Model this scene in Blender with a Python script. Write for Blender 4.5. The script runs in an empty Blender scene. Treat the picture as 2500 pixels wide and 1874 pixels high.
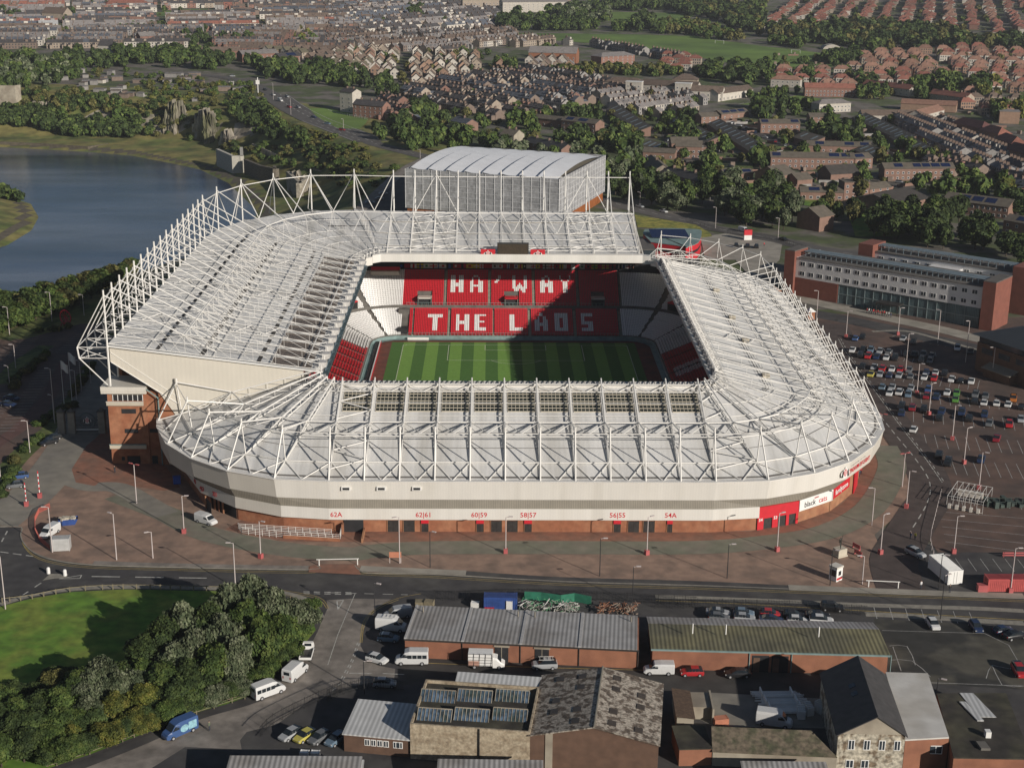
import bpy, bmesh, math, random
import numpy as np
from mathutils import Vector, Matrix
random.seed(7)
R=math.radians
scene=bpy.context.scene
# ---------------------------------------------------------------- camera (solved from the pitch markings)
FPX,TH,PS,RO=3509.24,.302988,.0150412,.0082131
CAM=np.array([-7.219,-368.485,119.566])
_f=np.array([math.sin(PS)*math.cos(TH),math.cos(PS)*math.cos(TH),-math.sin(TH)])
_r=np.array([math.cos(PS),-math.sin(PS),0.]); _u=np.cross(_r,_f)
_r,_u=_r*math.cos(RO)+_u*math.sin(RO),-_r*math.sin(RO)+_u*math.cos(RO)
camd=bpy.data.cameras.new('camera'); camo=bpy.data.objects.new('camera',camd)
scene.collection.objects.link(camo)
camo.matrix_world=Matrix(((_r[0],_u[0],-_f[0],CAM[0]),(_r[1],_u[1],-_f[1],CAM[1]),(_r[2],_u[2],-_f[2],CAM[2]),(0,0,0,1)))
camd.sensor_width=36; camd.lens=FPX/2500*36; camd.clip_start=1; camd.clip_end=20000
scene.camera=camo
# ---------------------------------------------------------------- world, sun, exposure
SUN_EL,SUN_TX,SUN_TY=R(20.0),-.68,.733       # shadows fall towards (SUN_TX,SUN_TY)
w=bpy.data.worlds.new('World'); scene.world=w; w.use_nodes=True
nt=w.node_tree; nt.nodes.clear()
sky=nt.nodes.new('ShaderNodeTexSky'); sky.sky_type='NISHITA'; sky.sun_disc=False
sky.sun_elevation=SUN_EL; sky.sun_rotation=math.atan2(-SUN_TX,-SUN_TY)
sky.air_density=.85; sky.dust_density=.4; sky.ozone_density=1.0
bg=nt.nodes.new('ShaderNodeBackground'); bg.inputs[1].default_value=.05
ow=nt.nodes.new('ShaderNodeOutputWorld'); nt.links.new(sky.outputs[0],bg.inputs[0]); nt.links.new(bg.outputs[0],ow.inputs[0])
sd=bpy.data.lights.new('sun','SUN'); sd.energy=5.0; sd.angle=R(.5); sd.color=(1,.93,.84)
so=bpy.data.objects.new('sun',sd); scene.collection.objects.link(so)
so.rotation_euler=Vector((SUN_TX*math.cos(SUN_EL),SUN_TY*math.cos(SUN_EL),-math.sin(SUN_EL))).to_track_quat('-Z','Y').to_euler()
so.location=(200,-300,200)
scene.view_settings.view_transform='Standard'; scene.view_settings.look='None'; scene.view_settings.exposure=-.12
scene.view_settings.gamma=1
try: scene.cycles.max_bounces=5; scene.cycles.transparent_max_bounces=6; scene.cycles.caustics_reflective=False; scene.cycles.caustics_refractive=False
except Exception: pass
# ---------------------------------------------------------------- measuring helpers
RY0,RSL=600.,.03
def ramp(y): return np.maximum(0,(np.asarray(y,float)-RY0))*RSL
def ray(x,y): return _f+_r*(x-1250)/FPX-_u*(y-937)/FPX
def G(q,z=0.):
    d=ray(*q); t=(z-CAM[2])/d[2]; p=CAM+t*d
    return (float(p[0]),float(p[1]))
def GR(q):
    "point on the plateau or the rising ground behind it"
    d=ray(*q); p=CAM+d*(-CAM[2]/d[2])
    if p[1]>RY0:
        t=(RY0*RSL+CAM[2]-RSL*CAM[1]*-1*0 - 0) if 0 else None
        # z = RSL*(y-RY0) : CZ+t dz = RSL*(CY+t dy-RY0)
        t=(RSL*(CAM[1]-RY0)-CAM[2])/(d[2]-RSL*d[1]); p=CAM+t*d
    return (float(p[0]),float(p[1]))
def VY(q,Y): d=ray(*q); p=CAM+d*(Y-CAM[1])/d[1]; return (float(p[0]),float(p[1]),float(p[2]))
def VX(q,X): d=ray(*q); p=CAM+d*(X-CAM[0])/d[0]; return (float(p[0]),float(p[1]),float(p[2]))
def c1(x,y): return (x/2.4567,y/2.4567)
def c2(x,y): return (800+x/2.4567,y/2.4567)
def c3(x,y): return (1600+x/2.4567,y/2.4567)
def c4(x,y): return (x/2.4567,600+y/2.4567)
def c5(x,y): return (800+x/2.4567,600+y/2.4567)
def c6(x,y): return (1600+x/2.4567,600+y/2.4567)
def b1(x,y): return (x/2.4578,1200+y/2.4578)
def b2(x,y): return (800+x/2.4578,1200+y/2.4578)
def b3(x,y): return (1600+x/2.4578,1200+y/2.4578)
def PX(x,y,z):
    d=np.array([x,y,z],float)-CAM; k=d@_f
    return (1250+FPX*(d@_r)/k,937-FPX*(d@_u)/k)
# ---------------------------------------------------------------- materials
MATS={}
def mat(name,col,rough=.8,var=.12,scale=.6,metal=0.,bump=0.,wave=None,detail=3.,col2=None,spec=None,mixlo=.42,mixhi=.62,coord='Object',randv=0.,stretch=None):
    """Noise-mottled principled surface; wave=(axis,scale,depth) adds sheet ribs or courses; col2 is blotched in."""
    if name in MATS: return MATS[name]
    m=bpy.data.materials.new(name); m.use_nodes=True; n=m.node_tree; b=n.nodes['Principled BSDF']
    b.inputs['Roughness'].default_value=rough; b.inputs['Metallic'].default_value=metal
    if spec is not None: b.inputs['Specular IOR Level'].default_value=spec
    tc=n.nodes.new('ShaderNodeTexCoord'); co=tc.outputs[coord]
    if stretch:
        mp=n.nodes.new('ShaderNodeMapping'); mp.inputs['Scale'].default_value=stretch; n.links.new(co,mp.inputs[0]); cs=mp.outputs[0]
    else: cs=co
    no=n.nodes.new('ShaderNodeTexNoise'); no.inputs['Scale'].default_value=scale; no.inputs['Detail'].default_value=detail; n.links.new(cs,no.inputs['Vector'])
    c=tuple(col)+(1,)
    mr=n.nodes.new('ShaderNodeMapRange'); mr.inputs['From Min'].default_value=.3; mr.inputs['From Max'].default_value=.7
    mr.inputs['To Min'].default_value=1-var; mr.inputs['To Max'].default_value=1+var; n.links.new(no.outputs['Fac'],mr.inputs['Value'])
    base=n.nodes.new('ShaderNodeRGB'); base.outputs[0].default_value=c; src=base.outputs[0]
    if col2 is not None:
        n2=n.nodes.new('ShaderNodeTexNoise'); n2.inputs['Scale'].default_value=scale*.37; n2.inputs['Detail'].default_value=5; n.links.new(cs,n2.inputs['Vector'])
        r2=n.nodes.new('ShaderNodeMapRange'); r2.inputs['From Min'].default_value=mixlo; r2.inputs['From Max'].default_value=mixhi; n.links.new(n2.outputs['Fac'],r2.inputs['Value'])
        mx=n.nodes.new('ShaderNodeMix'); mx.data_type='RGBA'; n.links.new(r2.outputs[0],mx.inputs['Factor']); n.links.new(src,mx.inputs['A']); mx.inputs['B'].default_value=tuple(col2)+(1,); src=mx.outputs['Result']
    hs=n.nodes.new('ShaderNodeHueSaturation'); n.links.new(src,hs.inputs['Color']); val=mr.outputs[0]
    if randv:
        oi=n.nodes.new('ShaderNodeObjectInfo'); rr=n.nodes.new('ShaderNodeMapRange'); rr.inputs['To Min'].default_value=1-randv; rr.inputs['To Max'].default_value=1+randv
        n.links.new(oi.outputs['Random'],rr.inputs['Value']); mu=n.nodes.new('ShaderNodeMath'); mu.operation='MULTIPLY'; n.links.new(val,mu.inputs[0]); n.links.new(rr.outputs[0],mu.inputs[1]); val=mu.outputs[0]
    if wave:
        ax,ws,dep=wave
        wv=n.nodes.new('ShaderNodeTexWave'); wv.bands_direction=ax; wv.inputs['Scale'].default_value=ws; wv.inputs['Distortion'].default_value=.0
        n.links.new(co,wv.inputs['Vector'])
        r3=n.nodes.new('ShaderNodeMapRange'); r3.inputs['To Min'].default_value=1-dep; r3.inputs['To Max'].default_value=1+dep*.3; n.links.new(wv.outputs['Fac'],r3.inputs['Value'])
        mu=n.nodes.new('ShaderNodeMath'); mu.operation='MULTIPLY'; n.links.new(val,mu.inputs[0]); n.links.new(r3.outputs[0],mu.inputs[1]); val=mu.outputs[0]
    n.links.new(val,hs.inputs['Value']); n.links.new(hs.outputs[0],b.inputs['Base Color'])
    if bump:
        bp=n.nodes.new('ShaderNodeBump'); bp.inputs['Strength'].default_value=.6; bp.inputs['Distance'].default_value=bump; n.links.new(no.outputs['Fac'],bp.inputs['Height']); n.links.new(bp.outputs[0],b.inputs['Normal'])
    MATS[name]=m; return m
# ---------------------------------------------------------------- mesh builder
class MB:
    def __init__(s): s.v=[]; s.f=[]; s.m=[]
    def add(s,vs,fs,m=0):
        o=len(s.v); s.v.extend(vs); s.f.extend([tuple(i+o for i in f) for f in fs]); s.m.extend([m]*len(fs)); return s
    def box(s,x0,x1,y0,y1,z0,z1,m=0,rz=0.,c=(0,0)):
        vs=[(x,y,z) for z in (z0,z1) for x,y in ((x0,y0),(x1,y0),(x1,y1),(x0,y1))]
        if rz or c!=(0,0):
            a,b=math.cos(rz),math.sin(rz); vs=[(x*a-y*b+c[0],x*b+y*a+c[1],z) for x,y,z in vs]
        return s.add(vs,[(3,2,1,0),(4,5,6,7),(0,1,5,4),(1,2,6,5),(2,3,7,6),(3,0,4,7)],m)
    def tube(s,a,b,r,m=0,n=5,r2=None):
        a=Vector(a);b=Vector(b);d=b-a
        if d.length<1e-6: return s
        d.normalize(); x=d.orthogonal().normalized(); y=d.cross(x); r2=r if r2 is None else r2
        vs=[]
        for p,rr in ((a,r),(b,r2)):
            for i in range(n):
                t=2*math.pi*i/n; vs.append(tuple(p+(x*math.cos(t)+y*math.sin(t))*rr))
        fs=[(i,(i+1)%n,n+(i+1)%n,n+i) for i in range(n)]+[tuple(range(n-1,-1,-1)),tuple(range(n,2*n))]
        return s.add(vs,fs,m)
    def path(s,ps,r,m=0,n=5):
        for a,b in zip(ps[:-1],ps[1:]): s.tube(a,b,r,m,n)
        return s
    def face(s,ps,m=0): return s.add([tuple(p) for p in ps],[tuple(range(len(ps)))],m)
    def prism(s,ps,z0,z1,m=0,mtop=None):
        n=len(ps); a=sum(ps[i][0]*ps[(i+1)%n][1]-ps[(i+1)%n][0]*ps[i][1] for i in range(n))
        if a<0: ps=ps[::-1]
        vs=[(p[0],p[1],z0) for p in ps]+[(p[0],p[1],z1) for p in ps]
        s.add(vs,[tuple(range(n-1,-1,-1))]+[(i,(i+1)%n,n+(i+1)%n,n+i) for i in range(n)],m)
        return s.add(vs[n:],[tuple(range(n))],m if mtop is None else mtop)
    def slab(s,a,b,c,d,t,m=0):
        "thick quad: four corners, thickness t downwards"
        vs=[tuple(p) for p in (a,b,c,d)]; lo=[(p[0],p[1],p[2]-t) for p in vs]
        return s.add(vs+lo,[(0,1,2,3),(7,6,5,4),(0,4,5,1),(1,5,6,2),(2,6,7,3),(3,7,4,0)],m)
    def wall(s,a,b,z0,z1,t=.3,m=0):
        "upright slab along a-b (2D), thickness t to the left of a->b"
        dx,dy=b[0]-a[0],b[1]-a[1]; L=math.hypot(dx,dy) or 1; nx,ny=-dy/L*t,dx/L*t
        return s.prism([a,b,(b[0]+nx,b[1]+ny),(a[0]+nx,a[1]+ny)],z0,z1,m)
    def build(s,name,mats,parent=None,smooth=False,loc=None,rz=0.):
        me=bpy.data.meshes.new(name); me.from_pydata(s.v,[],s.f)
        if not isinstance(mats,(list,tuple)): mats=[mats]
        for x in mats: me.materials.append(x)
        if len(mats)>1: me.polygons.foreach_set('material_index',s.m)
        if smooth: me.polygons.foreach_set('use_smooth',[True]*len(me.polygons))
        me.update()
        o=bpy.data.objects.new(name,me); scene.collection.objects.link(o)
        if parent is not None: o.parent=parent
        if loc is not None: o.location=loc
        if rz: o.rotation_euler.z=rz
        return o
def tag(o,label=None,cat=None,group=None,kind=None):
    if label: o['label']=label
    if cat: o['category']=cat
    if group: o['group']=group
    if kind: o['kind']=kind
    return o
def empty(name,loc=(0,0,0),rz=0.,label=None,cat=None,group=None):
    o=bpy.data.objects.new(name,None); scene.collection.objects.link(o); o.location=loc; o.rotation_euler.z=rz; o.empty_display_size=.5
    return tag(o,label,cat,group)
def copy_tree(o,parent=None):
    c=o.copy(); scene.collection.objects.link(c)
    if parent is not None: c.parent=parent
    for ch in list(KIDS.get(o.name,o.children)): copy_tree(ch,c)
    return c
KIDS={}
def text_obj(s,size,loc,mats,parent,name='lettering',rx=math.pi/2,rz=0.,ext=.02,align='CENTER',shear=0.,bold=0.):
    cu=bpy.data.curves.new(name,'FONT'); cu.body=s; cu.size=size; cu.extrude=ext; cu.align_x=align; cu.align_y='CENTER'; cu.resolution_u=2; cu.shear=shear; cu.offset=bold
    t=bpy.data.objects.new('tmp_text',cu); scene.collection.objects.link(t)
    dg=bpy.context.evaluated_depsgraph_get(); me=bpy.data.meshes.new_from_object(t.evaluated_get(dg)); bpy.data.objects.remove(t); bpy.data.curves.remove(cu)
    me.name=name; me.materials.clear(); me.materials.append(mats)
    o=bpy.data.objects.new(name,me); scene.collection.objects.link(o); o.parent=parent; o.location=loc; o.rotation_euler=(rx,0,rz); return o
ORD=['first','second','third','fourth','fifth','sixth','seventh','eighth','ninth','tenth','eleventh','twelfth','thirteenth','fourteenth','fifteenth','sixteenth','seventeenth','eighteenth','nineteenth','twentieth']+['twenty-'+x for x in ('first','second','third','fourth','fifth','sixth','seventh','eighth','ninth')]+['thirtieth']+['thirty-'+x for x in ('first','second','third','fourth','fifth','sixth','seventh','eighth','ninth')]+['fortieth']
# ================================================================ terrain, water, roads
RIVER=[G(p,-25) for p in [(-420,342),(0,356),(215,368),(330,378),(420,395),(500,412),(570,445),(640,510),(640,560),(560,600),(400,650),(200,715),(0,790),(-400,900),(-400,690),(-60,610),(0,598),(60,562),(78,530),(60,498),(0,478),(-400,430)]]
ROADL=[GR(p) for p in [c1(880,440),c1(1180,450),c1(1500,500),c1(1640,570),c1(1740,640),c1(1850,700),c1(2010,765),c1(2211,842),c2(300,868),c2(600,945)]]
def line_dist(X,Y,L):
    d=np.full(np.shape(X),1e9)
    for (x1,y1),(x2,y2) in zip(L[:-1],L[1:]):
        ex,ey=x2-x1,y2-y1; t=np.clip(((X-x1)*ex+(Y-y1)*ey)/(ex*ex+ey*ey),0,1); d=np.minimum(d,np.hypot(X-x1-t*ex,Y-y1-t*ey))
    return d
def poly_dist(X,Y,poly):
    "signed distance to polygon (negative inside), numpy"
    d=np.full(X.shape,1e9); ins=np.zeros(X.shape,bool); n=len(poly)
    for i in range(n):
        x1,y1=poly[i]; x2,y2=poly[(i+1)%n]; ex,ey=x2-x1,y2-y1; L=ex*ex+ey*ey
        t=np.clip(((X-x1)*ex+(Y-y1)*ey)/L,0,1); d=np.minimum(d,np.hypot(X-x1-t*ex,Y-y1-t*ey))
        c=((y1>Y)!=(y2>Y))&(X<(x2-x1)*(Y-y1)/((y2-y1) or 1e-9)+x1); ins^=c
    return np.where(ins,-d,d)
def vnoise(x,y,s,seed=0):
    x=np.asarray(x)/s+seed*17.3; y=np.asarray(y)/s-seed*9.1
    return (np.sin(x*1.7+1.3*np.sin(y*1.1+seed))*np.cos(y*1.9+1.1*np.sin(x*.9))+.5*np.sin(x*3.7+y*2.9+seed)*np.cos(y*4.1-x*1.7))/1.5
def terrain(X,Y):
    X=np.asarray(X,float); Y=np.asarray(Y,float)
    d=poly_dist(X,Y,RIVER); z0=ramp(Y)
    far=Y>430
    w=np.where(far,np.where(X<-250,75.,95.),70.)
    st=np.where(far,22.,6.)
    t=np.clip((d-st)/w,0,1); t=t*t*(3-2*t)
    # cliff steps on the far bank
    cl=far&(X>-330)&(X<-150); t=np.where(cl,np.clip(t*.55+.45*np.clip((d-52)/9,0,1),0,1),t)
    dr=line_dist(X,Y,ROADL); t=np.maximum(t,np.clip(1-(dr-16)/45,0,1)*(d>0))
    lo=-24+np.clip(d/12,0,1)*1.6
    z=lo+(z0-lo)*t
    nz=vnoise(X,Y,26,1)*2.6+vnoise(X,Y,9,2)*1.0
    z=z+nz*np.sin(np.pi*np.clip(t,0,1))*1.2
    z=np.where((X<-232)&(Y<470)&(Y>150)&(d>0)&(X<-236),np.minimum(z,-23.6+np.clip(d,0,20)*.25),z)
    z=np.where(d<0,np.maximum(-27,-24.2+d*.3),z)
    return z,d
def hz(x,y): return float(terrain(np.array([x]),np.array([y]))[0][0])
def GT(q,zadd=0.):
    "march the view ray onto the terrain"
    d=ray(*q); t0=200.; step=6.; t=t0
    ts=np.arange(150,3600,4.); P=CAM[None]+ts[:,None]*d[None]
    z=terrain(P[:,0],P[:,1])[0]+zadd; k=np.argmax(P[:,2]<z)
    if P[k,2]>=z[k]: k=len(ts)-1
    return (float(P[k,0]),float(P[k,1]),float(z[k]-zadd))
m_earth=mat('rough_grassland',(.20,.175,.055),.95,.45,.12,col2=(.10,.13,.03),bump=.6,detail=9)
m_hill=MATS['rough_grassland']
def grid_mesh(name,xs,ys,mats,fn=None,split=None):
    XX,YY=np.meshgrid(xs,ys); ZZ,DD=terrain(XX,YY); nx,ny=len(xs),len(ys)
    v=np.stack([XX.ravel(),YY.ravel(),ZZ.ravel()],1)
    i=np.arange(nx-1)[None]+np.arange(ny-1)[:,None]*nx; f=np.stack([i,i+1,i+nx+1,i+nx],-1).reshape(-1,4)
    me=bpy.data.meshes.new(name); me.from_pydata(v.tolist(),[],f.tolist())
    for m in mats: me.materials.append(m)
    me.polygons.foreach_set('use_smooth',[True]*len(me.polygons))
    if fn is not None:
        c=v[f].mean(1); me.polygons.foreach_set('material_index',fn(c[:,0],c[:,1],c[:,2]).astype(int).tolist())
    me.update(); o=bpy.data.objects.new(name,me); scene.collection.objects.link(o); return o
m_town=mat('town_ground',(.14,.125,.105),.95,.35,.12,col2=(.07,.09,.03),detail=9,mixlo=.46,mixhi=.54)
m_rock=mat('cliff_limestone',(.34,.30,.24),.95,.5,.12,bump=1.2,detail=8,col2=(.10,.10,.05),mixlo=.45,mixhi=.6)
m_mud=mat('mud_bank',(.10,.085,.06),.95,.3,.3)
def ground_idx(x,y,z):
    d=poly_dist(x,y,RIVER); idx=np.zeros(len(x))
    idx[(d>125)&(y>520)]=1
    idx[(d>120)&(y<=520)]=1
    cl=(y>480)&(x>-330)&(x<-150)&(d>50)&(d<62)&(vnoise(x,y,22,5)>-.15); idx[cl]=2
    idx[(d>0)&(d<5)]=3
    return idx
xs=np.concatenate([np.arange(-1500,-420,30),np.arange(-420,-60,5),np.arange(-60,1600,40)])
ys=np.concatenate([np.arange(-430,0,43),np.arange(0,820,5),np.arange(820,3300,40)]); ys=np.unique(np.concatenate([ys,[600.]]))
tag(grid_mesh('ground',xs,ys,[m_earth,m_town,m_rock,m_mud],ground_idx),kind='structure')
# far ground out to the horizon
fg=MB(); fg.face([(-9000,3260,79.8),(9000,3260,79.8),(9000,12000,79.8),(-9000,12000,79.8)]); fg.face([(1560,-400,-.3),(9000,-400,-.3),(9000,3260,79.8),(1560,3260,79.5)]); fg.face([(-9000,-400,-1),(-1500,-400,-1),(-1500,3260,79.5),(-9000,3260,79.8)])
tag(fg.build('far_ground',m_town),kind='structure')
m_water=mat('river_water',(.02,.035,.075),.14,.5,.012,detail=5,col2=(.15,.16,.19),mixlo=.42,mixhi=.68,spec=.6,stretch=(1,3.5,1))  # pale blotches put the sky's reflection into the water colour
_n=m_water.node_tree; _b=_n.nodes['Principled BSDF']; _nn=_n.nodes.new('ShaderNodeTexNoise'); _nn.inputs['Scale'].default_value=.9; _nn.inputs['Detail'].default_value=6
_tc=[x for x in _n.nodes if x.type=='TEX_COORD'][0]; _n.links.new(_tc.outputs['Object'],_nn.inputs['Vector']); _bp=_n.nodes.new('ShaderNodeBump'); _bp.inputs['Strength'].default_value=.35; _bp.inputs['Distance'].default_value=.25
_n.links.new(_nn.outputs['Fac'],_bp.inputs['Height']); _n.links.new(_bp.outputs[0],_b.inputs['Normal'])
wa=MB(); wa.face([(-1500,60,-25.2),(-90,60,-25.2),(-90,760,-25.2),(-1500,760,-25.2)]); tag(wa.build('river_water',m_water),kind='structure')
# ---- flat sheets laid over the plateau; every sheet a few mm to cm above the one below
LIFT=[.0]
def sheet(name,pts,m,lift=.02,kind='structure',px=True,label=None,cat=None):
    ps=[(GR(p) if px else p) for p in pts]
    bm=bmesh.new(); vs=[bm.verts.new((x,y,0)) for x,y in ps]; bm.faces.new(vs); bm.normal_update()
    ys_=[p[1] for p in ps]
    if min(ys_)<RY0<max(ys_): bmesh.ops.bisect_plane(bm,geom=bm.verts[:]+bm.edges[:]+bm.faces[:],plane_co=(0,RY0,0),plane_no=(0,1,0))
    bmesh.ops.triangulate(bm,faces=bm.faces[:],ngon_method='EAR_CLIP')
    for v in bm.verts: v.co.z=float(ramp(v.co.y))+lift
    for f in bm.faces:
        if f.normal.z<0: f.normal_flip()
    me=bpy.data.meshes.new(name); bm.to_mesh(me); bm.free(); me.materials.append(m)
    o=bpy.data.objects.new(name,me); scene.collection.objects.link(o); return tag(o,label,cat,kind=kind)
def smooth_line(ps,k=6):
    out=[]; n=len(ps)
    for i in range(n-1):
        p0=np.array(ps[max(i-1,0)]);p1=np.array(ps[i]);p2=np.array(ps[i+1]);p3=np.array(ps[min(i+2,n-1)])
        for j in range(k):
            t=j/k; out.append(tuple(.5*((2*p1)+(-p0+p2)*t+(2*p0-5*p1+4*p2-p3)*t*t+(-p0+3*p1-3*p2+p3)*t**3)))
    out.append(tuple(map(float,ps[-1]))); return out
def strip_pts(line,w):
    L=[];Rr=[]; n=len(line)
    for i in range(n):
        a=np.array(line[max(i-1,0)]);b=np.array(line[min(i+1,n-1)]);d=b-a;d=d/(np.hypot(*d) or 1);nn=np.array([-d[1],d[0]])*w/2
        L.append(tuple(np.array(line[i])+nn));Rr.append(tuple(np.array(line[i])-nn))
    return L,Rr
def strip(mb,line,w,lift,m=0,terr=False):
    L,Rr=strip_pts(line,w)
    z=[(hz(*p) if terr else float(ramp(p[1])))+lift for p in line]
    z=[q+i*.0008 for i,q in enumerate(z)]
    for i in range(len(line)-1):
        mb.face([(*Rr[i],z[i]),(*Rr[i+1],z[i+1]),(*L[i+1],z[i+1]),(*L[i],z[i])],m)
def dashes(mb,line,w,lift,on,off,m=0):
    acc=0; 
    for a,b in zip(line[:-1],line[1:]):
        a=np.array(a);b=np.array(b);L=np.hypot(*(b-a)); d=(b-a)/(L or 1); s=0
        while s<L:
            ph=acc%(on+off); 
            if ph<on: e=min(L,s+on-ph); strip(mb,[tuple(a+d*s),tuple(a+d*e)],w,lift,m)
            else: e=min(L,s+on+off-ph)
            e=max(e,s+.01); acc+=e-s; s=e
# ================================================================ STADIUM
m_roof=mat('white_roof_sheet',(.70,.69,.665),.55,.07,.25,col2=(.52,.505,.47),wave=('X',.3,.035),detail=6,mixlo=.45,mixhi=.7,stretch=(2.4,.16,.16))
m_roofw=mat('white_roof_sheet_west',(.72,.71,.68),.55,.07,.25,col2=(.56,.545,.51),wave=('Y',.3,.035),detail=6,mixlo=.45,mixhi=.7,stretch=(.16,2.4,.16))
m_fascia=mat('cream_cladding',(.70,.675,.625),.5,.05,.3,wave=('X',.55,.025),stretch=(1.6,1.6,.10),col2=(.60,.57,.51),mixlo=.5,mixhi=.8)
m_fasciaf=mat('cream_cladding_flat',(.62,.585,.52),.5,.04,.3,wave=('X',.5,.02))
m_steel=mat('white_steel_tube',(.74,.72,.68),.4,.05,.8)
m_brick=mat('red_brick',(.30,.115,.058),.85,.16,.9,col2=(.36,.16,.085),wave=('Z',3.4,.14),detail=5)
m_brickl=mat('pale_banded_brick',(.38,.19,.10),.85,.12,.8,col2=(.30,.13,.07),wave=('Z',3.4,.2))
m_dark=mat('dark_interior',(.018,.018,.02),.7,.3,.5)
m_door=mat('dark_steel_door',(.035,.032,.03),.5,.3,2.)
m_grey=mat('grey_ribbed_sheet',(.26,.235,.19),.6,.08,.5,wave=('X',.85,.3))
m_conc=mat('concrete_terrace',(.14,.13,.115),.9,.2,.5)
m_teal=mat('teal_grey_wall',(.19,.27,.26),.7,.2,.6)
m_red=mat('red_paint',(.55,.018,.03),.5,.06,.8)
m_white=mat('white_paint',(.78,.77,.74),.5,.04,.8)
m_black=mat('black_paint',(.02,.02,.02),.5,.1,.8)
m_seatr=mat('red_seat_plastic',(.50,.012,.022),.4,.15,3.)
m_seatw=mat('white_seat_plastic',(.72,.71,.69),.4,.08,3.)
m_sky1=mat('brown_rooflight_glass',(.085,.06,.045),.25,.2,.5)
m_sky2=mat('dark_rooflight_glass',(.03,.035,.028),.2,.35,.12)  # both rooflight glasses are opaque; the darkness beneath is painted into them
m_mull=mat('rooflight_bar',(.50,.45,.36),.6,.08,.5)
ST=empty('stadium',(0,0,0),0,'huge white roofed football stadium with masts around a striped pitch','stadium')
def part(mb,name,mats,parent=None,label=None,smooth=False,kind=None):
    o=mb.build(name,mats,ST if parent is None else parent,smooth)
    return tag(o,label,kind=kind)
S_X=[-40.8+7.3*k for k in range(12)]
def zE(y): return (y+49)/120.*1.2
# frames: (A eave xy, zA, I inner xy, zI, mast top z, type)
low=[]
for A,I in [((-84.4,-52.2),(-46.2,-51.5)),((-78.8,-67.7),(-46.0,-53.5)),((-71.8,-76.8),(-45.3,-55.5)),((-62.7,-84.3),(-44.2,-56.7)),((-52.2,-89.0),(-42.6,-57.3))]:
    low.append((A,11.3,I,22.2,20.8))
for x in S_X: low.append(((x,-90.2),11.3,(x,-57.5),22.2,20.8))
for A,I in [((50.6,-89.3),(41.0,-57.3)),((61.2,-84.8),(42.4,-56.6)),((70.1,-77.7),(43.4,-55.3)),((77.6,-67.5),(43.9,-53.5)),((82.6,-57.),(44.0,-51.5))]:
    low.append((A,11.3,I,22.3,20.9))
EY=[-48.5+7.33*j for j in range(17)]
for j,y in enumerate(EY):
    dz=zE(y); low.append(((84.6,y),11.3+dz,(44.0-.012*(y+48)*.3,min(y,52)-1.5 if y<52 else 52+(y-52)*.25),22.4+(y+48)*.022,20.9+dz))
for A,zA,I,zm in [((82.4,81.5),13.2,(43.2,58.5),23.2),((77.5,91.),13.4,(43,59.2),23.6),((70,98.5),13.6,(42.4,59.8),24.),((60.5,104.5),13.8,(41.6,60.3),24.6),((50.,106.),14.,(40.6,60.5),25.2)]:
    low.append((A,zA,I,24.8,zm))
def frame(mb,A,zA,I,zI,prof,r=.17,nb=6):
    A=np.array(A);I=np.array(I);L=np.hypot(*(I-A));u=(I-A)/L
    def p(d,z): q=A+u*d; return (float(q[0]),float(q[1]),float(z))
    def rf(d): return zA+(zI-zA)*d/L
    M,H,Bd=prof['M'],prof['H'],prof['B']
    B=p(Bd,rf(Bd)+.35); Mp=p(*M); Hp=p(*H); Ap=p(0,zA+.2); Ip=p(L-.3,zI+1.6)
    mb.tube(Ap,Mp,r*1.25); mb.tube(B,Mp,r); mb.tube(Mp,Hp,r*1.25); mb.tube((Mp[0],Mp[1],Mp[2]-.3),(Mp[0],Mp[1],Mp[2]+prof.get('cap',.9)),r*1.5,n=6)
    mb.tube(p(.2,zA+.35),p(L-.2,zI+.35),r*1.0); mb.tube(Hp,Ip,r*1.25)
    mb.tube(p(L-.3,zI),Ip,r)
    # lattice from B up to the hub, and between hub and inner edge
    k=5; prev=B
    for i in range(1,k+1):
        t=i/k; q=tuple(B[j]+(Hp[j]-B[j])*t for j in range(3)); d=Bd+(H[0]-Bd)*t
        mb.tube(prev,q,r*.75,n=4); lo=p(d-.9,rf(d-.9)+.45)
        mb.tube(q,lo,r*.38,n=4); mb.tube(prev,lo,r*.38,n=4); prev=q
    for f in (.45,.7): d=Bd+(H[0]-Bd)*f; mb.tube(Hp,p(d,rf(d)+.4),r*.45,n=4)
    prevb=p(H[0],rf(H[0])+.4); mb.tube(Hp,prevb,r*.5,n=4); prevt=Hp
    for i in range(1,nb+1):
        d=H[0]+(L-.3-H[0])*i/nb; b=p(d,rf(d)+.4); t=tuple(Hp[j]+(Ip[j]-Hp[j])*i/nb for j in range(3))
        mb.tube(t,b,r*.42,n=4); mb.tube(prevt,b,r*.42,n=4); prevt=t
    return dict(A=Ap,B=B,M=Mp,H=Hp,I=Ip,p=p,rf=rf,L=L)
def tie(mb,a,b,r=.13,n=4): mb.tube(a,b,r,0,n)
def mid(a,b,t=.5): return tuple(a[i]+(b[i]-a[i])*t for i in range(3))
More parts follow.
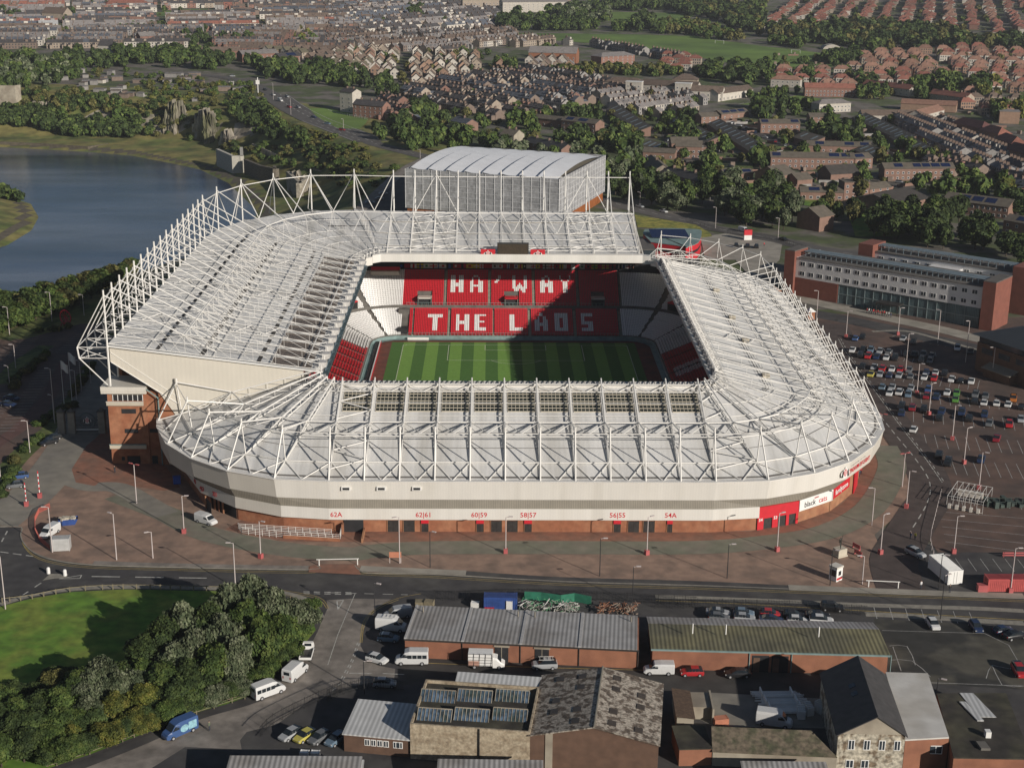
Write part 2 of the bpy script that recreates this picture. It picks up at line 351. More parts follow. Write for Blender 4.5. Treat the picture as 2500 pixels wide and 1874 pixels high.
def ring(frs,wide=True):
    for k,(f,g) in enumerate(zip(frs[:-1],frs[1:])):
        mb=MB(); 
        tie(mb,f['H'],g['H'],.2); tie(mb,(f['M'][0],f['M'][1],f['M'][2]-.6),(g['M'][0],g['M'][1],g['M'][2]-.6),.12)
        tie(mb,f['B'],g['B'],.16)
        q=mid(f['p'](13.2,f['rf'](13.2)+1.6),g['p'](13.2,g['rf'](13.2)+1.6)); tie(mb,f['H'],q,.12); tie(mb,g['H'],q,.12); tie(mb,f['p'](13.2,f['rf'](13.2)+.9),g['p'](13.2,g['rf'](13.2)+.9),.13)
        e=mid(f['A'],g['A']); tie(mb,f['B'],e,.13); tie(mb,g['B'],e,.13)
        a,b=f['p'](f['L']-1.2,f['rf'](f['L'])+.5),g['p'](g['L']-1.2,g['rf'](g['L'])+.5); tie(mb,a,b,.14)
        aa2,bb2=f['p'](f['L']-3.4,f['rf'](f['L']-3.4)+.5),g['p'](g['L']-3.4,g['rf'](g['L']-3.4)+.5); tie(mb,aa2,bb2,.14); c=mid(aa2,bb2); tie(mb,a,c,.1); tie(mb,b,c,.1)
        for dd in (21.,25.5): tie(mb,f['p'](dd,f['rf'](dd)+.35),g['p'](dd,g['rf'](dd)+.35),.09)
        if k%11==5:  # braced bays
            for d0 in (3,9,19.5,25.5):
                a=f['p'](d0,f['rf'](d0)+.7); b=g['p'](d0+3,g['rf'](d0+3)+.7); c=f['p'](d0+6,f['rf'](d0+6)+.7); tie(mb,a,b,.15); tie(mb,b,c,.15)
        part(mb,'roof_bracing',m_steel)
# --- low roof (front, east, two corners)
frs=[]
for i,(A,zA,I,zI,zm) in enumerate(low):
    mb=MB(); frs.append(frame(mb,A,zA,I,zI,dict(M=(4.8,zm),H=(17.4,zm-2.4),B=5.6),r=.09 if i>20 else .145,nb=5))
    part(mb,'roof_truss',m_steel)
ring(frs)
def roof_strip(fr,name,m,th=.35,ofs=0.):
    mb=MB()
    for f,g in zip(fr[:-1],fr[1:]):
        a=f['p'](-.2,f['rf'](-.2)+ofs);b=g['p'](-.2,g['rf'](-.2)+ofs);c=g['p'](g['L'],g['rf'](g['L'])+ofs);d=f['p'](f['L'],f['rf'](f['L'])+ofs)
        mb.slab(a,b,c,d,th)
    return part(mb,name,m)
roof_strip(frs[:5],'roof_sheeting',m_roof); roof_strip(frs[4:18],'roof_sheeting',m_roof); roof_strip(frs[17:22],'roof_sheeting',m_roof); roof_strip(frs[21:39],'roof_sheeting',m_roofw); roof_strip(frs[38:],'roof_sheeting',m_roofw)
# roof seams and gutters across the low roof, walkway along eaves
mb=MB()
for f,g in zip(frs[:-1],frs[1:]):
    for d,wd in ((1.1,.5),(10.6,.12),(15.6,.12)):
        mb.slab(f['p'](d,f['rf'](d)+.06),g['p'](d,g['rf'](d)+.06),g['p'](d+wd,g['rf'](d+wd)+.06),f['p'](d+wd,f['rf'](d+wd)+.06),.08)
part(mb,'roof_gutter',mat('gutter_grey',(.16,.15,.14),.7,.2,.4))
# --- rooflights on the front stand: one per bay with a bar grid
for k in range(11):
    x0=S_X[k]+.75; x1=S_X[k+1]-.55
    def rp(x,y): return (x,y,11.3+(22.2-11.3)*(y+90.2)/32.7+.10)
    y0,y1=-67.3,-60.0
    g=MB(); g.slab(rp(x0,y0),rp(x1,y0),rp(x1,y1),rp(x0,y1),.12); o=part(g,'rooflight',m_sky2)
    b=MB()
    for i in range(8):
        x=x0+(x1-x0)*i/7; b.tube(rp(x,y0),rp(x,y1),.085,n=4)
    for j in range(7):
        y=y0+(y1-y0)*j/6; b.tube(rp(x0,y),rp(x1,y),.13,n=4)
    part(b,'rooflight_bars',m_mull,o)
# inner edge gutter of the front/east roofs
mb=MB()
for f,g in zip(frs[:-1],frs[1:]):
    a=f['p'](f['L']-1.1,f['rf'](f['L'])+.12);b=g['p'](g['L']-1.1,g['rf'](g['L'])+.12);c=g['p'](g['L']+.9,g['rf'](g['L'])+.55);d=f['p'](f['L']+.9,f['rf'](f['L'])+.55)
    mb.slab(a,b,c,d,1.1)
part(mb,'roof_edge',m_fascia,label='pale rounded gutter along the inner roof edge')
mb=MB()
for k in range(75): x=-41+1.14*k; mb.box(x,x+.1,-58.5,-56.7,22.75,22.95)
part(mb,'gutter_joint',m_dark)
# inner edge catwalk on the east with floodlights
mb=MB(); fl=MB()
EF=frs[21:39]
for k in range(len(EF)-1):
    f,g=EF[k],EF[k+1]
    for z in (.7,1.9): tie(mb,f['p'](f['L']-.4,f['rf'](f['L'])+z),g['p'](g['L']-.4,g['rf'](g['L'])+z),.09); tie(mb,f['p'](f['L']-2.6,f['rf'](f['L'])+z),g['p'](g['L']-2.6,g['rf'](g['L'])+z),.07)
    for s in range(5):
        t=(s+.5)/5; a=mid(f['p'](f['L']-.4,f['rf'](f['L'])+1.8),g['p'](g['L']-.4,g['rf'](g['L'])+1.8),t); mb.tube(a,(a[0]+2,a[1]+.7,a[2]-1.2),.09,n=4); mb.tube((a[0]+2,a[1]+.7,a[2]-.2),(a[0],a[1]+1.2,a[2]-1.2),.07,n=4)
        if s%2==0: fl.box(a[0]-.6,a[0]+.1,a[1]-.45,a[1]+.45,a[2]-1.3,a[2]-.5)
part(mb,'catwalk',m_steel); part(fl,'floodlight',mat('floodlight_casing',(.13,.13,.14),.5,.2,2),kind='stuff')
# --- east roof: ladder-like snow rails and plant boxes
mb=MB()
for d in (6.5,14.5,27.):
    for f,g in zip(EF[:-1],EF[1:]):
        for o_ in (0,.7):
            a=f['p'](d+o_,f['rf'](d+o_)+.45); b=g['p'](d+o_,g['rf'](d+o_)+.45)
            mb.tube(mid(a,b,.08),mid(a,b,.46),.08,n=4); mb.tube(mid(a,b,.54),mid(a,b,.92),.08,n=4)
part(mb,'roof_rail',mat('weathered_rail',(.09,.08,.07),.7,.2,.4))
for j in (2,6,9,13):
    f=EF[j]; q=f['p'](26,f['rf'](26)); mb=MB(); mb.box(q[0]-.9,q[0]+.9,q[1]+2,q[1]+3.5,q[2],q[2]+1.1); part(mb,'roof_plant_box',m_mull)
# --- upper fascia, grey lean-to, lower fascia, brick base
UA=[(-84.9,-50.7),(-83.6,-56.8),(-79.1,-67.9),(-72.0,-77.1),(-62.8,-84.7),(-52.2,-89.5),(-40.8,-90.7),(-4.4,-90.7),(39.5,-90.7),(50.8,-89.7),(61.5,-85.1),(70.5,-78.),(78.1,-67.6),(83.2,-56.8),(85.,-46),(85.6,72)]
LB=[(-82,-49.8),(-80.5,-52.6),(-76.6,-61.3),(-70.,-75.2),(-61.,-83.8),(-50.7,-88.6),(-40.6,-90.1),(-4.4,-90.1),(38.9,-90.1),(48.8,-88.7),(58.2,-84.8),(66.8,-78.3),(74.,-68.),(80.2,-52.4),(82.5,-44),(83.5,72)]
def inset(p,q,t):  # move p towards stadium centre
    return (p[0]*(1-t),p[1]*(1-t))
for i in range(len(UA)-1):
    a,b=UA[i],UA[i+1]; za=11.45; zb=za+(1.5 if i==14 else 0); mb=MB(); mb_=5.0 if i<4 else 4.5
    ai,bi=inset(a,0,.006),inset(b,0,.006)   # bottom edge steps in a little
    za2=za-mb_; lo=7.3 if i>3 else (6.3,6.3,6.7,7.1)[i]
    mb.add([(*a,za),(*b,zb),(*bi,lo),(*ai,lo),(*inset(a,0,.006),za),(*inset(b,0,.006),zb)],[(0,1,2,3)[::-1],(0,1,5,4)])
    mb.add([(*inset(a,0,.03),za),(*inset(b,0,.03),zb),(*inset(b,0,.03),lo),(*inset(a,0,.03),lo)],[(0,1,2,3)]); mb.add([(*ai,lo),(*bi,lo),(*inset(b,0,.03),lo),(*inset(a,0,.03),lo)],[(0,1,2,3)])
    part(mb,'upper_fascia',m_fascia if 4<i<11 else m_fasciaf)
    c,d=LB[i],LB[i+1]
    mb=MB(); zt=5.5
    mb.add([(*ai,lo+.02),(*bi,lo+.02),(*inset(d,0,-.006),zt),(*inset(c,0,-.006),zt)],[(0,1,2,3)]); part(mb,'lean_to_roof',m_grey)
    cf,df=inset(c,0,-.007),inset(d,0,-.007)
    if i not in (9,10,11,12):
        mb=MB(); mb.prism([cf,df,inset(d,0,.01),inset(c,0,.01)],3.0,zt,0); part(mb,'lower_fascia',m_fascia if 4<i<11 else m_fasciaf)
    mb=MB(); mb.prism([c,d,inset(d,0,.03),inset(c,0,.03)],-1.,3.01 if i not in (9,10,11,12) else zt-.05,0); part(mb,'brick_wall',m_brickl if i in(10,11) else m_brick)
# eaves lip
mb=MB()
for a,b in zip(UA[:-1],UA[1:]):
    mb.prism([inset(a,0,-.002),inset(b,0,-.002),inset(b,0,.012),inset(a,0,.012)],11.46,11.6)
part(mb,'roof_gutter',m_steel)
# little windows in the fascia and rooflight strips in the lean-to
for x in (8,2): pass
for px in (110,322,535):
    x,_,z=VY(c5(px,1454),-90.6); mb=MB(); mb.box(x-.95,x+.95,-90.86,-90.5,z-.42,z+.42,0); mb.box(x-.7,x+.7,-90.9,-90.8,z-.26,z+.26,1); part(mb,'fascia_window',[m_white,m_dark])
for a,b in ((18,215),(645,843),(1275,1475),(1900,2103)):
    for k in range(4 if a<1000 else 5):
        n=4 if a<1000 else 5; x0=VY(b2(a+(b-a)*k/n,62),-90)[0]; x1=VY(b2(a+(b-a)*(k+.92)/n,62),-90)[0]
        mb=MB(); mb.slab((x0,-89.98,6.06),(x1,-89.98,6.06),(x1,-89.62,6.62),(x0,-89.62,6.62),.06); part(mb,'lean_to_window',m_fasciaf)
# openings in the brick base (pixel columns of the photo -> metres along the wall)
def wx(px): return VY(b2(px,200),-90.1)[0]
for a,b,h in ((360,425,2.6),(455,522,2.6),(562,605,2.3),(893,936,2.3),(980,1045,2.6),(1075,1140,2.6),(1180,1224,2.3),(1716,1758,2.3),(1802,1868,2.6),(1893,1962,2.6),(2037,2068,2.3)):
    mb=MB(); x0,x1=wx(a),wx(b); mb.box(x0,x1,-90.16,-90.0,0,h,0); mb.box(x0-.12,x0,-90.25,-90.05,0,h+.08,1); mb.box(x1,x1+.12,-90.25,-90.05,0,h+.08,1); mb.box(x0+.05,(x0+x1)/2-.03,-90.2,-90.1,.1,h-.15,2); mb.box((x0+x1)/2+.03,x1-.05,-90.2,-90.1,.1,h-.15,2)
    part(mb,'door',[m_dark,m_brickl,m_door])
    if h<2.5:
        mb=MB(); mb.box(x0-.05,x1+.05,-90.34,-90.2,2.0,2.8); part(mb,'gate_sign',m_red)
for s,px in (('62A',55),('62|61',577),('60|59',909),('58|57',1202),('56|55',1736),('54A',2053)):
    text_obj(s,1.5,(wx(px),-90.75,4.1),m_red,ST,'gate_number',ext=.005,bold=.015)
for s,q in (('2|1',(732,1440)),('4|3',(607,1375)),('6|5',(500,1303)),('8',(420,1232))):
    # facet between LB[2]..LB[4]
    P0=G((360+q[0]/4.4227,880+q[1]/4.4227),4.1); i=2 if P0[0]<-70 else 3
    a,b=LB[i],LB[i+1]; a=np.array(inset(a,0,-.0078)); b=np.array(inset(b,0,-.0078)); u=(b-a)/np.hypot(*(b-a)); t=np.dot(np.array(P0)-a,u); w_=a+u*t
    text_obj(s,1.3,(w_[0],w_[1],4.1),m_red,ST,'gate_number',rz=math.atan2(u[1],u[0]),bold=.03)
# south-west doors with pale piers
for a,b in ((1165,1180),(1225,1245),(1290,1315),(1345,1390),(1402,1450)):
    for i in (2,3):
        p0=np.array(G(c4(a,1560),1.)); p1=np.array(G(c4(b,1600),1.))
    A_,B_=np.array(LB[3]),np.array(LB[4])
    if a<1200: A_,B_=np.array(LB[2]),np.array(LB[3])
    u=(B_-A_)/np.hypot(*(B_-A_)); n=np.array([u[1],-u[0]])
    t0,t1=sorted((np.dot(p0-A_,u),np.dot(p1-A_,u))); t1=max(t1,t0+1.2); q0,q1=A_+u*t0,A_+u*t1
    mb=MB(); mb.prism([tuple(q0+n*.06),tuple(q1+n*.06),tuple(q1),tuple(q0)],0,2.6,0)
    mb.prism([tuple(q0+n*.3-u*.5),tuple(q0+n*.3),tuple(q0),tuple(q0-u*.5)],0,2.85,1); part(mb,'door',[m_dark,m_brickl])
# big ramp opening 62A
mb=MB(); mb.box(wx(98),wx(215),-90.3,-90.0,-.1,2.84,0); mb.box(wx(98)-.4,wx(98),-91.6,-90.1,0,2.2,1); mb.box(wx(215),wx(215)+.35,-96,-90.1,0,1.,1)
part(mb,'ramp_entrance',[m_dark,m_brickl])
# red and white sign band on the south-east facets
def facet(i,t0,t1,z0,z1,m,name,off=.35,label=None,th=.2):
    a=np.array(LB[i]);b=np.array(LB[i+1]);u=(b-a);L=np.hypot(*u);u=u/L;n=np.array([u[1],-u[0]])
    q0=a+u*L*t0+n*off;q1=a+u*L*t1+n*off; mb=MB(); mb.prism([tuple(q0),tuple(q1),tuple(q1-n*th),tuple(q0-n*th)],z0,z1); o=part(mb,name,m,label=label); return q0,q1,u,n
facet(9,0,1,2.5,5.2,m_red,'sign_band',.35); 
for t0,t1,m_ in ((0,.15,m_red),(.15,.36,m_door),(.36,.5,m_red),(.5,.7,m_door),(.7,.77,m_red),(.77,.94,m_door),(.94,1,m_red)): facet(9,t0,t1,0,2.5,m_,'door' if m_ is m_door else 'sign_band',.33 if m_ is m_red else .12)
q0,q1,u,n=facet(10,0,1,2.75,5.3,m_white,'sign_board',.45)
an=math.atan2(u[1],u[0]); c=(q0+q1)/2+n*.04
text_obj('black',1.75,(c[0]-u[0]*2.1,c[1]-u[1]*2.1,3.85),m_black,ST,rz=an); text_obj('cats',1.75,(c[0]+u[0]*2.1,c[1]+u[1]*2.1,3.85),m_red,ST,rz=an)
text_obj('junior',.6,(c[0],c[1],4.85),m_red,ST,rz=an)
q0,q1,u,n=facet(11,0,.75,2.9,5.3,m_red,'sign_board',.45)
an=math.atan2(u[1],u[0]); c=(q0+q1)/2+n*.04
text_obj('familyzone',1.7,(c[0],c[1],4.05),m_white,ST,rz=an,bold=.02)
facet(12,0,.35,0,5.3,m_red,'sign_band',.4)
a=np.array(LB[9]);b=np.array(LB[10]);u=(b-a)/np.hypot(*(b-a)); n=np.array([u[1],-u[0]]); an=math.atan2(u[1],u[0])
for s,t in (('54',.07),('53',.43)):
    q=a+(b-a)*t+n*.38; text_obj(s,.95,(q[0],q[1],2.3),m_white,ST,'gate_number',rz=an,bold=.02)
a=np.array(UA[11]);b=np.array(UA[12]);u=(b-a)/np.hypot(*(b-a)); n=np.array([u[1],-u[0]]); an=math.atan2(u[1],u[0]); c=a+(b-a)*.36+n*.1
tl=.3
text_obj('WELCOME TO THE',.95,(c[0]+u[0]*.2-n[0]*tl,c[1]+u[1]*.2-n[1]*tl,10.3),m_black,ST,rz=an,ext=.01,bold=.02)
text_obj('STADIUM OF LIGHT',1.35,(c[0]+u[0]*1.2-n[0]*tl,c[1]+u[1]*1.2-n[1]*tl,8.9),m_red,ST,rz=an,ext=.01,bold=.03)
def crest(loc,w,h,rz,parent):
    mb=MB()
    def el(cx,cz,rx,rzz,y,m,n=16): mb.add([(cx+rx*math.cos(2*math.pi*i/n),y,cz+rzz*math.sin(2*math.pi*i/n)) for i in range(n)]+[(cx,y-.01,cz)],[(n,i,(i+1)%n) for i in range(n)],m)
    el(0,-.05*h,.5*w,.33*h,0,0); el(0,.0,.2*w,.27*h,-.03,1)
    for i,x in enumerate((-.1,.0,.1)): mb.box((x-.022)*w,(x+.022)*w,-.07,-.04,-.2*h,.2*h,0)
    for s in (-1,1):
        mb.add([(s*.42*w,-.05,-.3*h),(s*.24*w,-.05,-.3*h),(s*.22*w,-.05,.1*h),(s*.3*w,-.05,.28*h),(s*.36*w,-.05,.1*h)],[(0,1,2,3,4)],2)
    mb.add([(-.1*w,-.05,.3*h),(.1*w,-.05,.3*h),(0,-.05,.5*h)],[(0,1,2)],0)
    o=mb.build('club_crest',[m_white,m_red,m_black],parent); o.location=loc; o.rotation_euler.z=rz; return o
a=np.array(UA[10]);b=np.array(UA[11]);u=(b-a)/np.hypot(*(b-a)); n=np.array([u[1],-u[0]]); q=a+(b-a)*.86+n*.05; crest((q[0],q[1],9.3),2.9,3.,math.atan2(u[1],u[0]),ST)
# ================= high west roof
WY=[-52+7.27*i for i in range(17)]
wf=[]
def hframe(mb,A,zA,I,zI,T,H,outer=True,r=.145,foot=None):
    A=np.array(A);I=np.array(I);L=np.hypot(*(I-A));u=(I-A)/L
    def p(d,z): q=A+u*d; return (float(q[0]),float(q[1]),float(z))
    def rf(d): return zA+(zI-zA)*d/L
    Tp=p(0,T); Hp=p(*H); Ip=p(L-.4,zI+1.8)
    mb.tube(p(0,zA-.2),p(0,T+1.2),r*1.5,n=6)
    mb.tube(p(.3,zA+.4),p(L-.2,zI+.4),r*.75); mb.tube(Tp,Hp,r*1.15); mb.tube(Hp,Ip,r*.7); mb.tube(p(L-.4,zI),Ip,r)
    # bowed lattice chord from mast foot through the hub
    nb=5; prev=p(.3,zA+.6)
    for i in range(1,nb+1):
        d=H[0]*i/nb; q=p(d,rf(d)+.6+(H[1]-rf(H[0])-.6)*(i/nb)**1.1); lo=p(d-1.2,rf(d-1.2)+.5)
        mb.tube(prev,q,r*.5,n=4); mb.tube(prev,lo,r*.3,n=4); prev=q
    for f_ in (.8,1.0,1.22): mb.tube(Hp,p(H[0]*f_,rf(H[0]*f_)+.4),r*.35,n=4)
    nb=6; prevt=Hp
    for i in range(1,nb+1):
        d=H[0]+(L-.4-H[0])*i/nb; b=p(d,rf(d)+.4); t=tuple(Hp[j]+(Ip[j]-Hp[j])*i/nb for j in range(3))
        mb.tube(t,b,r*.3,n=4); mb.tube(prevt,b,r*.3,n=4); prevt=t
    if outer:
        N1=p(-6.9,zA-.4);N2=p(-6.6,zA-3.);Fp=p(-.6,zA-9.4)
        for a_,b_,k in ((Tp,N1,.8),(N1,N2,1.2),(N2,Fp,.95),(N1,p(0,zA-.4),.7),(N2,p(0,zA-3),.7),(N1,p(0,zA-3),.55)): mb.tube(a_,b_,r*k)
        mb.tube(p(0,zA),p(0,zA-9.6),r*1.7,n=6)
        mb.tube(p(-4.6,zA-.4),p(-4.4,zA-3.),r*.5,n=4)
    else:
        for a_,b_,k in ((Tp,p(-3.4,zA+.3),.8),(p(-3.4,zA+.3),p(0,zA),.7)): mb.tube(a_,b_,r*k)
    return dict(A=p(0,zA),B=p(.3,zA+.5),M=Tp,H=Hp,I=Ip,p=p,rf=rf,L=L)
WFR=[]
for i,y in enumerate(WY):
    t=i/16; I=(-46.+.3*t,-51.8+ (57-(-51.8))*t)
    WFR.append(((-94.8,y),29.4+.9*t,I,23.4+1.4*t,41.2+1.3*t,(17.6,31.9+.9*t)))
for (x,y,T) in ((-93,77.8,42.8),(-87.4,89.8,43.2),(-78.5,99.3,43.6),(-67.1,105.5,44),(-52.9,106.6,44.)):
    k=len(WFR)-17; WFR.append(((x,y),30.5+k*.25,[(-45.4,58.6),(-44.8,60),(-44,61),(-43,61.8),(-41.6,62.3)][k],25+k*.25,T,(17.6,33+.3*k)))
for k in range(12): WFR.append(((-39.8+7.1*k,105.),31.5,(-39.2+7.02*k,62.5),26.2,44.,(18.,34.4)))
for i,(A,zA,I,zI,T,H) in enumerate(WFR):
    mb=MB(); wf.append(hframe(mb,A,zA,I,zI,T,H,outer=i<18)); part(mb,'roof_truss',m_steel)
for k,(f,g) in enumerate(zip(wf[:-1],wf[1:])):
    mb=MB(); mz=-.9 if k>15 else -.7
    tie(mb,(f['M'][0],f['M'][1],f['M'][2]+mz),(g['M'][0],g['M'][1],g['M'][2]+mz),.15 if k>15 else .1); tie(mb,f['H'],g['H'],.19)
    q=mid(f['p'](24,f['rf'](24)+.5),g['p'](24,g['rf'](24)+.5)); tie(mb,f['H'],q,.11); tie(mb,g['H'],q,.11)
    a,b=f['p'](f['L']-1.,f['rf'](f['L'])+1),g['p'](g['L']-1.,g['rf'](g['L'])+1); aa2,bb2=f['p'](f['L']-4,f['rf'](f['L']-4)+.9),g['p'](g['L']-4,g['rf'](g['L']-4)+.9)
    c=mid(aa2,bb2); tie(mb,a,b,.14); tie(mb,aa2,bb2,.14); tie(mb,a,c,.11); tie(mb,b,c,.11)
    for d in ((9,24,30,37) if k<17 else (12,24,30,36)): tie(mb,f['p'](d,f['rf'](d)+.5),g['p'](d,g['rf'](d)+.5),.1)
    if k<17:
        for d,z in ((-6.6,-3.),(0,-.4)): tie(mb,f['p'](d,f['rf'](0)+z),g['p'](d,g['rf'](0)+z),.13)
        tie(mb,f['p'](-6.9,f['rf'](0)-.4),g['p'](-6.9,g['rf'](0)-.4),.12); tie(mb,f['p'](-6.6,f['rf'](0)-3),g['p'](0,g['rf'](0)-3),.1)
    if 16<=k<22:
        tie(mb,f['M'],mid(f['A'],g['A']),.15); tie(mb,g['M'],mid(f['A'],g['A']),.15)
    if k in (23,30):
        tie(mb,g['M'],(f['A'][0],f['A'][1]-3,f['A'][2]),.13)
    if k in (24,31):
        tie(mb,f['M'],(g['A'][0],g['A'][1]-3,g['A'][2]),.13)
    if k in (3,8,13,23,24,30,31):
        for d0 in (3,9.5,19,25.5,32): 
            a=f['p'](d0,f['rf'](d0)+.7); b=g['p'](d0+3,g['rf'](d0+3)+.7); c=f['p'](d0+6,f['rf'](d0+6)+.7); tie(mb,a,b,.14); tie(mb,b,c,.14)
    part(mb,'roof_bracing',m_steel)
roof_strip(wf[:18],'roof_sheeting',m_roofw); roof_strip(wf[17:22],'roof_sheeting',m_roof); roof_strip(wf[21:],'roof_sheeting',m_roof)
# dark open joints running along the west roof
mb=MB()
for f,g in zip(wf[:17],wf[1:18]):
    for d,wd in ((10.5,.8),(20.5,1.1),(33.5,.9)):
        a=f['p'](d,f['rf'](d)+.07);b=g['p'](d,g['rf'](d)+.07);c=g['p'](d+wd,g['rf'](d+wd)+.07);e=f['p'](d+wd,f['rf'](d+wd)+.07)
        mb.slab(mid(a,b,.12),mid(a,b,.85),mid(e,c,.85),mid(e,c,.12),.1)
part(mb,'roof_joint',mat('open_joint',(.06,.055,.05),.8,.2,1))
mb=MB()
for f,g in zip(wf[21:-1],wf[22:]):
    for d,wd in ((11.5,.25),(23,.2),(35,.2)):
        mb.slab(f['p'](d,f['rf'](d)+.07),g['p'](d,g['rf'](d)+.07),g['p'](d+wd,g['rf'](d+wd)+.07),f['p'](d+wd,f['rf'](d+wd)+.07),.1)
part(mb,'roof_joint',m_mull)
for k in range(16):
    f,g=wf[k],wf[k+1]; L=f['L']
    g_=MB(); q=[]
    for d in (L-12.2,L-2.8):
        for t in (.1,.9): q.append(mid(f['p'](d,f['rf'](d)+.1),g['p'](d,g['rf'](d)+.1),t))
    g_.slab(q[0],q[1],q[3],q[2],.12); o=part(g_,'rooflight',m_sky1)
    b=MB()
    for i in range(9): 
        t=(i+.5)/9; b.tube(mid(q[0],q[1],t),mid(q[2],q[3],t),.05,n=4)
    for t in (.3,.6): b.tube(mid(q[0],q[2],t),mid(q[1],q[3],t),.05,n=4)
    part(b,'rooflight_bars',mat('thin_bar',(.2,.17,.14),.6,.1,1),o)
# floodlight clusters hanging on the west inner edge
mb=MB(); fl=MB()
for k in range(16):
    f,g=wf[k],wf[k+1]; L=f['L']
    tie(mb,f['p'](L+.6,f['rf'](L)+.3),g['p'](g['L']+.6,g['rf'](g['L'])+.3),.12); tie(mb,f['p'](L+.6,f['rf'](L)-1.2),g['p'](g['L']+.6,g['rf'](g['L'])-1.2),.1)
    a,b=f['p'](L+.6,f['rf'](L)+.3),g['p'](g['L']+.6,g['rf'](g['L'])-1.2); tie(mb,a,b,.08)
    c=mid(f['p'](L-.3,f['rf'](L)+.9),g['p'](g['L']-.3,g['rf'](g['L'])+.9)); fl.box(c[0]-.9,c[0]+.9,c[1]-1.2,c[1]+1.2,c[2]-.9,c[2]+.5)
part(mb,'catwalk',mat('blue_grey_steel',(.16,.22,.26),.6,.2,1)); part(fl,'floodlight',mat('pale_casing',(.55,.53,.5),.6,.2,2))
mb=MB()
for k in range(16):
    f,g=wf[k],wf[k+1]; L=f['L']
    mb.slab(f['p'](L-1.6,f['rf'](L)-.6),g['p'](g['L']-1.6,g['rf'](g['L'])-.6),g['p'](g['L']+1.,g['rf'](g['L'])-1.),f['p'](L+1.,f['rf'](L)-1.),.5)
part(mb,'roof_edge',mat('dark_teal_edge',(.05,.08,.09),.6,.3,.6))
# north inner fascia, curved at both ends
mb=MB(); line=[(-46.3,52),(-46.2,55.5),(-45.3,58.4),(-43.5,60.4),(-41,61.2)]+[(-38+k*6,61.3) for k in range(13)]+[(38.8,61.2),(41.2,60.2),(42.9,58.2),(43.6,55.5)]
for i,(a,b) in enumerate(zip(line[:-1],line[1:])):
    za=26.5 if 3<i<18 else (24.9,25.2,25.7,26.2,26.5)[min(i,4)] if i<=3 else (26.3,25.9,25.5,25.1,24.9)[min(i-18,4)]
    zb=26.5 if 3<=i<17 else za
    mb.add([(*a,za),(*b,za if abs(za-zb)<.01 else zb),(b[0]*1.0,b[1]-.35,zb-2.4),(a[0],a[1]-.35,za-2.4),(a[0],a[1]+1.8,za+.1),(b[0],b[1]+1.8,zb+.1),(a[0],a[1]+1.2,za-2.4),(b[0],b[1]+1.2,zb-2.4)],[(0,1,2,3)[::-1],(0,4,5,1)[::-1],(3,2,7,6)[::-1]])
part(mb,'roof_edge',m_fascia)
# scoreboard with two crest panels
def zb(q,Y): return VY(c2(*q),Y)
mb=MB(); mb.box(-5.6,4.0,61.6,62.8,25.6,29.9,0); mb.box(-5.3,3.7,61.5,61.6,25.9,29.6,1); sc=part(mb,'scoreboard',[m_door,mat('unlit_led_screen',(.05,.035,.022),.5,.3,3.)])
for x0,x1 in ((-10.6,-6.2),(4.6,9.0)):
    mb=MB(); mb.box(x0,x1,61.5,61.9,25.4,28.0); o=part(mb,'crest_panel',m_red); crest(((x0+x1)/2,61.4,26.7),2.6,2.2,0,o)
# gable wall of the high west roof and brick tower below it
mb=MB(); gy=-51.2
gt=[(-94.6,29.15),(-50.5,22.9)]; gbm=[(-94.6,25.3),(-79.6,15.3),(-50.5,20.4)]
pts=[(-94.6,29.2),(-50.5,23.9),(-50.5,20.),(-79.5,11.),(-84,18.1),(-94.6,25.3)]
mb.add([(x,gy,z) for x,z in pts]+[(x,gy+.5,z) for x,z in pts],[(0,1,2,3,4,5)[::-1],(6,7,8,9,10,11)]+[(i,(i+1)%6,6+(i+1)%6,6+i) for i in range(6)])
o=part(mb,'gable_cladding',mat('gable_cream_cladding',(.62,.58,.50),.55,.03,.3,wave=('X',.3,.03)))
mb=MB(); mb.tube((-94.4,gy-.1,25.3),(-84,gy-.1,18.2),.12); mb.tube((-84,gy-.1,18.2),(-79.5,gy-.1,15.2),.12); mb.tube((-94.4,gy-.06,29.2),(-50.5,gy-.06,23.9),.1); mb.tube((-94.4,gy-.06,27.6),(-79,gy-.06,16.4),.07); part(mb,'gable_trim',m_steel)
tw=MB()
tw.box(-96.2,-87.2,-50.4,-42,-1,17.6,0); tw.box(-87.2,-84.2,-50.0,-40,-1,17.9,0)
tw.box(-97.4,-87.,-51.2,-42,17.6,18.2,1); tw.box(-97.4,-87.,-51.35,-42,18.2,19.3,1)
tw.box(-96.4,-87.9,-50.85,-50.4,4.0,4.9,2); tw.box(-96.5,-88.,-50.9,-50.4,4.9,5.05,3); tw.box(-96.4,-87.9,-50.85,-50.4,14.6,15.4,2); tw.box(-96.5,-87.9,-50.9,-50.4,15.4,15.55,1)
part(tw,'brick_tower',[m_brick,m_fasciaf,m_mull,m_teal])
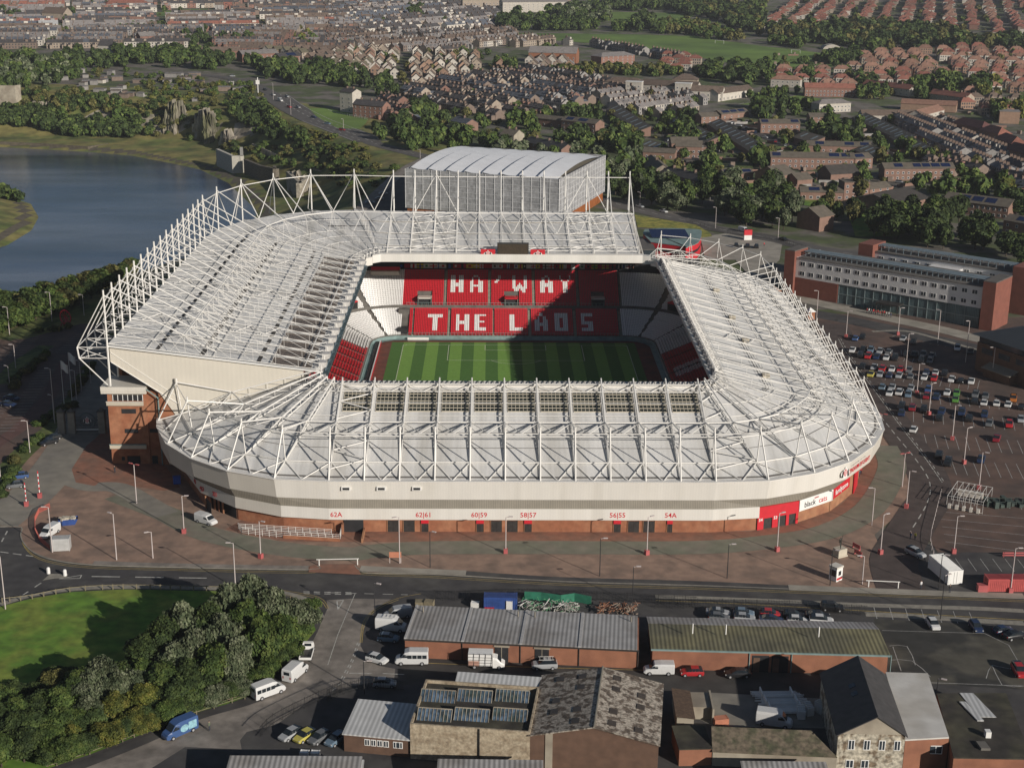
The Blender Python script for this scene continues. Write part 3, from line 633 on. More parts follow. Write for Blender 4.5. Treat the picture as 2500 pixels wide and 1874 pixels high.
# sloping brick wall continuing behind the low roof
mb=MB(); pts=[(-84.2,-1),(-84.2,18.),(-79.6,15.2),(-74,12),(-74,-1)]
mb.add([(x,-50.9,z) for x,z in pts]+[(x,-50.4,z) for x,z in pts],[(0,1,2,3,4)[::-1],(5,6,7,8,9)]+[(i,(i+1)%5,5+(i+1)%5,5+i) for i in range(5)]); part(mb,'brick_wall',m_brick)
mb=MB(); mb.path([(-87.,-51.,18.7),(-84.3,-51.1,16.6),(-84.3,-51.1,0)],.16); part(mb,'drainpipe',m_teal)
for (x0,x1,z0,z1) in ((-94.9,-88.,15.7,17.2),(-93.1,-89.8,12.6,13.7),(-92.7,-89.6,7.8,8.8),(-87.,-84.7,7.8,8.7),(-92.6,-89.6,.0,2.1),(-86.9,-85.6,0,2.),(-93.9,-93.2,1.0,1.9)):
    mb=MB(); yy=-50.5 if x0<-87.3 else -50.1; mb.box(x0,x1,yy,yy+.2,z0,z1,0)
    if x1-x0>5: [mb.box(x0+(x1-x0)*i/6-.07,x0+(x1-x0)*i/6+.07,yy-.05,yy,z0,z1,1) for i in range(7)]; mb.box(x0,x1,yy-.12,yy-.02,z1,z1+.9,2)
    part(mb,'tower_window' if z0>.5 else 'door',[m_dark,m_white,m_grey])
# west facade and back walls (seen from the side only)
mb=MB(); mb.box(-95.6,-94.6,-42,72,-2,27.5,0); part(mb,'brick_wall',m_brick)
mb=MB(); mb.prism([(-95,72),(-92.4,80),(-84,93),(-66,104),(-52,105.6),(39,105.6),(39,104),(-52,104),(-66,102),(-82,91),(-90,79),(-93.5,72)],-2,26,0); part(mb,'brick_wall',m_brick)
mb=MB(); mb.prism([(39,105.6),(50,107),(60.5,105),(70,99),(77.5,91.5),(82.6,82),(84.2,72),(82,72),(75,90),(60,102),(39,103)],-2,13,0); part(mb,'brick_wall',m_brick)
mb=MB(); mb.slab((39.2,62,26),(39.2,105,31.4),(39.2,105,13.5),(39.2,62,24.),.01); mb.add([(39,62,26),(39,105,31.4),(39,105,13.),(39,62,23.8),(39.4,62,26),(39.4,105,31.4),(39.4,105,13.),(39.4,62,23.8)],[(0,1,2,3),(7,6,5,4),(0,4,5,1),(3,2,6,7)]); part(mb,'gable_cladding',m_fasciaf)
# ================================================================ bowl: pitch, terraces, seats
def turf(name,col): return mat(name,col,.9,.10,1.5,bump=.02,detail=6)
m_g1=turf('light_turf',(.17,.33,.055)); m_g2=turf('dark_turf',(.065,.165,.026)); m_line=mat('line_paint',(.62,.66,.5),.8,.05,2); m_track=mat('red_brown_track',(.17,.055,.035),.9,.2,.5,col2=(.12,.05,.035))
mb=MB(); mb.prism([(-45,-60),(44,-60),(44,60),(-45,60)],-.3,.30); tag(mb.build('pitch_surround',m_track),kind='structure')
mb=MB(); mb.face([(-37.6,-56,.31),(36.6,-56,.31),(36.6,55.4,.31),(-37.6,55.4,.31)],1)
sw=68/19.
edges=[-37.6]+[-34+sw*(i) for i in range(0,20)]+[36.6]
for i in range(len(edges)-1):
    if i%2==1 or i==0: mb.face([(edges[i] if i else -34,-56,.316),(edges[i+1],-56,.316),(edges[i+1],55.4,.316),(edges[i] if i else -34,55.4,.316)],0)
pitch=mb.build('pitch',[m_g1,m_g2]); tag(pitch,kind='structure')
ln=MB(); W=.16
def lr(x0,y0,x1,y1): ln.face([(min(x0,x1)-W/2,min(y0,y1)-W/2,.325),(max(x0,x1)+W/2,min(y0,y1)-W/2,.325),(max(x0,x1)+W/2,max(y0,y1)+W/2,.325),(min(x0,x1)-W/2,max(y0,y1)+W/2,.325)])
for a in ((-34,-52.5,-34,52.5),(34,-52.5,34,52.5),(-34,52.5,34,52.5),(-34,0,34,0),(-20.16,52.5,-20.16,36),(20.16,52.5,20.16,36),(-20.16,36,20.16,36),(-9.16,52.5,-9.16,47),(9.16,52.5,9.16,47),(-9.16,47,9.16,47)): lr(*a)
arc=[(9.15*math.cos(t),41.5+9.15*math.sin(t)) for t in np.linspace(math.pi+.65,2*math.pi-.65,14)]; strip(ln,arc,W,.326)
for sx in (-1,1): strip(ln,[(sx*34+-sx*math.cos(t),52.5-math.sin(t)) for t in np.linspace(0,math.pi/2,6)],.12,.327)
tag(ln.build('pitch_markings',m_line),kind='structure')
# bowl path
XW,XE,YN,RC=-44.2,43.0,59.0,9.
def bowl(d,s0=-60.):
    "polyline of a seat row at depth d: west side going north, round, east side going south; returns list of (x,y,nx,ny) every .52 m with block tag"
    out=[]; st=.52
    y=s0
    while y<YN-RC: out.append((XW-d,y,-1,0,'W',y)); y+=st
    r=RC+d; n=int(r*math.pi/2/st)
    for i in range(n):
        a=math.pi-(i+.5)/n*math.pi/2; out.append((XW+RC+r*math.cos(a),YN-RC+r*math.sin(a),math.cos(a),math.sin(a),'NW',math.degrees(math.pi-a)))
    x=XW+RC
    while x<XE-RC: out.append((x,YN+d,0,1,'N',x)); x+=st
    for i in range(n):
        a=math.pi/2-(i+.5)/n*math.pi/2; out.append((XE-RC+r*math.cos(a),YN-RC+r*math.sin(a),math.cos(a),math.sin(a),'NE',math.degrees(math.pi/2-a)))
    y=YN-RC
    while y>s0: out.append((XE+d,y,1,0,'E',y)); y-=st
    return out
def zlow(d): return 1.7+d*.43
def zup(d): return 7.2+(d-12.8)*.59
# terrace surfaces
def surf(d0,d1,zf,name,m,steps=1,keep=None):
    mb=MB(); A=bowl(d0)[::6]+[bowl(d0)[-1]]
    def at(p,d):
        tg,s=p[4],p[5]
        if tg=='W': return (XW-d,s)
        if tg=='E': return (XE+d,s)
        if tg=='N': return (s,YN+d)
        r=RC+d; c=(XW+RC if tg=='NW' else XE-RC); return (c+r*p[2],YN-RC+r*p[3])
    for a,b in zip(A[:-1],A[1:]):
        if keep and (a[4] not in keep): continue
        mb.face([(*at(a,d0),zf(d0)),(*at(b,d0),zf(d0)),(*at(b,d1),zf(d1)),(*at(a,d1),zf(d1))][::-1])
    return part(mb,name,m)
surf(-.6,11.9,lambda d:zlow(d)-.05,'lower_terrace',m_conc); surf(12.7,20.5,lambda d:zup(d)-.05,'upper_terrace',m_conc); surf(20.5,26.5,lambda d:zup(d)-.05,'upper_terrace',m_conc,keep=('N','NW','NE')); surf(26.5,27.8,lambda d:zup(d)-.05,'upper_terrace',m_conc,keep=('N','NW'))
surf(-.65,-.6,lambda d:.2 if d<-.62 else zlow(d)+.1,'perimeter_wall',m_teal); surf(11.9,12.7,lambda d:zlow(11.9)-.1,'gangway',m_conc); surf(12.65,12.7,lambda d:6.7 if d<12.68 else zup(12.7)+.8,'balcony_wall',m_conc)
surf(-2.2,-.66,lambda d:.55,'pitch_side_path',m_teal)
# lettering bitmaps
FONT={'H':["11..11"]*4+["111111"]*2+["11..11"]*4,'A':["..11..",".1..1.",".1..1.","11..11","11..11","111111","111111","11..11","11..11","11..11"],
"'":["..11","..11",".11.","11.."]+["...."]*6,'W':["11.....11"]*5+["11..1..11","11.111.11","111111111",".111.111.",".11...11."],'Y':["1....1","1....1",".1..1.","..11..","..11.."]+["..11.."]*5,
'T':["111111","111111"]+["..11.."]*8,'E':["111111","11....","11....","11....","11111.","11....","11....","11....","111111","111111"],'L':["11...."]*8+["111111","111111"],
'D':["111111","111111"]+["11..11"]*6+["111111","111111"],'S':["111111","111111","11....","11....","111111","111111","....11","....11","111111","111111"]}
UP=[('H',738,815),('A',850,928),("'",1000,1035),('W',1112,1195),('A',1272,1350),('Y',1385,1462)]
LO=[('T',603,690),('H',768,845),('E',882,950),('L',1088,1172),('A',1243,1322),('D',1358,1445),('S',1520,1590)]
def plane_pt(px,py,zf_,up):
    d=ray(*c5(px,py)); sl=.59 if up else .43; z0=(7.2-12.8*.59) if up else 1.7
    t=(z0+sl*(CAM[1]-YN)-CAM[2])/(d[2]-sl*d[1]); p=CAM+t*d; return p[0],p[1]-YN
def letters(L,up,y0,y1):
    out=[]
    for ch,a,b in L:
        x0,d1=plane_pt(a,y0,None,up); x1,d0=plane_pt(b,y1,None,up); xb,_=plane_pt(a,y1,None,up); out.append((ch,(x0+xb)/2,x1+(x0-xb)/2*0,d0,d1))
    return out
LU,LL=letters(UP,True,186,290),letters(LO,False,418,522)
def in_letter(LS,x,d):
    for ch,x0,x1,d0,d1 in LS:
        if x0<=x<x1 and d0<=d<d1:
            bm_=FONT[ch]; r=int((d1-d)/(d1-d0)*len(bm_)); c=int((x-x0)/(x1-x0)*len(bm_[0])); return bm_[min(r,len(bm_)-1)][min(c,len(bm_[0])-1)]=='1'
    return False
aisN_lo=[(-38.5,-32.9),(-31.9,-31.2),(-20.9,-20.1),(-7.1,-6.1),(4.1,5.2),(18.2,19.2),(32.3,33.3)]
aisN_up=[(-36.2,-35.3),(-22.3,-21.2),(-8.5,-7.3),(5.6,6.6),(19.6,20.5),(33.4,34.3)]
seats={'r':[], 'w':[]}; rails=MB()
def seatc(tg,s,d,x,up):
    if tg=='N':
        for a,b in (aisN_up if up else aisN_lo):
            if a<=x<=b: return None
        if up:
            for a,b in ((-30.6,-26.),(-3.2,1.2),(24.2,28.6)):
                if a<=x<=b and d<18.5: return None
            if x<-36.2: return 'w'
            if x>34.3: return 'w'
            return 'w' if in_letter(LU,x,d) else 'r'
        if x<-38.5: return 'w'
        if x>33.3: return 'w'
        return 'w' if in_letter(LL,x,d) else 'r'
    if tg in('NW','NE'):
        a=s if tg=='NW' else 90-s
        if abs(a-60)<2.2 or (not up and abs(a-18)<1.6): return None
        if up and 35<a<52 and d<18.5: return None
        return 'w'
    y=s
    if tg=='W':
        if y>41.5: return 'w' if y>43 or d>0 else 'r'
        for c in (41.3,35,28,21.3,14.5,8,1): 
            if abs(y-c)<.45: return None
        return 'r'
    if y>38: return 'w'
    for c in (37.6,31,24,17.5,11,4):
        if abs(y-c)<.45: return None
    return 'w' if (13<y<21 and d>1 and (int(y*2)+int(d*1.3))%3>0 and d<9) else 'r'
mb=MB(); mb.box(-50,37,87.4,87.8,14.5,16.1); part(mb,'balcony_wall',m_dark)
rows=[(i*.75,False) for i in range(16)]+[(13.1+i*.75,True) for i in range(32)]
for d,up in rows:
    z=(zup if up else zlow)(d)
    for (x,y,nx,ny,tg,s) in bowl(d,-40. if d<16 else 30.):
        if up and (tg in('W','E') and d>20 or tg=='NE' and d>26): continue
        c=seatc(tg,s,d,x,up)
        if c and not(up and d>27): seats[c].append((x,y,nx,ny,z))
def seat_mesh(L,name,m):
    A=np.array(L); n=len(A); nx,ny=A[:,2],A[:,3]; tx,ty=-ny,nx; V=[]
    # profile points: pan front, pan back, back top (along n, up)
    for (s,o,h) in ((-.2,-.22,.38),(.2,-.22,.38),(.2,.12,.36),(-.2,.12,.36),(-.2,.24,.78),(.2,.24,.78),(.2,.30,.3),(-.2,.30,.3),(-.2,-.2,.05),(.2,-.2,.05)):
        V.append(np.stack([A[:,0]+tx*s+nx*o,A[:,1]+ty*s+ny*o,A[:,4]+h],1))
    V=np.stack(V,1).reshape(-1,3); base=(np.arange(n)*10)[:,None]; F=[]
    for f in ((0,1,2,3),(3,2,5,4),(4,5,6,7),(8,9,1,0)): F.append(base+np.array(f)[None])
    F=np.concatenate(F,0); me=bpy.data.meshes.new(name); me.from_pydata(V.tolist(),[],F.tolist()); me.materials.append(m); me.update()
    o=bpy.data.objects.new(name,me); scene.collection.objects.link(o); o.parent=ST; o['kind']='stuff'; return o
seat_mesh(seats['r'],'red_seats',m_seatr); seat_mesh(seats['w'],'white_seats',m_seatw)
# aisle stairs
mb=MB()
for up,al in ((False,aisN_lo),(True,aisN_up)):
    for a,b in al:
        if b-a>3: continue
        zf_=zup if up else zlow; d0,d1=(12.8,27.5) if up else (-.5,11.8)
        k=int((d1-d0)/.4)
        for i in range(k): d=d0+i*.4; mb.box(a+.1,b-.1,YN+d,YN+d+.42,zf_(d)-.1,zf_(d)+.12)
part(mb,'aisle_stairs',mat('stair_concrete',(.30,.28,.22),.9,.2,1.))
# vomitories
for k,(a,b) in enumerate(((-30.5,-26.2),(-3.1,1.1),(24.3,28.5))):
    mb=MB(); y0=YN+12.9; mb.box(a,a+.25,y0,y0+5.3,7.2,10.1,1); mb.box(b-.25,b,y0,y0+5.3,7.2,10.1,1); mb.box(a+.25,b-.25,y0+.6,y0+5,7.2,9.6,0); mb.box(a-.05,b+.05,y0,y0+3.0,9.8,10.2,2); mb.box(a+1.4,a+1.5,y0-.1,y0+.6,7.2,8.4,1); mb.box(a+2.7,a+2.8,y0-.1,y0+.6,7.2,8.4,1)
    part(mb,'vomitory',[m_dark,m_conc,m_red if k==1 else m_fasciaf])
for sx,tgx in ((-1,'NW'),(1,'NE')):
    a=math.radians(135 if sx<0 else 45); c=(XW+RC if sx<0 else XE-RC); r0=RC+13.
    mb=MB(); mb.box(-2.4,2.4,0,5,7.2,9.9,0); mb.box(-2.5,2.5,-.1,3.,9.9,10.3,1); mb.box(-2.5,-2.3,-.1,5,7.2,9.9,2); mb.box(2.3,2.5,-.1,5,7.2,9.9,2)
    o=part(mb,'vomitory',[m_dark,m_red,m_conc]); o.location=(c+r0*math.cos(a),YN-RC+r0*math.sin(a),0); o.rotation_euler.z=a-math.pi/2
# players' tunnel opening in the north-west corner
mb=MB(); mb.box(-38.4,-33.,YN+.0,YN+11.8,zlow(-.6),7.0,0); mb.face([(-38.3,YN-.05,1.2),(-35.6,YN-.05,1.2),(-35.6,YN+11.8,7.05),(-38.3,YN+11.8,7.05)],1); 
mb=MB(); mb.add([(-38.4,YN-.3,.6),(-36.2,YN-.3,.6),(-36.2,YN+11.8,7.1),(-38.4,YN+11.8,7.1)],[(0,1,2,3)],1); mb.box(-36.2,-33.,YN+.4,YN+9.,.4,3.4,0); mb.box(-36.3,-33.,YN+9,YN+11.9,3.4,7.3,1); mb.box(-37.6,-37.,YN+2,YN+2.6,2.,2.9,2)
part(mb,'tunnel_opening',[m_dark,m_conc,mat('blue_plastic',(.02,.06,.5),.5,.1,2)])
# hospitality box upper left, flag banner line, rear wall, dark sheet painted as the shade of the back rows
mb=MB(); mb.box(-46,-36.8,82.,88,15.,16.2,0); mb.box(-46,-36.8,84,84.4,16.2,17.3,1); mb.box(-46,-36.8,84.4,88,17.3,18.6,2); part(mb,'hospitality_box',[m_fasciaf,m_red,m_dark])
mb=MB(); mb.box(-60,38.8,97,97.6,0,29.5,0); mb.box(-60,38.8,89.5,90,14.,29.5,0); mb.box(-60,38.8,88.2,89.5,15.9,16.,0); mb.prism([(38.8,86.2),(60,86.2),(60,87),(38.8,87)],0,20.,0); mb.prism([(34,86),(52,86),(58,80),(60,80),(52,87),(34,87)],0,16.5,0); part(mb,'rear_wall_and_shade',m_dark)
fc=[mat('flag_'+n_,c_,.8,.1,2) for n_,c_ in (('red',(.45,.02,.03)),('white',(.6,.58,.55)),('black',(.02,.02,.02)),('yellow',(.6,.45,.03)),('blue',(.03,.06,.3)),('green',(.03,.2,.06)))]
rng=random.Random(3); mb=MB(); x=-44.
while x<37:
    w_=rng.uniform(.8,2.4); kind=rng.random(); m0=rng.choice([0,0,0,1,1,1,1,1,2,3]); m1=rng.choice([0,0,0,1,1,2,4,5,0]); y=87.9
    mb.box(x,x+w_,y,y+.1,16.1,17.5,m0)
    if kind<.35: mb.box(x+w_*.4,x+w_*.6,y-.02,y,16.12,17.48,m1); mb.box(x,x+w_,y-.03,y-.01,16.65,16.95,m1)
    elif kind<.7: mb.box(x+w_*.33,x+w_*.66,y-.02,y,16.12,17.48,m1)
    else: mb.box(x+w_*.3,x+w_*.7,y-.02,y,16.5,17.2,m1)
    x+=w_+.05
part(mb,'flag_banners',fc,kind=None)
# under-roof light fittings
mb=MB()
for x in (-40,-32,-24,-19.5,-17,-12,-4,-1.5,12,20,34): mb.box(x-.6,x+.6,62.4,62.9,24.1,24.5)
part(mb,'light_fitting',m_white)
# pitch-side boards, dugout cover and tunnel board
mb=MB(); mb.box(-41.2,-40.9,12,54,.3,1.2,0); mb.box(-40.85,-40.8,12,54,.35,1.15,1); mb.box(-42.4,-41.2,12,54,.3,.9,2); part(mb,'advert_boards',[m_white,m_red,m_dark])
mb=MB(); mb.box(-33,-26.5,57.2,57.5,.3,1.3,0); part(mb,'advert_boards',m_white)
mb=MB()
for i in range(60): x=-33+i*1.1; mb.tube((x,YN-.6,1.6),(x,YN-.6,2.5),.05,n=4)
mb.tube((-33,YN-.6,2.5),(33,YN-.6,2.5),.05,n=4)
for i in range(60): x=-34+i*1.15; mb.tube((x,YN+12.6,7.6),(x,YN+12.6,8.7),.05,n=4)
mb.tube((-34,YN+12.6,8.7),(34,YN+12.6,8.7),.06,n=4)
part(mb,'handrail',m_teal)
# ================================================================ ground sheets round the stadium
m_asph=mat('dark_asphalt',(.05,.047,.048),.9,.25,.35,col2=(.072,.068,.064),bump=.01,detail=8)
m_asph2=mat('pale_asphalt',(.25,.22,.19),.9,.25,.5,col2=(.17,.15,.13),detail=8)
m_carp=mat('brown_car_park_asphalt',(.125,.078,.06),.9,.22,.25,col2=(.085,.06,.05),detail=8)
m_pav=mat('red_brown_pavers',(.31,.205,.15),.9,.16,.5,col2=(.21,.145,.11),detail=8,wave=('X',5,.06))
m_pavr=mat('brick_red_pavers',(.27,.125,.08),.9,.16,.6,col2=(.21,.115,.08),detail=8)
m_pavg=mat('green_grey_pavers',(.165,.165,.12),.9,.15,.4,col2=(.20,.18,.14),detail=8)
m_tarm=mat('buff_grey_tarmac',(.25,.23,.19),.9,.15,.35,col2=(.20,.185,.16),detail=8)
m_kerb=mat('pale_kerb',(.26,.24,.20),.9,.2,1.)
m_mark=mat('road_paint_white',(.45,.44,.40),.8,.25,1.5)
m_yel=mat('road_paint_yellow',(.40,.30,.10),.8,.25,1.5)
m_grass=mat('mown_grass',(.10,.20,.02),.95,.35,.4,col2=(.17,.22,.032),bump=.08,detail=8)
m_verge=mat('rough_verge',(.12,.14,.035),.95,.4,.5,col2=(.05,.075,.02),bump=.1,detail=8)
m_pale=mat('pale_stone_paving',(.34,.31,.26),.9,.15,.3,col2=(.26,.24,.20))
sheet('road_asphalt',[(-260,-430),(330,-430),(330,-96),(-100,-96),(-100,-60),(-260,-60)],m_asph,.02,px=False)
sheet('car_park_asphalt',[(84,-100),(330,-100),(330,80),(84,95)],m_carp,.045,px=False)
sheet('west_car_park_asphalt',[c4(-200,560),c4(150,560),c4(480,468),c4(640,470),c4(640,700),c4(390,1140),c4(0,1530),c4(-300,1530)],m_carp,.045)
conc=[c4(650,600),c4(560,830),c4(420,1010),c4(250,1180),c4(30,1420),b1(0,60),b1(0,210),b1(122,215),b1(122,260),b1(140,312),b1(200,365),b1(330,410),b1(560,438),b1(1000,450),b1(1850,466),b1(1905,440),b2(165,440),b2(195,470),b2(260,487),b2(660,494),b2(1400,537),b2(2212,560),b3(800,585),b3(1300,602),b3(1465,602),b3(1315,258),b3(1500,100),c6(1565,1440),c6(1345,1120)]
cw=[GR(p) for p in conc]+[(88,-40),(88,110),(-110,112),(-115,60)]
sheet('concourse_paving',cw,m_pav,.06,px=False)
def offset_line(line,w): L,Rr=strip_pts(line,w); return L,Rr
def wstrip(name,px,w,lift,m,k=5,world=False,kind='structure'):
    line=smooth_line([p if world else GR(p) for p in px],k); mb=MB(); strip(mb,line,w,lift,0); o=mb.build(name,m); return tag(o,kind=kind),line
base=[(-60.3,-84.1),(-50.7,-88.6),(-40.6,-90.),(38.9,-90.),(48.8,-88.7),(58.2,-84.8),(66.8,-78.3),(73.5,-69.5),(80,-52),(85,-30)]
o_,_=wstrip('brick_apron',[(p[0]*1.022,p[1]*1.022-.6) for p in base],5.6,.07,m_pavr,world=True)
wstrip('green_path',[b1(700,20),b1(1000,135),b1(1250,255),b1(1700,345),b1(2100,375),b2(250,360),b2(600,338),b2(1300,336),b2(2212,336),b3(700,300),b3(1000,250),b3(1200,165),b3(1330,50),c6(1420,1330),c6(1370,1200)],6.6,.08,m_pavg)
wstrip('grey_tarmac_path',[c4(640,560),c4(600,800),c4(480,1080),c4(370,1280),c4(200,1480),b1(60,120),b1(-40,200)],11.,.09,m_tarm)
wstrip('grey_tarmac_path',[c4(330,1360),c4(520,1440),c4(700,1450),c4(860,1530),b1(1000,140)],5.5,.10,m_tarm)
sheet('dark_paver_patch',[c4(430,1340),c4(520,1200),c4(650,1090),c4(1000,1330),c4(1080,1450),c4(980,1470),c4(780,1440),c4(560,1440),c4(455,1420)],m_pavr,.105)
# edge kerb of the concourse
mb=MB(); ln_=smooth_line([GR(p) for p in [b1(0,212),b1(122,215),b1(120,260),b1(140,312),b1(200,368),b1(330,413),b1(560,441),b1(1000,454),b1(1850,470),b1(1905,444)]],3)
for a,b in zip(ln_[:-1],ln_[1:]): mb.wall(a,b,0,.14,.25,0)
ln2=smooth_line([GR(p) for p in [b2(160,444),b2(190,474),b2(260,491),b2(660,498),b2(1400,541),b2(2212,565),b3(1300,606),b3(2212,640)]],3)
for a,b in zip(ln2[:-1],ln2[1:]): mb.wall(a,b,0,.14,.25,0)
tag(mb.build('kerb',m_kerb),kind='structure')
wstrip('pavement',[b1(560,428),b1(1000,442),b1(1850,458)],1.8,.11,m_asph2)
wstrip('pavement',[b2(195,462),b2(660,484),b2(830,490)],2.6,.11,m_pale)
wstrip('pavement',[b2(830,492),b2(1400,528),b2(2212,552),b3(800,578)],2.2,.11,m_asph)
wstrip('pavement',[b3(800,576),b3(1300,596),b3(2000,622),b3(2212,628)],2.4,.11,m_pale)
# grass island, its pavement and fence line
gi=[b1(-60,705),b1(0,690),b1(190,640),b1(420,602),b1(740,586),b1(1500,600),b1(1700,640),b1(1850,700),b1(1895,830),b1(1790,960),b1(1690,1050),b1(1470,1235),b1(1180,1335),b1(930,1425),b1(540,1575),b1(280,1662),b1(-60,1800)]
sheet('grass_island',gi,m_grass,.05)
wstrip('pavement',[b1(-60,690),b1(0,678),b1(190,622),b1(420,588),b1(740,573),b1(1500,586),b1(1700,610),b1(1850,660),b1(1925,760)],1.6,.10,m_kerb)
side=[b1(1960,650),b1(1965,700),b1(1905,840),b1(1800,1045),b1(1640,1180),b1(1500,1268),b1(1180,1352),b1(870,1505),b1(490,1662),b1(100,1790),b1(700,1790),b1(1110,1530),b1(1450,1545),b1(1440,1490),b1(1480,1440),b1(1660,1395),b1(1880,1235),b2(0,1225),b2(75,1180),b2(230,1150),b2(400,1118),b2(405,1062),b2(320,1045),b2(235,990),b2(197,925),b2(205,850),b2(265,720),b2(380,645),b2(160,640)]
sheet('side_road',side,m_asph2,.03)
wstrip('pavement',[b1(1640,1195),b1(1480,1262),b1(1180,1350),b1(870,1490),b1(490,1640),b1(200,1740)],2.2,.06,m_asph)
wstrip('service_lane',[b2(420,1075),b2(1000,1085),b2(1500,1080),b2(2212,1120),b3(1000,1160)],9.,.028,mat('lane_asphalt',(.05,.046,.042),.9,.3,.3))
# verges and second carriageway on the right
wstrip('pale_verge',[b3(0,628),b3(700,655),b3(1200,678),b3(1900,700),b3(2212,716)],1.6,.05,m_kerb)
wstrip('pavement',[b3(1260,735),b3(1500,745),b3(1950,775),b3(2212,790)],1.8,.05,m_kerb)
sheet('yard_asphalt',[b3(1310,760),b3(1960,800),b3(2212,880),b3(2400,1200),b3(1640,1150),b3(1400,1080)],mat('yard_asphalt',(.085,.078,.06),.9,.35,.25,col2=(.035,.034,.03),detail=10,mixlo=.45,mixhi=.55),.03)
# white and yellow road markings
mk=MB(); yl=MB()
def pl(L,k=4): return smooth_line([GR(p) for p in L],k)
dashes(mk,pl([b1(550,508),b1(1240,518)],1),.35,.04,5.5,3.0)
dashes(mk,pl([b1(130,625),b1(280,525)],1),.3,.04,2.,2.)
strip(mk,pl([b1(355,522),b1(490,500)],1),.2,.04); strip(mk,pl([b1(355,522),b1(480,520)],1),.2,.04); strip(mk,pl([b1(480,520),b1(490,500)],1),.2,.04)
dashes(mk,pl([b1(1820,600),b1(2130,606)],1),.3,.045,1.2,.8); dashes(mk,pl([b1(1820,610),b1(2130,616)],1),.3,.045,1.2,.8); dashes(mk,pl([b2(0,605),b2(480,618)],1),.2,.045,2,1.5)
strip(mk,pl([b2(165,610),b2(60,860),b2(0,1040)],1),.14,.05); 
for L in ([b2(55,655),b2(95,650)],[b2(95,650),b2(62,705)],[b2(62,705),b2(55,655)]): strip(mk,pl(L,1),.25,.05)
dashes(mk,pl([b2(190,910),b2(150,1020),b2(90,1130),b2(0,1220)],3),.2,.05,1,1); dashes(mk,pl([b2(180,905),b2(140,1015),b2(80,1122)],3),.2,.05,1,1)
strip(mk,pl([b2(130,1088),b2(265,1090)],1),.2,.05); strip(mk,pl([b2(330,1090),b2(460,1096)],1),.2,.05)
dashes(mk,pl([b1(10,300),b1(50,225)],1),.3,.04,2,1.5)
dashes(mk,pl([b1(0,360),b1(200,388)],1),.3,.04,2,1)
for dy in (0,9): strip(yl,pl([b1(135,225+dy),b1(135,300+dy),b1(200,378+dy),b1(330,424+dy),b1(560,450+dy),b1(1000,462+dy),b1(1850,480+dy),b1(1940,450+dy)],3),.12,.045)
for dy in (0,9): strip(yl,pl([b2(150,450+dy),b2(200,487+dy),b2(660,508+dy),b2(1400,552+dy),b2(2212,576+dy),b3(1300,616+dy),b3(2212,652+dy)],3),.12,.045)
strip(yl,pl([b3(0,652),b3(500,672),b3(1280,716),b3(2212,770)],3),.2,.045)
for L in ([b2(195,905),b2(215,780),b2(290,700),b2(420,640),b2(560,612)],[b2(205,905),b2(225,785),b2(298,706),b2(425,648)],[b1(1960,700),b1(1900,640),b1(1700,600)],[b1(1972,700),b1(1912,632),b1(1700,592)]): strip(yl,pl(L,4),.12,.05)
strip(yl,pl([b2(420,1020),b2(1150,1050),b2(1900,1070)],3),.15,.05)
# east road beside the stadium and the car park lines
east=pl([c6(1062,470),c6(1150,640),c6(1290,860),c6(1460,1110),c6(1620,1350),c6(1650,1500),b3(1590,130),b3(1500,280),b3(1430,420),b3(1480,600)],5)
eastb=MB(); strip(eastb,east,9.5,.075); tag(eastb.build('east_road',mat('east_road_asphalt',(.075,.056,.05),.9,.25,.3)),kind='structure')
dashes(mk,pl([c6(1150,690),c6(1290,940),c6(1420,1110),c6(1560,1280),c6(1645,1420),b3(1630,70),b3(1530,240)],5),.25,.115,3.,2.2)
for off in (0,14): dashes(mk,pl([c6(1098+off,560),c6(1150+off,650),c6(1300+off,850),c6(1460+off,1070),c6(1600+off,1250),c6(1720+off,1420)],5),.2,.115,2.,.4 if off==0 else 2.)
tag(mk.build('road_markings',m_mark),kind='structure'); tag(yl.build('yellow_lines',m_yel),kind='structure')
# hotel street
wstrip('hotel_pavement',[c6(800,300),c6(1000,350),c6(1300,415),c6(1700,500),c6(1940,560),c6(2150,610)],7.5,.10,m_pale)
wstrip('hotel_road',[c6(880,395),c6(1000,415),c6(1300,475),c6(1600,545),c6(1900,610),c6(2300,700)],9.,.05,m_asph)
wstrip('kerb_strip',[c6(1300,515),c6(1500,512),c6(1700,560),c6(1930,625)],1.6,.08,m_kerb)
# car park bays: rows given by photo pixels, lines every 2.5 m
bl=MB()
def bays(a,b,depth,w=2.5,end=True):
    a=np.array(GR(a));b=np.array(GR(b));L=np.hypot(*(b-a));u=(b-a)/L;n=np.array([u[1],-u[0]])*depth
    for i in range(int(L/w)+1):
        p=a+u*i*w; strip(bl,[tuple(p),tuple(p+n)],.13,.055)
    return a,u,n
ROWS={}
for nm,a,b,dep in (('r1',c6(1120,600),c6(1720,640),5),('r1b',c6(1420,545),c6(1920,640),-5),('r2',c6(1180,660),c6(1680,715),-5),('r3',c6(1230,760),c6(1960,840),5),('r3b',c6(1230,760),c6(1960,840),-5),
  ('r4',c6(1310,890),c6(2300,965),5),('r4b',c6(1310,890),c6(2300,965),-5),('r5',c6(1430,1010),c6(2300,1085),5),('r5b',c6(1430,1010),c6(2300,1085),-5),
  ('r6',c6(1560,1165),c6(2300,1215),5),('r6b',c6(1560,1165),c6(2300,1215),-5),('r7',c6(1660,1320),c6(2300,1360),5),('r7b',c6(1660,1320),c6(2300,1360),-5),('r8',c6(1760,1500),c6(2300,1540),5)):
    ROWS[nm]=bays(a,b,dep)
for k in range(5):
    a,b=b3(1700+10*k,230+45*k-110),b3(2212,270+50*k-110); strip(bl,pl([a,b],1),.13,.055)
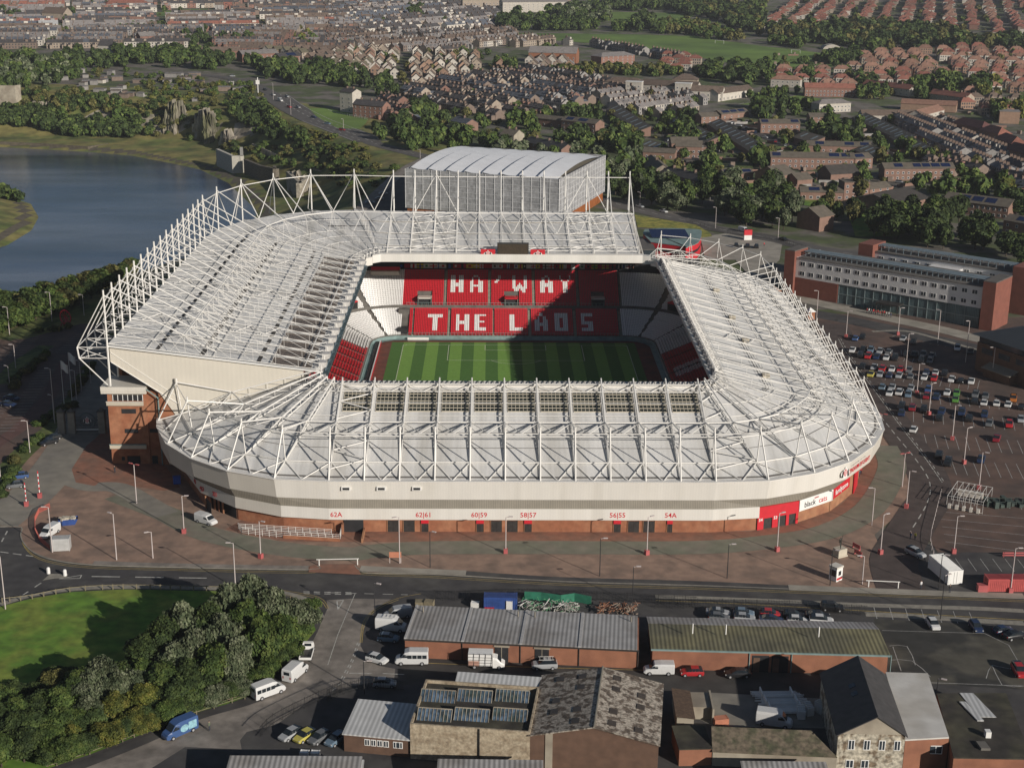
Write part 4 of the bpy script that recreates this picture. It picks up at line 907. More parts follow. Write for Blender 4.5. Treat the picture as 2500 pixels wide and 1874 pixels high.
bays(b3(1800,400),b3(2212,405),6); bays(b3(1370,360),b3(1430,560),-5,2.4); bays(b3(1330,762),b3(1980,800),-5,2.9)
strip(bl,pl([b3(1360,832),b3(1975,850)],1),.12,.055); strip(bl,pl([b3(1975,850),b3(2120,920),b3(2212,1080)],1),.12,.055)
# faint court lines in the yard
for L in ([b3(1405,925),b3(1510,928),b3(1560,1040)],[b3(1425,930),b3(1475,1075)],[b3(1410,1010),b3(1540,1015),b3(1650,1110)],[b3(2020,1040),b3(2212,1080)],[b3(1985,1120),b3(2020,1040),b3(2080,1160),b3(2212,1165)],[b3(1640,1145),b3(2212,1165)]): strip(bl,pl(L,2),.14,.055)
# west car park
wl=[(c4(40,1400),c4(140,1235)),]
def brow(a,b,dep,w=2.5): bays(a,b,dep,w)
brow(c4(140,655),c4(270,500),-4.8); brow(c4(335,640),c4(520,470),5); brow(c4(120,820),c4(330,600),-5); brow(c4(250,1130),c4(480,700),4.8); brow(c4(90,1110),c4(330,740),-4.5); brow(c4(-40,1100),c4(110,880),-4.5); brow(c4(0,740),c4(120,600),-4.5); brow(c4(210,1420),c4(420,1150),-4.5)
tag(bl.build('parking_bay_lines',mat('bay_paint',(.38,.37,.35),.85,.3,1.5)),kind='structure')
sheet('red_lane',[c4(-60,1250),c4(250,1040),c4(380,830),c4(420,700),c4(360,690),c4(250,900),c4(60,1100),c4(-60,1180)],mat('red_lane_asphalt',(.115,.06,.05),.9,.2,.4),.05)
# verges on the west side
wstrip('verge',[c4(0,560),c4(120,520),c4(300,440),c4(420,400),c4(560,360)],9,.06,m_verge)
wstrip('verge',[c4(0,830),c4(100,720),c4(200,650),c4(280,600)],5,.06,m_verge)
wstrip('verge',[c4(-20,1440),c4(90,1290),c4(230,1160),c4(330,1080),c4(480,880)],5.5,.07,m_verge)
# ---- behind the stadium
road_main=[c1(880,440),c1(1010,440),c1(1180,450),c1(1320,462),c1(1500,500),c1(1640,570),c1(1740,640),c1(1850,700),c1(2010,765),c1(2211,842),c2(300,868),c2(600,945),c2(1000,1040),c2(1660,1205),c2(1860,1258),c2(2211,1340),c3(330,1365),c3(700,1432),c3(1000,1500),c3(1500,1560)]
rl=smooth_line([GR(p) for p in road_main],5); mbr=MB(); strip(mbr,rl[:26],11,.12); strip(mbr,rl[25:47],21,.13); strip(mbr,rl[46:],11,.12)
tag(mbr.build('main_road',mat('main_road_asphalt',(.10,.092,.085),.9,.15,.1)),kind='structure')
mbk=MB(); 
L1,R1=strip_pts(rl,22)
dashes(mbk,rl[25:47],.5,.17,6,6); dashes(mbk,strip_pts(rl,10)[0][25:47],.35,.17,5,7); dashes(mbk,strip_pts(rl,10)[1][25:47],.35,.17,5,7); strip(mbk,strip_pts(rl,19)[0][25:47],.4,.17); strip(mbk,strip_pts(rl,19)[1][25:47],.4,.17); dashes(mbk,rl[46:],.3,.17,4,5)
tag(mbk.build('main_road_markings',m_mark),kind='structure')
#wstrip('footway',[c1(1560,590),c1(1640,680),c1(1800,770),c1(2000,850),c1(2211,900)],3,.14,m_kerb)
sheet('playing_field',[c2(1110,198),c2(1400,202),c2(1700,206),c2(2211,218),c3(350,240),c3(700,285),c3(1000,320),c3(1180,352),c3(1150,388),c3(950,418),c3(700,412),c3(400,370),c3(0,300),c2(2150,338),c2(1850,300),c2(1600,262),c2(1120,225)],mat('playing_field_grass',(.13,.21,.035),.95,.25,.03,col2=(.10,.17,.03),detail=6),.15)
sheet('park_lawn',[c2(1690,72),c2(2000,78),c2(2211,88),c3(200,112),c3(180,125),c2(2080,140),c2(1860,165),c2(1700,130)],MATS['playing_field_grass'],.15)
sheet('sports_field',[c1(850,92),c1(1000,68),c1(1150,55),c1(1400,65),c1(1400,80),c1(1050,97),c1(900,97)],MATS['playing_field_grass'],.15)
sheet('bowling_green',[c3(500,628),c3(870,572),c3(1010,598),c3(1000,640),c3(760,640)],MATS['playing_field_grass'],.15)
sheet('roadside_lawn',[c1(1850,650),c1(1960,650),c1(2211,700),c2(230,740),c2(190,775),c2(60,770),c2(0,740),c1(1900,700)],MATS['playing_field_grass'],.15)
sheet('meadow',[c2(1840,1290),c2(2211,1350),c3(330,1400),c3(340,1420),c3(260,1430),c3(0,1370),c2(1860,1365)],mat('yellow_meadow',(.30,.27,.05),.95,.4,.6,col2=(.15,.17,.03),detail=8,bump=.3),.15)
sheet('plaza',[c3(270,1425),c3(420,1400),c3(760,1465),c3(745,1560),c3(600,1700),c3(480,1560),c3(300,1560)],m_pale,.14)
sheet('arena_yard',[c2(170,1260),c2(470,1040),c2(480,1300),c2(200,1330)],m_asph,.08)
wstrip('arena_lane',[c2(120,1330),c2(300,1160),c2(470,1010),c2(640,930)],6,.11,m_asph2)
sheet('shared_lawn',[c3(1160,1290),c3(1400,1200),c3(1420,1420),c3(1200,1420)],m_grass,.12)
sheet('estate_road',[c3(430,740),c3(520,740),c3(900,900),c3(850,920)],m_asph,.12)
sheet('estate_road',[c3(0,720),c3(60,740),c3(250,960),c3(100,960),c2(1960,700),c2(2000,690)],m_asph,.12)
sheet('estate_lawn',[c3(900,1180),c3(1000,1190),c3(980,1250),c3(890,1230)],m_grass,.12); sheet('estate_lawn',[c3(0,960),c3(150,960),c3(100,1020),c3(0,1020)],m_grass,.12); sheet('estate_lawn',[c2(1110,790),c2(1300,830),c2(1230,880),c2(1100,850)],m_grass,.12)
sheet('estate_lawn',[c3(400,1060),c3(620,1070),c3(600,1130),c3(400,1110)],m_grass,.12)
# river walls
mb=MB()
rw=[G(p,-25) for p in [(-420,342),(0,356),(100,360),(215,368),(268,360)]]
for a,b in zip(rw[:-1],rw[1:]): mb.wall(a,b,-25.4,-22.2,1.2)
tag(mb.build('river_wall',mat('timber_wharf',(.12,.10,.07),.9,.3,.5)),'long low timber faced quay wall along the far river bank','river wall')

sheet('entrance_crossing',[b1(1860,450),b1(1905,436),b2(170,436),b2(200,500),b1(1850,485)],m_pavr,.13)
# ================================================================ buildings near the stadium
m_corr=mat('grey_corrugated_roof',(.40,.39,.38),.55,.12,.4,wave=('X',.42,.45),col2=(.30,.28,.26))
m_corrg=mat('olive_corrugated_roof',(.22,.20,.11),.7,.2,.3,wave=('X',.42,.5),col2=(.15,.14,.09))
m_corrw=mat('white_corrugated_roof',(.56,.56,.55),.5,.08,.4,wave=('X',.42,.3))
m_brk2=mat('orange_brick',(.30,.13,.075),.9,.14,.5,col2=(.24,.10,.06),wave=('Z',3.3,.12),detail=7)
m_brk3=mat('brown_brick',(.13,.075,.05),.9,.2,.6,wave=('Z',3.3,.15),detail=7)
m_brky=mat('buff_brick',(.42,.35,.25),.9,.3,2.2,col2=(.28,.22,.15),wave=('Z',3.3,.12),detail=7)
m_asb=mat('lichened_asbestos_roof',(.33,.29,.24),.95,.6,2.6,col2=(.11,.085,.065),mixlo=.47,mixhi=.56,detail=10)
m_felt=mat('black_roof_felt',(.035,.03,.025),.9,.4,.5,col2=(.06,.055,.035),detail=8)
m_slate=mat('dark_slate',(.055,.052,.052),.7,.25,.8,detail=6,wave=('X',2.5,.1))
m_stone=mat('whitewashed_rubble_stone',(.42,.38,.30),.95,.6,1.6,col2=(.16,.12,.08),mixlo=.5,mixhi=.6,detail=10)
m_rend=mat('beige_render',(.36,.32,.25),.9,.15,.4,col2=(.26,.22,.17))
m_glass=mat('window_glass',(.035,.045,.055),.12,.3,1.)
m_rg=mat('dusty_rooflight',(.08,.12,.17),.35,.6,1.2,col2=(.04,.06,.06))
m_panel=mat('solar_panel',(.012,.022,.07),.25,.15,2.,wave=('X',1.2,.3))
def frame_from(A,B):
    A=np.array(A);B=np.array(B);d=B-A;L=float(np.hypot(*d)); return L,math.atan2(d[1],d[0])
def local(A,rz,p):
    dx,dy=p[0]-A[0],p[1]-A[1]; c,s=math.cos(-rz),math.sin(-rz); return dx*c-dy*s,dx*s+dy*c
def zof(q,A,B):
    "height of photo point q on the upright plane through A-B"
    d=ray(*q); nx,ny=-(B[1]-A[1]),(B[0]-A[0]); t=((A[0]-CAM[0])*nx+(A[1]-CAM[1])*ny)/(d[0]*nx+d[1]*ny); return float(CAM[2]+t*d[2])
def thing_at(name,A,rz,label,cat,group=None): return empty(name,(A[0],A[1],0),rz,label,cat,group)
def add(mb,name,m,root,label=None): return tag(mb.build(name,m,root),label)
def window_at(root,x,z,w,h,y=0.,side='f',mats=None,sill=True,name='window'):
    mb=MB(); mb.box(-w/2,w/2,-.06,.02,0,h,0); mb.box(-w/2+.12,w/2-.12,-.09,-.05,.12,h-.12,1); mb.box(-.05,.05,-.11,-.05,.1,h-.1,0)
    o=mb.build(name,mats or [m_white,m_glass],root); o.location=(x,y,z); return o
def slope_roof(mb,x0,x1,y0,z0,y1,z1,t=.2,m=0): mb.slab((x0,y0,z0),(x1,y0,z0),(x1,y1,z1),(x0,y1,z1),t,m)
# 1 --- row of four grey roofed workshop units
A=GR(b2(465,992)); B=GR(b2(1862,1062)); L,rz=frame_from(A,B); h=zof(b2(468,880),A,B)
t=thing_at('workshop_row',A,rz,'long red brick workshop row with four pale grey corrugated roofs','workshop'); D_=13.; zb_=zof(b2(500,690),(A[0],A[1]+D_),(B[0],B[1]+D_)); 
mb=MB(); mb.add([(0,0,0),(L,0,0),(L,D_,0),(0,D_,0),(0,0,h),(L,0,h),(L,D_,zb_),(0,D_,zb_)],[(0,1,5,4),(1,2,6,5),(2,3,7,6),(3,0,4,7),(4,5,6,7)]); add(mb,'wall',m_brk2,t)
for k in range(4):
    x0,x1=L*k/4,L*(k+1)/4; mb=MB(); slope_roof(mb,x0+.25,x1-.25,-.3,h+.22,D_+.3,zb_+.22); r_=add(mb,'roof',m_corr,t)
    mb=MB(); slope_roof(mb,x0-.25 if k else x0-.1,x0+.25,-.35,h+.34,D_+.35,zb_+.34,.3); add(mb,'roof_kerb',mat('pale_roof_flashing',(.42,.41,.40),.6,.1,1),r_)
    mb=MB(); mb.tube((x0+(1.6 if k in(0,2) else L/4-1.4),D_*.82,zb_),(x0+(1.6 if k in(0,2) else L/4-1.4),D_*.82,zb_+1.3),.14); add(mb,'flue',m_grey,r_)
    mb=MB(); mb.tube((x1-.1,-.12,0),(x1-.1,-.12,h),.09); add(mb,'drainpipe',m_door,t)
mb=MB(); mb.box(-.1,L+.1,-.45,-.25,h-.15,h+.12); add(mb,'gutter',m_door,t)
for px0,px1 in ((1003,1083),(1245,1328)):
    x0=local(A,rz,GR(b2(px0,1020)))[0]; x1=local(A,rz,GR(b2(px1,1025)))[0]; mb=MB(); mb.box(x0,x1,-.1,.05,0,2.9,0); mb.box(x0-.2,x1+.2,-.16,.02,2.9,3.2,1); mb.box((x0+x1)/2-.05,(x0+x1)/2+.05,-.14,0,0,2.9,1); add(mb,'roller_door',[m_dark,m_rend],t)
# 2 --- long shed with two-slope olive roof
A=GR(b2(1945,1062)); B=GR(b3(1385,1100)); L,rz=frame_from(A,B); h=zof(b2(1945,940),A,B)
t=thing_at('olive_roofed_shed',A,rz,'long brick shed with moss stained olive corrugated roof','shed')
d1,d2=9.,14.; z1=zof(b3(0,797),(A[0],A[1]+d1),(B[0],B[1]+d1)); z2=zof(b3(0,760),(A[0],A[1]+d2),(B[0],B[1]+d2))
mb=MB(); mb.add([(0,0,0),(L,0,0),(L,d2,0),(0,d2,0),(0,0,h),(L,0,h),(L,d1,z1),(0,d1,z1),(L,d2,z2),(0,d2,z2)],[(0,1,5,4),(1,2,8,6,5),(2,3,9,8),(3,0,4,7,9),(4,5,6,7),(7,6,8,9)]); add(mb,'wall',m_brk2,t)
mb=MB(); slope_roof(mb,-.3,L+.3,-.4,h+.2,d1,z1+.22); add(mb,'roof',m_corrg,t); mb=MB(); slope_roof(mb,-.3,L+.3,d1+.02,z1+.22,d2+.3,z2+.22); add(mb,'roof',m_corr,t)
mb=MB(); mb.box(-.3,L+.3,-.6,-.4,h-.1,h+.18); add(mb,'gutter',m_teal,t)
for px in (558,808,1393):
    x=local(A,rz,GR(b3(px,1075)))[0]; mb=MB(); mb.tube((x,-.12,0),(x,-.12,h),.1); add(mb,'drainpipe',m_teal,t)
for a,b in ((575,675),(690,790)):
    x0=local(A,rz,GR(b3(a,1072)))[0]; x1=local(A,rz,GR(b3(b,1074)))[0]; mb=MB(); mb.box(x0,x1,-.08,.05,0,3.1,0); mb.box(x0+.2,x0+(x1-x0)*.45,-.14,-.06,0,2.7,1); add(mb,'loading_door',[m_dark,m_brk3],t)
for x in (7,L*.32,L*.72): mb=MB(); mb.tube((x,4,h+1),(x,4,h+2.9),.13); add(mb,'flue',m_steel,t)
# 3 --- small white roofed shed
def flatbox(name,label,cat,bl_,br_,tl,backL,mw,mr,par=0,mono=False,extra=0,group=None):
    A=GR(bl_); B=GR(br_); L,rz=frame_from(A,B); h=zof(tl,A,B)
    bk=G(backL,h); D=local(A,rz,bk)[1]
    t=thing_at(name,A,rz,label,cat,group); return t,A,B,L,rz,h,D
t,A,B,L,rz,h,D=flatbox('small_shed','small brown brick shed under a bright white ribbed roof','shed',b2(100,1555),b2(490,1592),b2(98,1448),b2(147,1262),0,0)
mb=MB(); mb.box(0,L,0,D,0,h); add(mb,'wall',m_brk3,t); mb=MB(); slope_roof(mb,-.2,L+.2,-.3,h+.1,D,h+.75); add(mb,'roof',m_corrw,t)
for px in (236,275,315,354,415,440): window_at(t,local(A,rz,GR(b2(px,1575)))[0],1.4,.85,1.1)
# 4 --- buff brick hall with rooflights
t,A,B,L,rz,h,D=flatbox('buff_brick_hall','flat roofed buff brick hall with six dusty rooflights','hall',b2(497,1600),b2(1212,1652),b2(497,1390),b2(565,1122),0,0)
HALL=(A,rz,L,h,D)
mb=MB(); mb.box(0,L,0,D,0,h-.6); add(mb,'wall',m_brky,t); mb=MB(); mb.box(.3,L-.3,.3,D-.3,h-.6,h-.5); r_=add(mb,'roof',m_felt,t)
mb=MB(); mb.box(0,L,-.02,.3,h-.6,h); mb.box(0,L,D-.3,D,h-.6,h); mb.box(-.02,.3,.3,D-.3,h-.6,h); mb.box(L-.3,L+.02,.3,D-.3,h-.6,h); add(mb,'parapet',m_brky,t)
for i,(a,b) in enumerate(((560,770),(780,990),(1008,1210),(540,748),(762,972),(992,1200))):
    yy=1205 if i<3 else 1318; P0=G(b2(a,yy+25),h-.3); P1=G(b2(b,yy+25),h-.3); x0,y0=local(A,rz,P0); x1,_=local(A,rz,P1)
    mb=MB(); dz=.9; n_=9
    for s_ in (0,1):
        ya,yb_=(y0-.9,y0+.8) if s_==0 else (y0+2.5,y0+.8)
        mb.add([(x0,ya,h-.5),(x1,ya,h-.5),(x1,yb_,h+dz-.2),(x0,yb_,h+dz-.2)],[(0,1,2,3) if s_==0 else (3,2,1,0)],0)
    mb.add([(x0,y0-.9,h-.5),(x0,y0+.8,h+dz-.2),(x0,y0+2.5,h-.5)],[(0,1,2)],0); mb.add([(x1,y0-.9,h-.5),(x1,y0+2.5,h-.5),(x1,y0+.8,h+dz-.2)],[(0,1,2)],0)
    for j in range(n_+1): x=x0+(x1-x0)*j/n_; mb.tube((x,y0-.95,h-.46),(x,y0+.8,h+dz-.14),.06,1,4)
    mb.tube((x0,y0+.8,h+dz-.15),(x1,y0+.8,h+dz-.15),.09,1,4); add(mb,'rooflight',[m_rg,m_rend],r_)
mb=MB(); mb.box(L*.25,L*.99,D+.4,D+3.6,0,h-.9,0); mb.slab((L*.25,D+.3,h-.75),(L,D+.3,h-.75),(L,D+3.8,h-.35),(L*.25,D+3.8,h-.35),.12,1); add(mb,'rear_lean_to',[m_brk3,m_corrw],t)
mb=MB(); mb.tube((L*.58,-.2,0),(L*.58,-.2,h),.1); add(mb,'drainpipe',m_door,t)
# 5 --- gabled hall with asbestos roof
A=GR(b2(1212,1652)); B=GR(b2(1975,1712)); L,rz=frame_from(A,B); hl=zof(b2(1218,1458),A,B); ax=local(A,rz,G(b2(1595,1412),hl+2))[0]; hr=zof(b2(1595,1412),A,B); D=local(A,rz,G(b2(1603,1058),hr))[1]
t=thing_at('gabled_hall',A,rz,'big brown brick hall with mottled lichened asbestos gable roof','hall'); x_=L*.5
mb=MB(); mb.add([(0,0,0),(L,0,0),(L,0,hl),(x_,0,hr),(0,0,hl),(0,D,0),(L,D,0),(L,D,hl),(x_,D,hr),(0,D,hl)],[(0,1,2,3,4),(9,8,7,6,5),(1,6,7,2),(5,0,4,9)]); add(mb,'wall',m_brk3,t)
for s_ in (0,1):
    mb=MB(); 
    if s_==0: mb.slab((-.3,-.3,hl+.05),(x_,-.3,hr+.2),(x_,D+.3,hr+.2),(-.3,D+.3,hl+.05),.18)
    else: mb.slab((x_+.02,-.3,hr+.2),(L+.3,-.3,hl+.05),(L+.3,D+.3,hl+.05),(x_+.02,D+.3,hr+.2),.18)
    r_=add(mb,'roof',m_asb,t,'darker weathered roof slope' if s_==0 else 'pale mottled roof slope')
    for j in range(5):
        for cx in ((.25,.62) if s_==0 else (.2,.62)):
            if (j+s_+int(cx*10))%3==2: continue
            u0,u1=cx,cx+.13; yy=D*(.08+.19*j)
            X=lambda u:(x_*u if s_==0 else x_+(L-x_)*u); Z=lambda u:(hl+(hr-hl)*u if s_==0 else hr-(hr-hl)*u)+.26
            mb=MB(); mb.slab((X(u0),yy,Z(u0)),(X(u1),yy,Z(u1)),(X(u1),yy+1.5,Z(u1)),(X(u0),yy+1.5,Z(u0)),.08); add(mb,'rooflight',mat('brown_rooflight_sheet',(.06,.048,.038),.5,.2,1),r_)
mb=MB(); mb.tube((x_,-.35,hr+.22),(x_,D+.35,hr+.22),.16,0,6); add(mb,'ridge_cap',m_grey,t)
mb=MB(); mb.box(2.3,3.4,-.12,0,.0,hl+.6,0); add(mb,'drainpipe',m_rend,t)
# 6 --- stone house, its white flat roofed extension, dark flat roofed unit
A=GR(b3(1095,1700)); B=GR(b3(1510,1700)); 
A=G(b3(1098,1452),6.); B=G(b3(1500,1460),6.); L,rz=frame_from(A,B); rz=rz
hl=6.; hr=zof(b3(1325,1348),A,B); D=local(A,rz,G(b3(1215,985),hr))[1]; bx=local(A,rz,G(b3(1215,985),hr))[0]
rz2=rz+math.atan2(-(L*.55-bx),D)*-1*0
ang=math.atan2(bx-L*.55,D)   # the house is turned a little
t=thing_at('stone_house',A,rz,'old whitewashed rubble stone house with steep dark slate gable roof','house'); x_=L*.56
sx=(bx-x_)
mb=MB(); bk=lambda x,z:(x+sx,D,z)
mb.add([(0,0,0),(L,0,0),(L,0,hl),(x_,0,hr),(0,0,hl),bk(0,0),bk(L,0),bk(L,hl),bk(x_,hr),bk(0,hl)],[(0,1,2,3,4),(9,8,7,6,5),(1,6,7,2),(5,0,4,9)]); add(mb,'wall',m_stone,t)
mb=MB(); mb.add([(0,-.06,hl+.1),(L,-.06,hl+.1),(x_,-.06,hr-.05)],[(0,1,2)]); add(mb,'gable_render',m_rend,t)
for s_ in (0,1):
    mb=MB(); 
    if s_==0: mb.slab((-.35,-.3,hl-.1),(x_,-.3,hr+.15),bk(x_,hr+.15),bk(-.35,hl-.1),.16)
    else: mb.slab((x_+.02,-.3,hr+.15),(L+.35,-.3,hl-.1),bk(L+.35,hl-.1),bk(x_+.02,hr+.15),.16)
    r_=add(mb,'roof',m_slate,t)
    if s_==0:
        for f_ in (.42,.55): mb=MB(); u=.55; X=x_*u; Z=hl+(hr-hl)*u+.2; y=D*f_; q=sx*f_; mb.slab((X+q,y,Z),(X+q+.9,y,Z+.9*(hr-hl)/x_),(X+q+.9,y+1.2,Z+.9*(hr-hl)/x_),(X+q,y+1.2,Z),.05); add(mb,'skylight',m_glass,r_)
for px in (1168,1260,1350,1440):
    x=local(A,rz,G(b3(px,1505),4.))[0]; window_at(t,x,3.4,1.0,1.7)
for px in (1160,1250): x=local(A,rz,G(b3(px,1620),.9))[0]; window_at(t,x,.3,1.2,1.4)
HS=(A,rz,L,D,sx)
A2=(A[0]+math.cos(rz)*(L+.05),A[1]+math.sin(rz)*(L+.05)); h=5.3
t=thing_at('white_roofed_extension',A2,rz,'brick extension with bright white flat roof beside the stone house','building')
C1=local(A2,rz,G(b3(1762,1470),h)); C2=local(A2,rz,G(b3(1635,1087),h)); C3=local(A2,rz,G(b3(1382,1080),h))
mb=MB(); P_=[(0,0),(C1[0],C1[1]),(C2[0],C2[1]),(C3[0],C3[1])]; mb.prism(P_,0,h-.25,0); add(mb,'wall',m_brk2,t); mb=MB(); mb.prism([(p[0],p[1]) for p in P_],h-.24,h,0); add(mb,'roof',mat('white_roof_membrane',(.62,.60,.56),.6,.08,.4,col2=(.5,.47,.42)),t)
window_at(t,C1[0]*.72,2.6,2.,1.4,y=C1[1]*.72-.05)
A3=G(b3(1790,1592),4.5); B3=G(b3(2260,1600),4.5); L,rz=frame_from(A3,B3); C3=local(A3,rz,G(b3(1688,1207),4.5)); C2=local(A3,rz,G(b3(2105,1205),4.5))
t=thing_at('dark_flat_roofed_unit',A3,rz,'brick unit with black moss patched flat roof in the corner','building')
mb=MB(); P_=[(0,0),(L,0),(C2[0],C2[1]),(C3[0],C3[1])]; mb.prism(P_,0,4.3); add(mb,'wall',m_brk2,t); mb=MB(); mb.prism(P_,4.31,4.5); r_=add(mb,'roof',m_felt,t)
mb=MB(); mb.prism([(L*.35+C3[0],C3[1]*.55),(L*.35+C3[0]+1,C3[1]*.55),(L*.33+C3[0],C3[1]*.85),(L*.33+C3[0]-1,C3[1]*.85)],4.51,4.7); add(mb,'rooflight',m_corrw,r_)
mb=MB(); mb.prism([(L*.62,C2[1]*.6),(L*.85,C2[1]*.6),(L*.72,C2[1]*.98),(L*.53,C2[1]*.98)],4.51,4.6); add(mb,'roof_patch',m_corrw,r_)
mb=MB(); mb.prism([(L*.4,2),(L*.52,2),(L*.5,4),(L*.38,4)],4.51,4.9); add(mb,'roof_hatch',m_conc,r_)
mb=MB(); mb.prism([(L*.55,5.5),(L*.62,5.5),(L*.62,6.5),(L*.55,6.5)],4.51,5.5); add(mb,'roof_vent',m_white,r_)
# yard buildings between the asbestos hall and the stone house
A=G(b3(345,1552),2.6); B=G(b3(1090,1585),2.6); L,rz=frame_from(A,B); bkp=local(A,rz,G(b3(345,1405),4.6)); bk2=local(A,rz,G(b3(935,1430),4.6))
t=thing_at('yard_range',A,rz,'low range with mossy tiled lean-to roof and beige wall','shed')
mb=MB(); mb.prism([(0,0),(L,0),(bk2[0]+2,bkp[1]),(0,bkp[1])],0,2.5); add(mb,'wall',m_rend,t); mb=MB(); mb.slab((-.1,-.3,2.65),(L,-.3,2.65),(bk2[0],bkp[1],4.6),(-.1,bkp[1],4.6),.15); add(mb,'roof',mat('mossy_tiles',(.15,.12,.085),.95,.4,1.5,col2=(.07,.07,.04),wave=('X',4,.2)),t); 
mb=MB(); mb.add([(L,-.3,2.5),(bk2[0],bkp[1],4.55),(bk2[0]+2,bkp[1],2.5)],[(0,2,1)]); mb.box(0,bk2[0]+.5,bkp[1],bkp[1]+.25,0,4.4); add(mb,'hip_end',m_slate,t)
A=G(b3(145,1540),3.); B=G(b3(345,1535),3.); L,rz=frame_from(A,B); t=thing_at('yard_outhouse',A,rz,'small brick outhouse with black flat roof beside the mossy range','shed')
q=local(A,rz,G(b3(140,1400),3.)); mb=MB(); mb.box(0,L-.1,0,q[1],0,2.8); add(mb,'wall',m_brk2,t); mb=MB(); mb.box(-.1,L-.05,-.1,q[1],2.81,3.0); add(mb,'roof',m_felt,t)
A=G(b3(130,1350),2.6); B=G(b3(232,1352),2.6); L,rz=frame_from(A,B); t=thing_at('tiled_outhouse',A,rz,'narrow outhouse with brown pantile roof and pale coping at the yard corner','shed')
q=local(A,rz,G(b3(115,1172),3.)); mb=MB(); mb.box(0,L,0,q[1],0,2.4); mb.box(L,L+3.2,q[1]*.45,q[1],0,2.2); mb.box(L+3.2,L+3.5,0+q[1]*.3,q[1],0,2.6); add(mb,'wall',m_rend,t); mb=MB(); mb.slab((-.2,-.2,2.9),(L+.2,-.2,2.45),(L+.2,q[1],2.45),(-.2,q[1],2.9),.12); add(mb,'roof',mat('brown_pantiles',(.11,.07,.045),.8,.3,2,wave=('Y',3,.4)),t)
# yard floor, pipe racks
sheet('yard_floor',[b3(235,1350),b3(320,1170),b3(640,1170),b3(1000,1180),b3(1060,1420),b3(345,1405)],m_tarm,.04)
rng=random.Random(11)
t=None
for k in range(3):
    P0=GR(b3(600+k*25,1255+k*45)); t=empty('pole_stack',(P0[0],P0[1],0),rz+.06,'stack of long white poles in the yard, %s from the back'%ORD[k],'poles','pole stacks in the yard'); mb=MB()
    for j in range(14): y=(j%7)*.28; z=.5+(j//7)*.3; xx=rng.uniform(-.6,.6); mb.tube((xx,y,z),(xx+7.5,y+rng.uniform(-.15,.15),z),.09,0,4)
    mb.box(1.,1.2,-.2,2.1,0,1.5); mb.box(6,6.2,-.2,2.1,0,1.5); mb.build('poles',[m_white],t)
for k,(px,py) in enumerate(((870,1330),(915,1310),(985,1300))):
    P0=GR(b3(px,py+20)); o=MB()
    for j in range(5): o.box(-.6+j*.02,.6,-.9+j*.35,-.7+j*.35,.0,1.5+.1*j)
    tag(o.build('panel_rack',m_white,None,loc=(P0[0],P0[1],0),rz=.3*k),'white panels leaning together in the yard, %s from the left'%ORD[k],'panels','panel racks in the yard')
# roofs at the bottom edge
for i,(a,b,bk_,mm,hh,lab) in enumerate(((b1(1365,1657),b1(2160,1662),b1(1430,1580),m_corr,4.,'corrugated shed roof cut by the bottom edge, left of the pale lean-to'),(b2(660,1662),b2(1290,1670),b2(700,1600),m_corr,3.6,'dark corrugated roof cut by the bottom edge below the buff hall'),(b3(520,1662),b3(1030,1668),b3(530,1612),m_corr,3.2,'corrugated roof strip cut by the bottom edge near the stone house'),(b2(0,1662),b2(210,1662),b2(10,1605),m_corrw,3.4,'brown and white striped shed roof at the bottom edge'))):
    A=G(a,hh); B=G(b,hh); L,rz=frame_from(A,B); q=local(A,rz,G(bk_,hh+.5)); A=(A[0]+math.sin(rz)*3,A[1]-math.cos(rz)*3)
    t=thing_at('edge_shed',A,rz,lab,'shed'); mb=MB(); mb.box(0,L,0,q[1]+3,0,hh-.2); add(mb,'wall',m_brk3,t); mb=MB(); slope_roof(mb,-.1,L+.1,-.1,hh-.1,q[1]+3,hh+.5); add(mb,'roof',mm,t)
# containers
def container(A,rz,L,W,H,m,label,extra=None):
    t=empty('shipping_container',(A[0],A[1],0),rz,label,'container'); mb=MB(); mb.box(0,L,0,W,.15,H,0)
    n=int(L/.35)
    for i in range(n): x=(i+.5)*L/n; mb.box(x-.06,x+.06,-.05,0,.25,H-.15,0)
    mb.build('body',m,t); mb=MB(); mb.box(-.04,.12,-.06,W+.04,.1,H+.06); mb.box(L-.12,L+.04,-.06,W+.04,.1,H+.06); mb.build('corner_post',m,t)
    mb=MB(); n=int(L/.3)
    for i in range(n): mb.box((i+.2)*L/n,(i+.7)*L/n,.1,W-.1,H,H+.05)
    mb.build('roof',extra or m,t)
    mb=MB(); mb.box(-.08,-.04,.15,W-.15,.3,H-.2); mb.tube((-.12,W*.4,.3),(-.12,W*.4,H-.2),.04,0,4); mb.tube((-.12,W*.6,.3),(-.12,W*.6,H-.2),.04,0,4); mb.build('door',m,t); return t
A=GR(b2(938,712)); B=GR(b2(1140,715)); L,rz=frame_from(A,B); container(A,rz,6.1,2.4,2.6,mat('blue_container',(.03,.07,.24),.5,.2,1),'blue shipping container behind the grey roofed workshop row')
A=GR(b3(1992,603)); container(A,.0,7.6,2.6,2.7,mat('pink_red_container',(.46,.09,.085),.5,.12,1),'pink red shipping container at the car park corner')
A=GR(b3(1838,553)); t=container((A[0],A[1]),math.radians(101),8.,3.,2.9,m_white,'white kiosk container with ribbed white roof by the car park exit'); 
A=GR(b2(1308,1660)); container(A,0,3.2,2.4,2.6,mat('green_container',(.02,.24,.16),.5,.15,1),'small green container at the foot of the lichened hall')
A=GR(b1(308,362)); t=container(A,.12,3.6,2.2,2.7,mat('grey_white_container',(.46,.46,.45),.5,.1,1),'pale grey site cabin inside the red barrier')
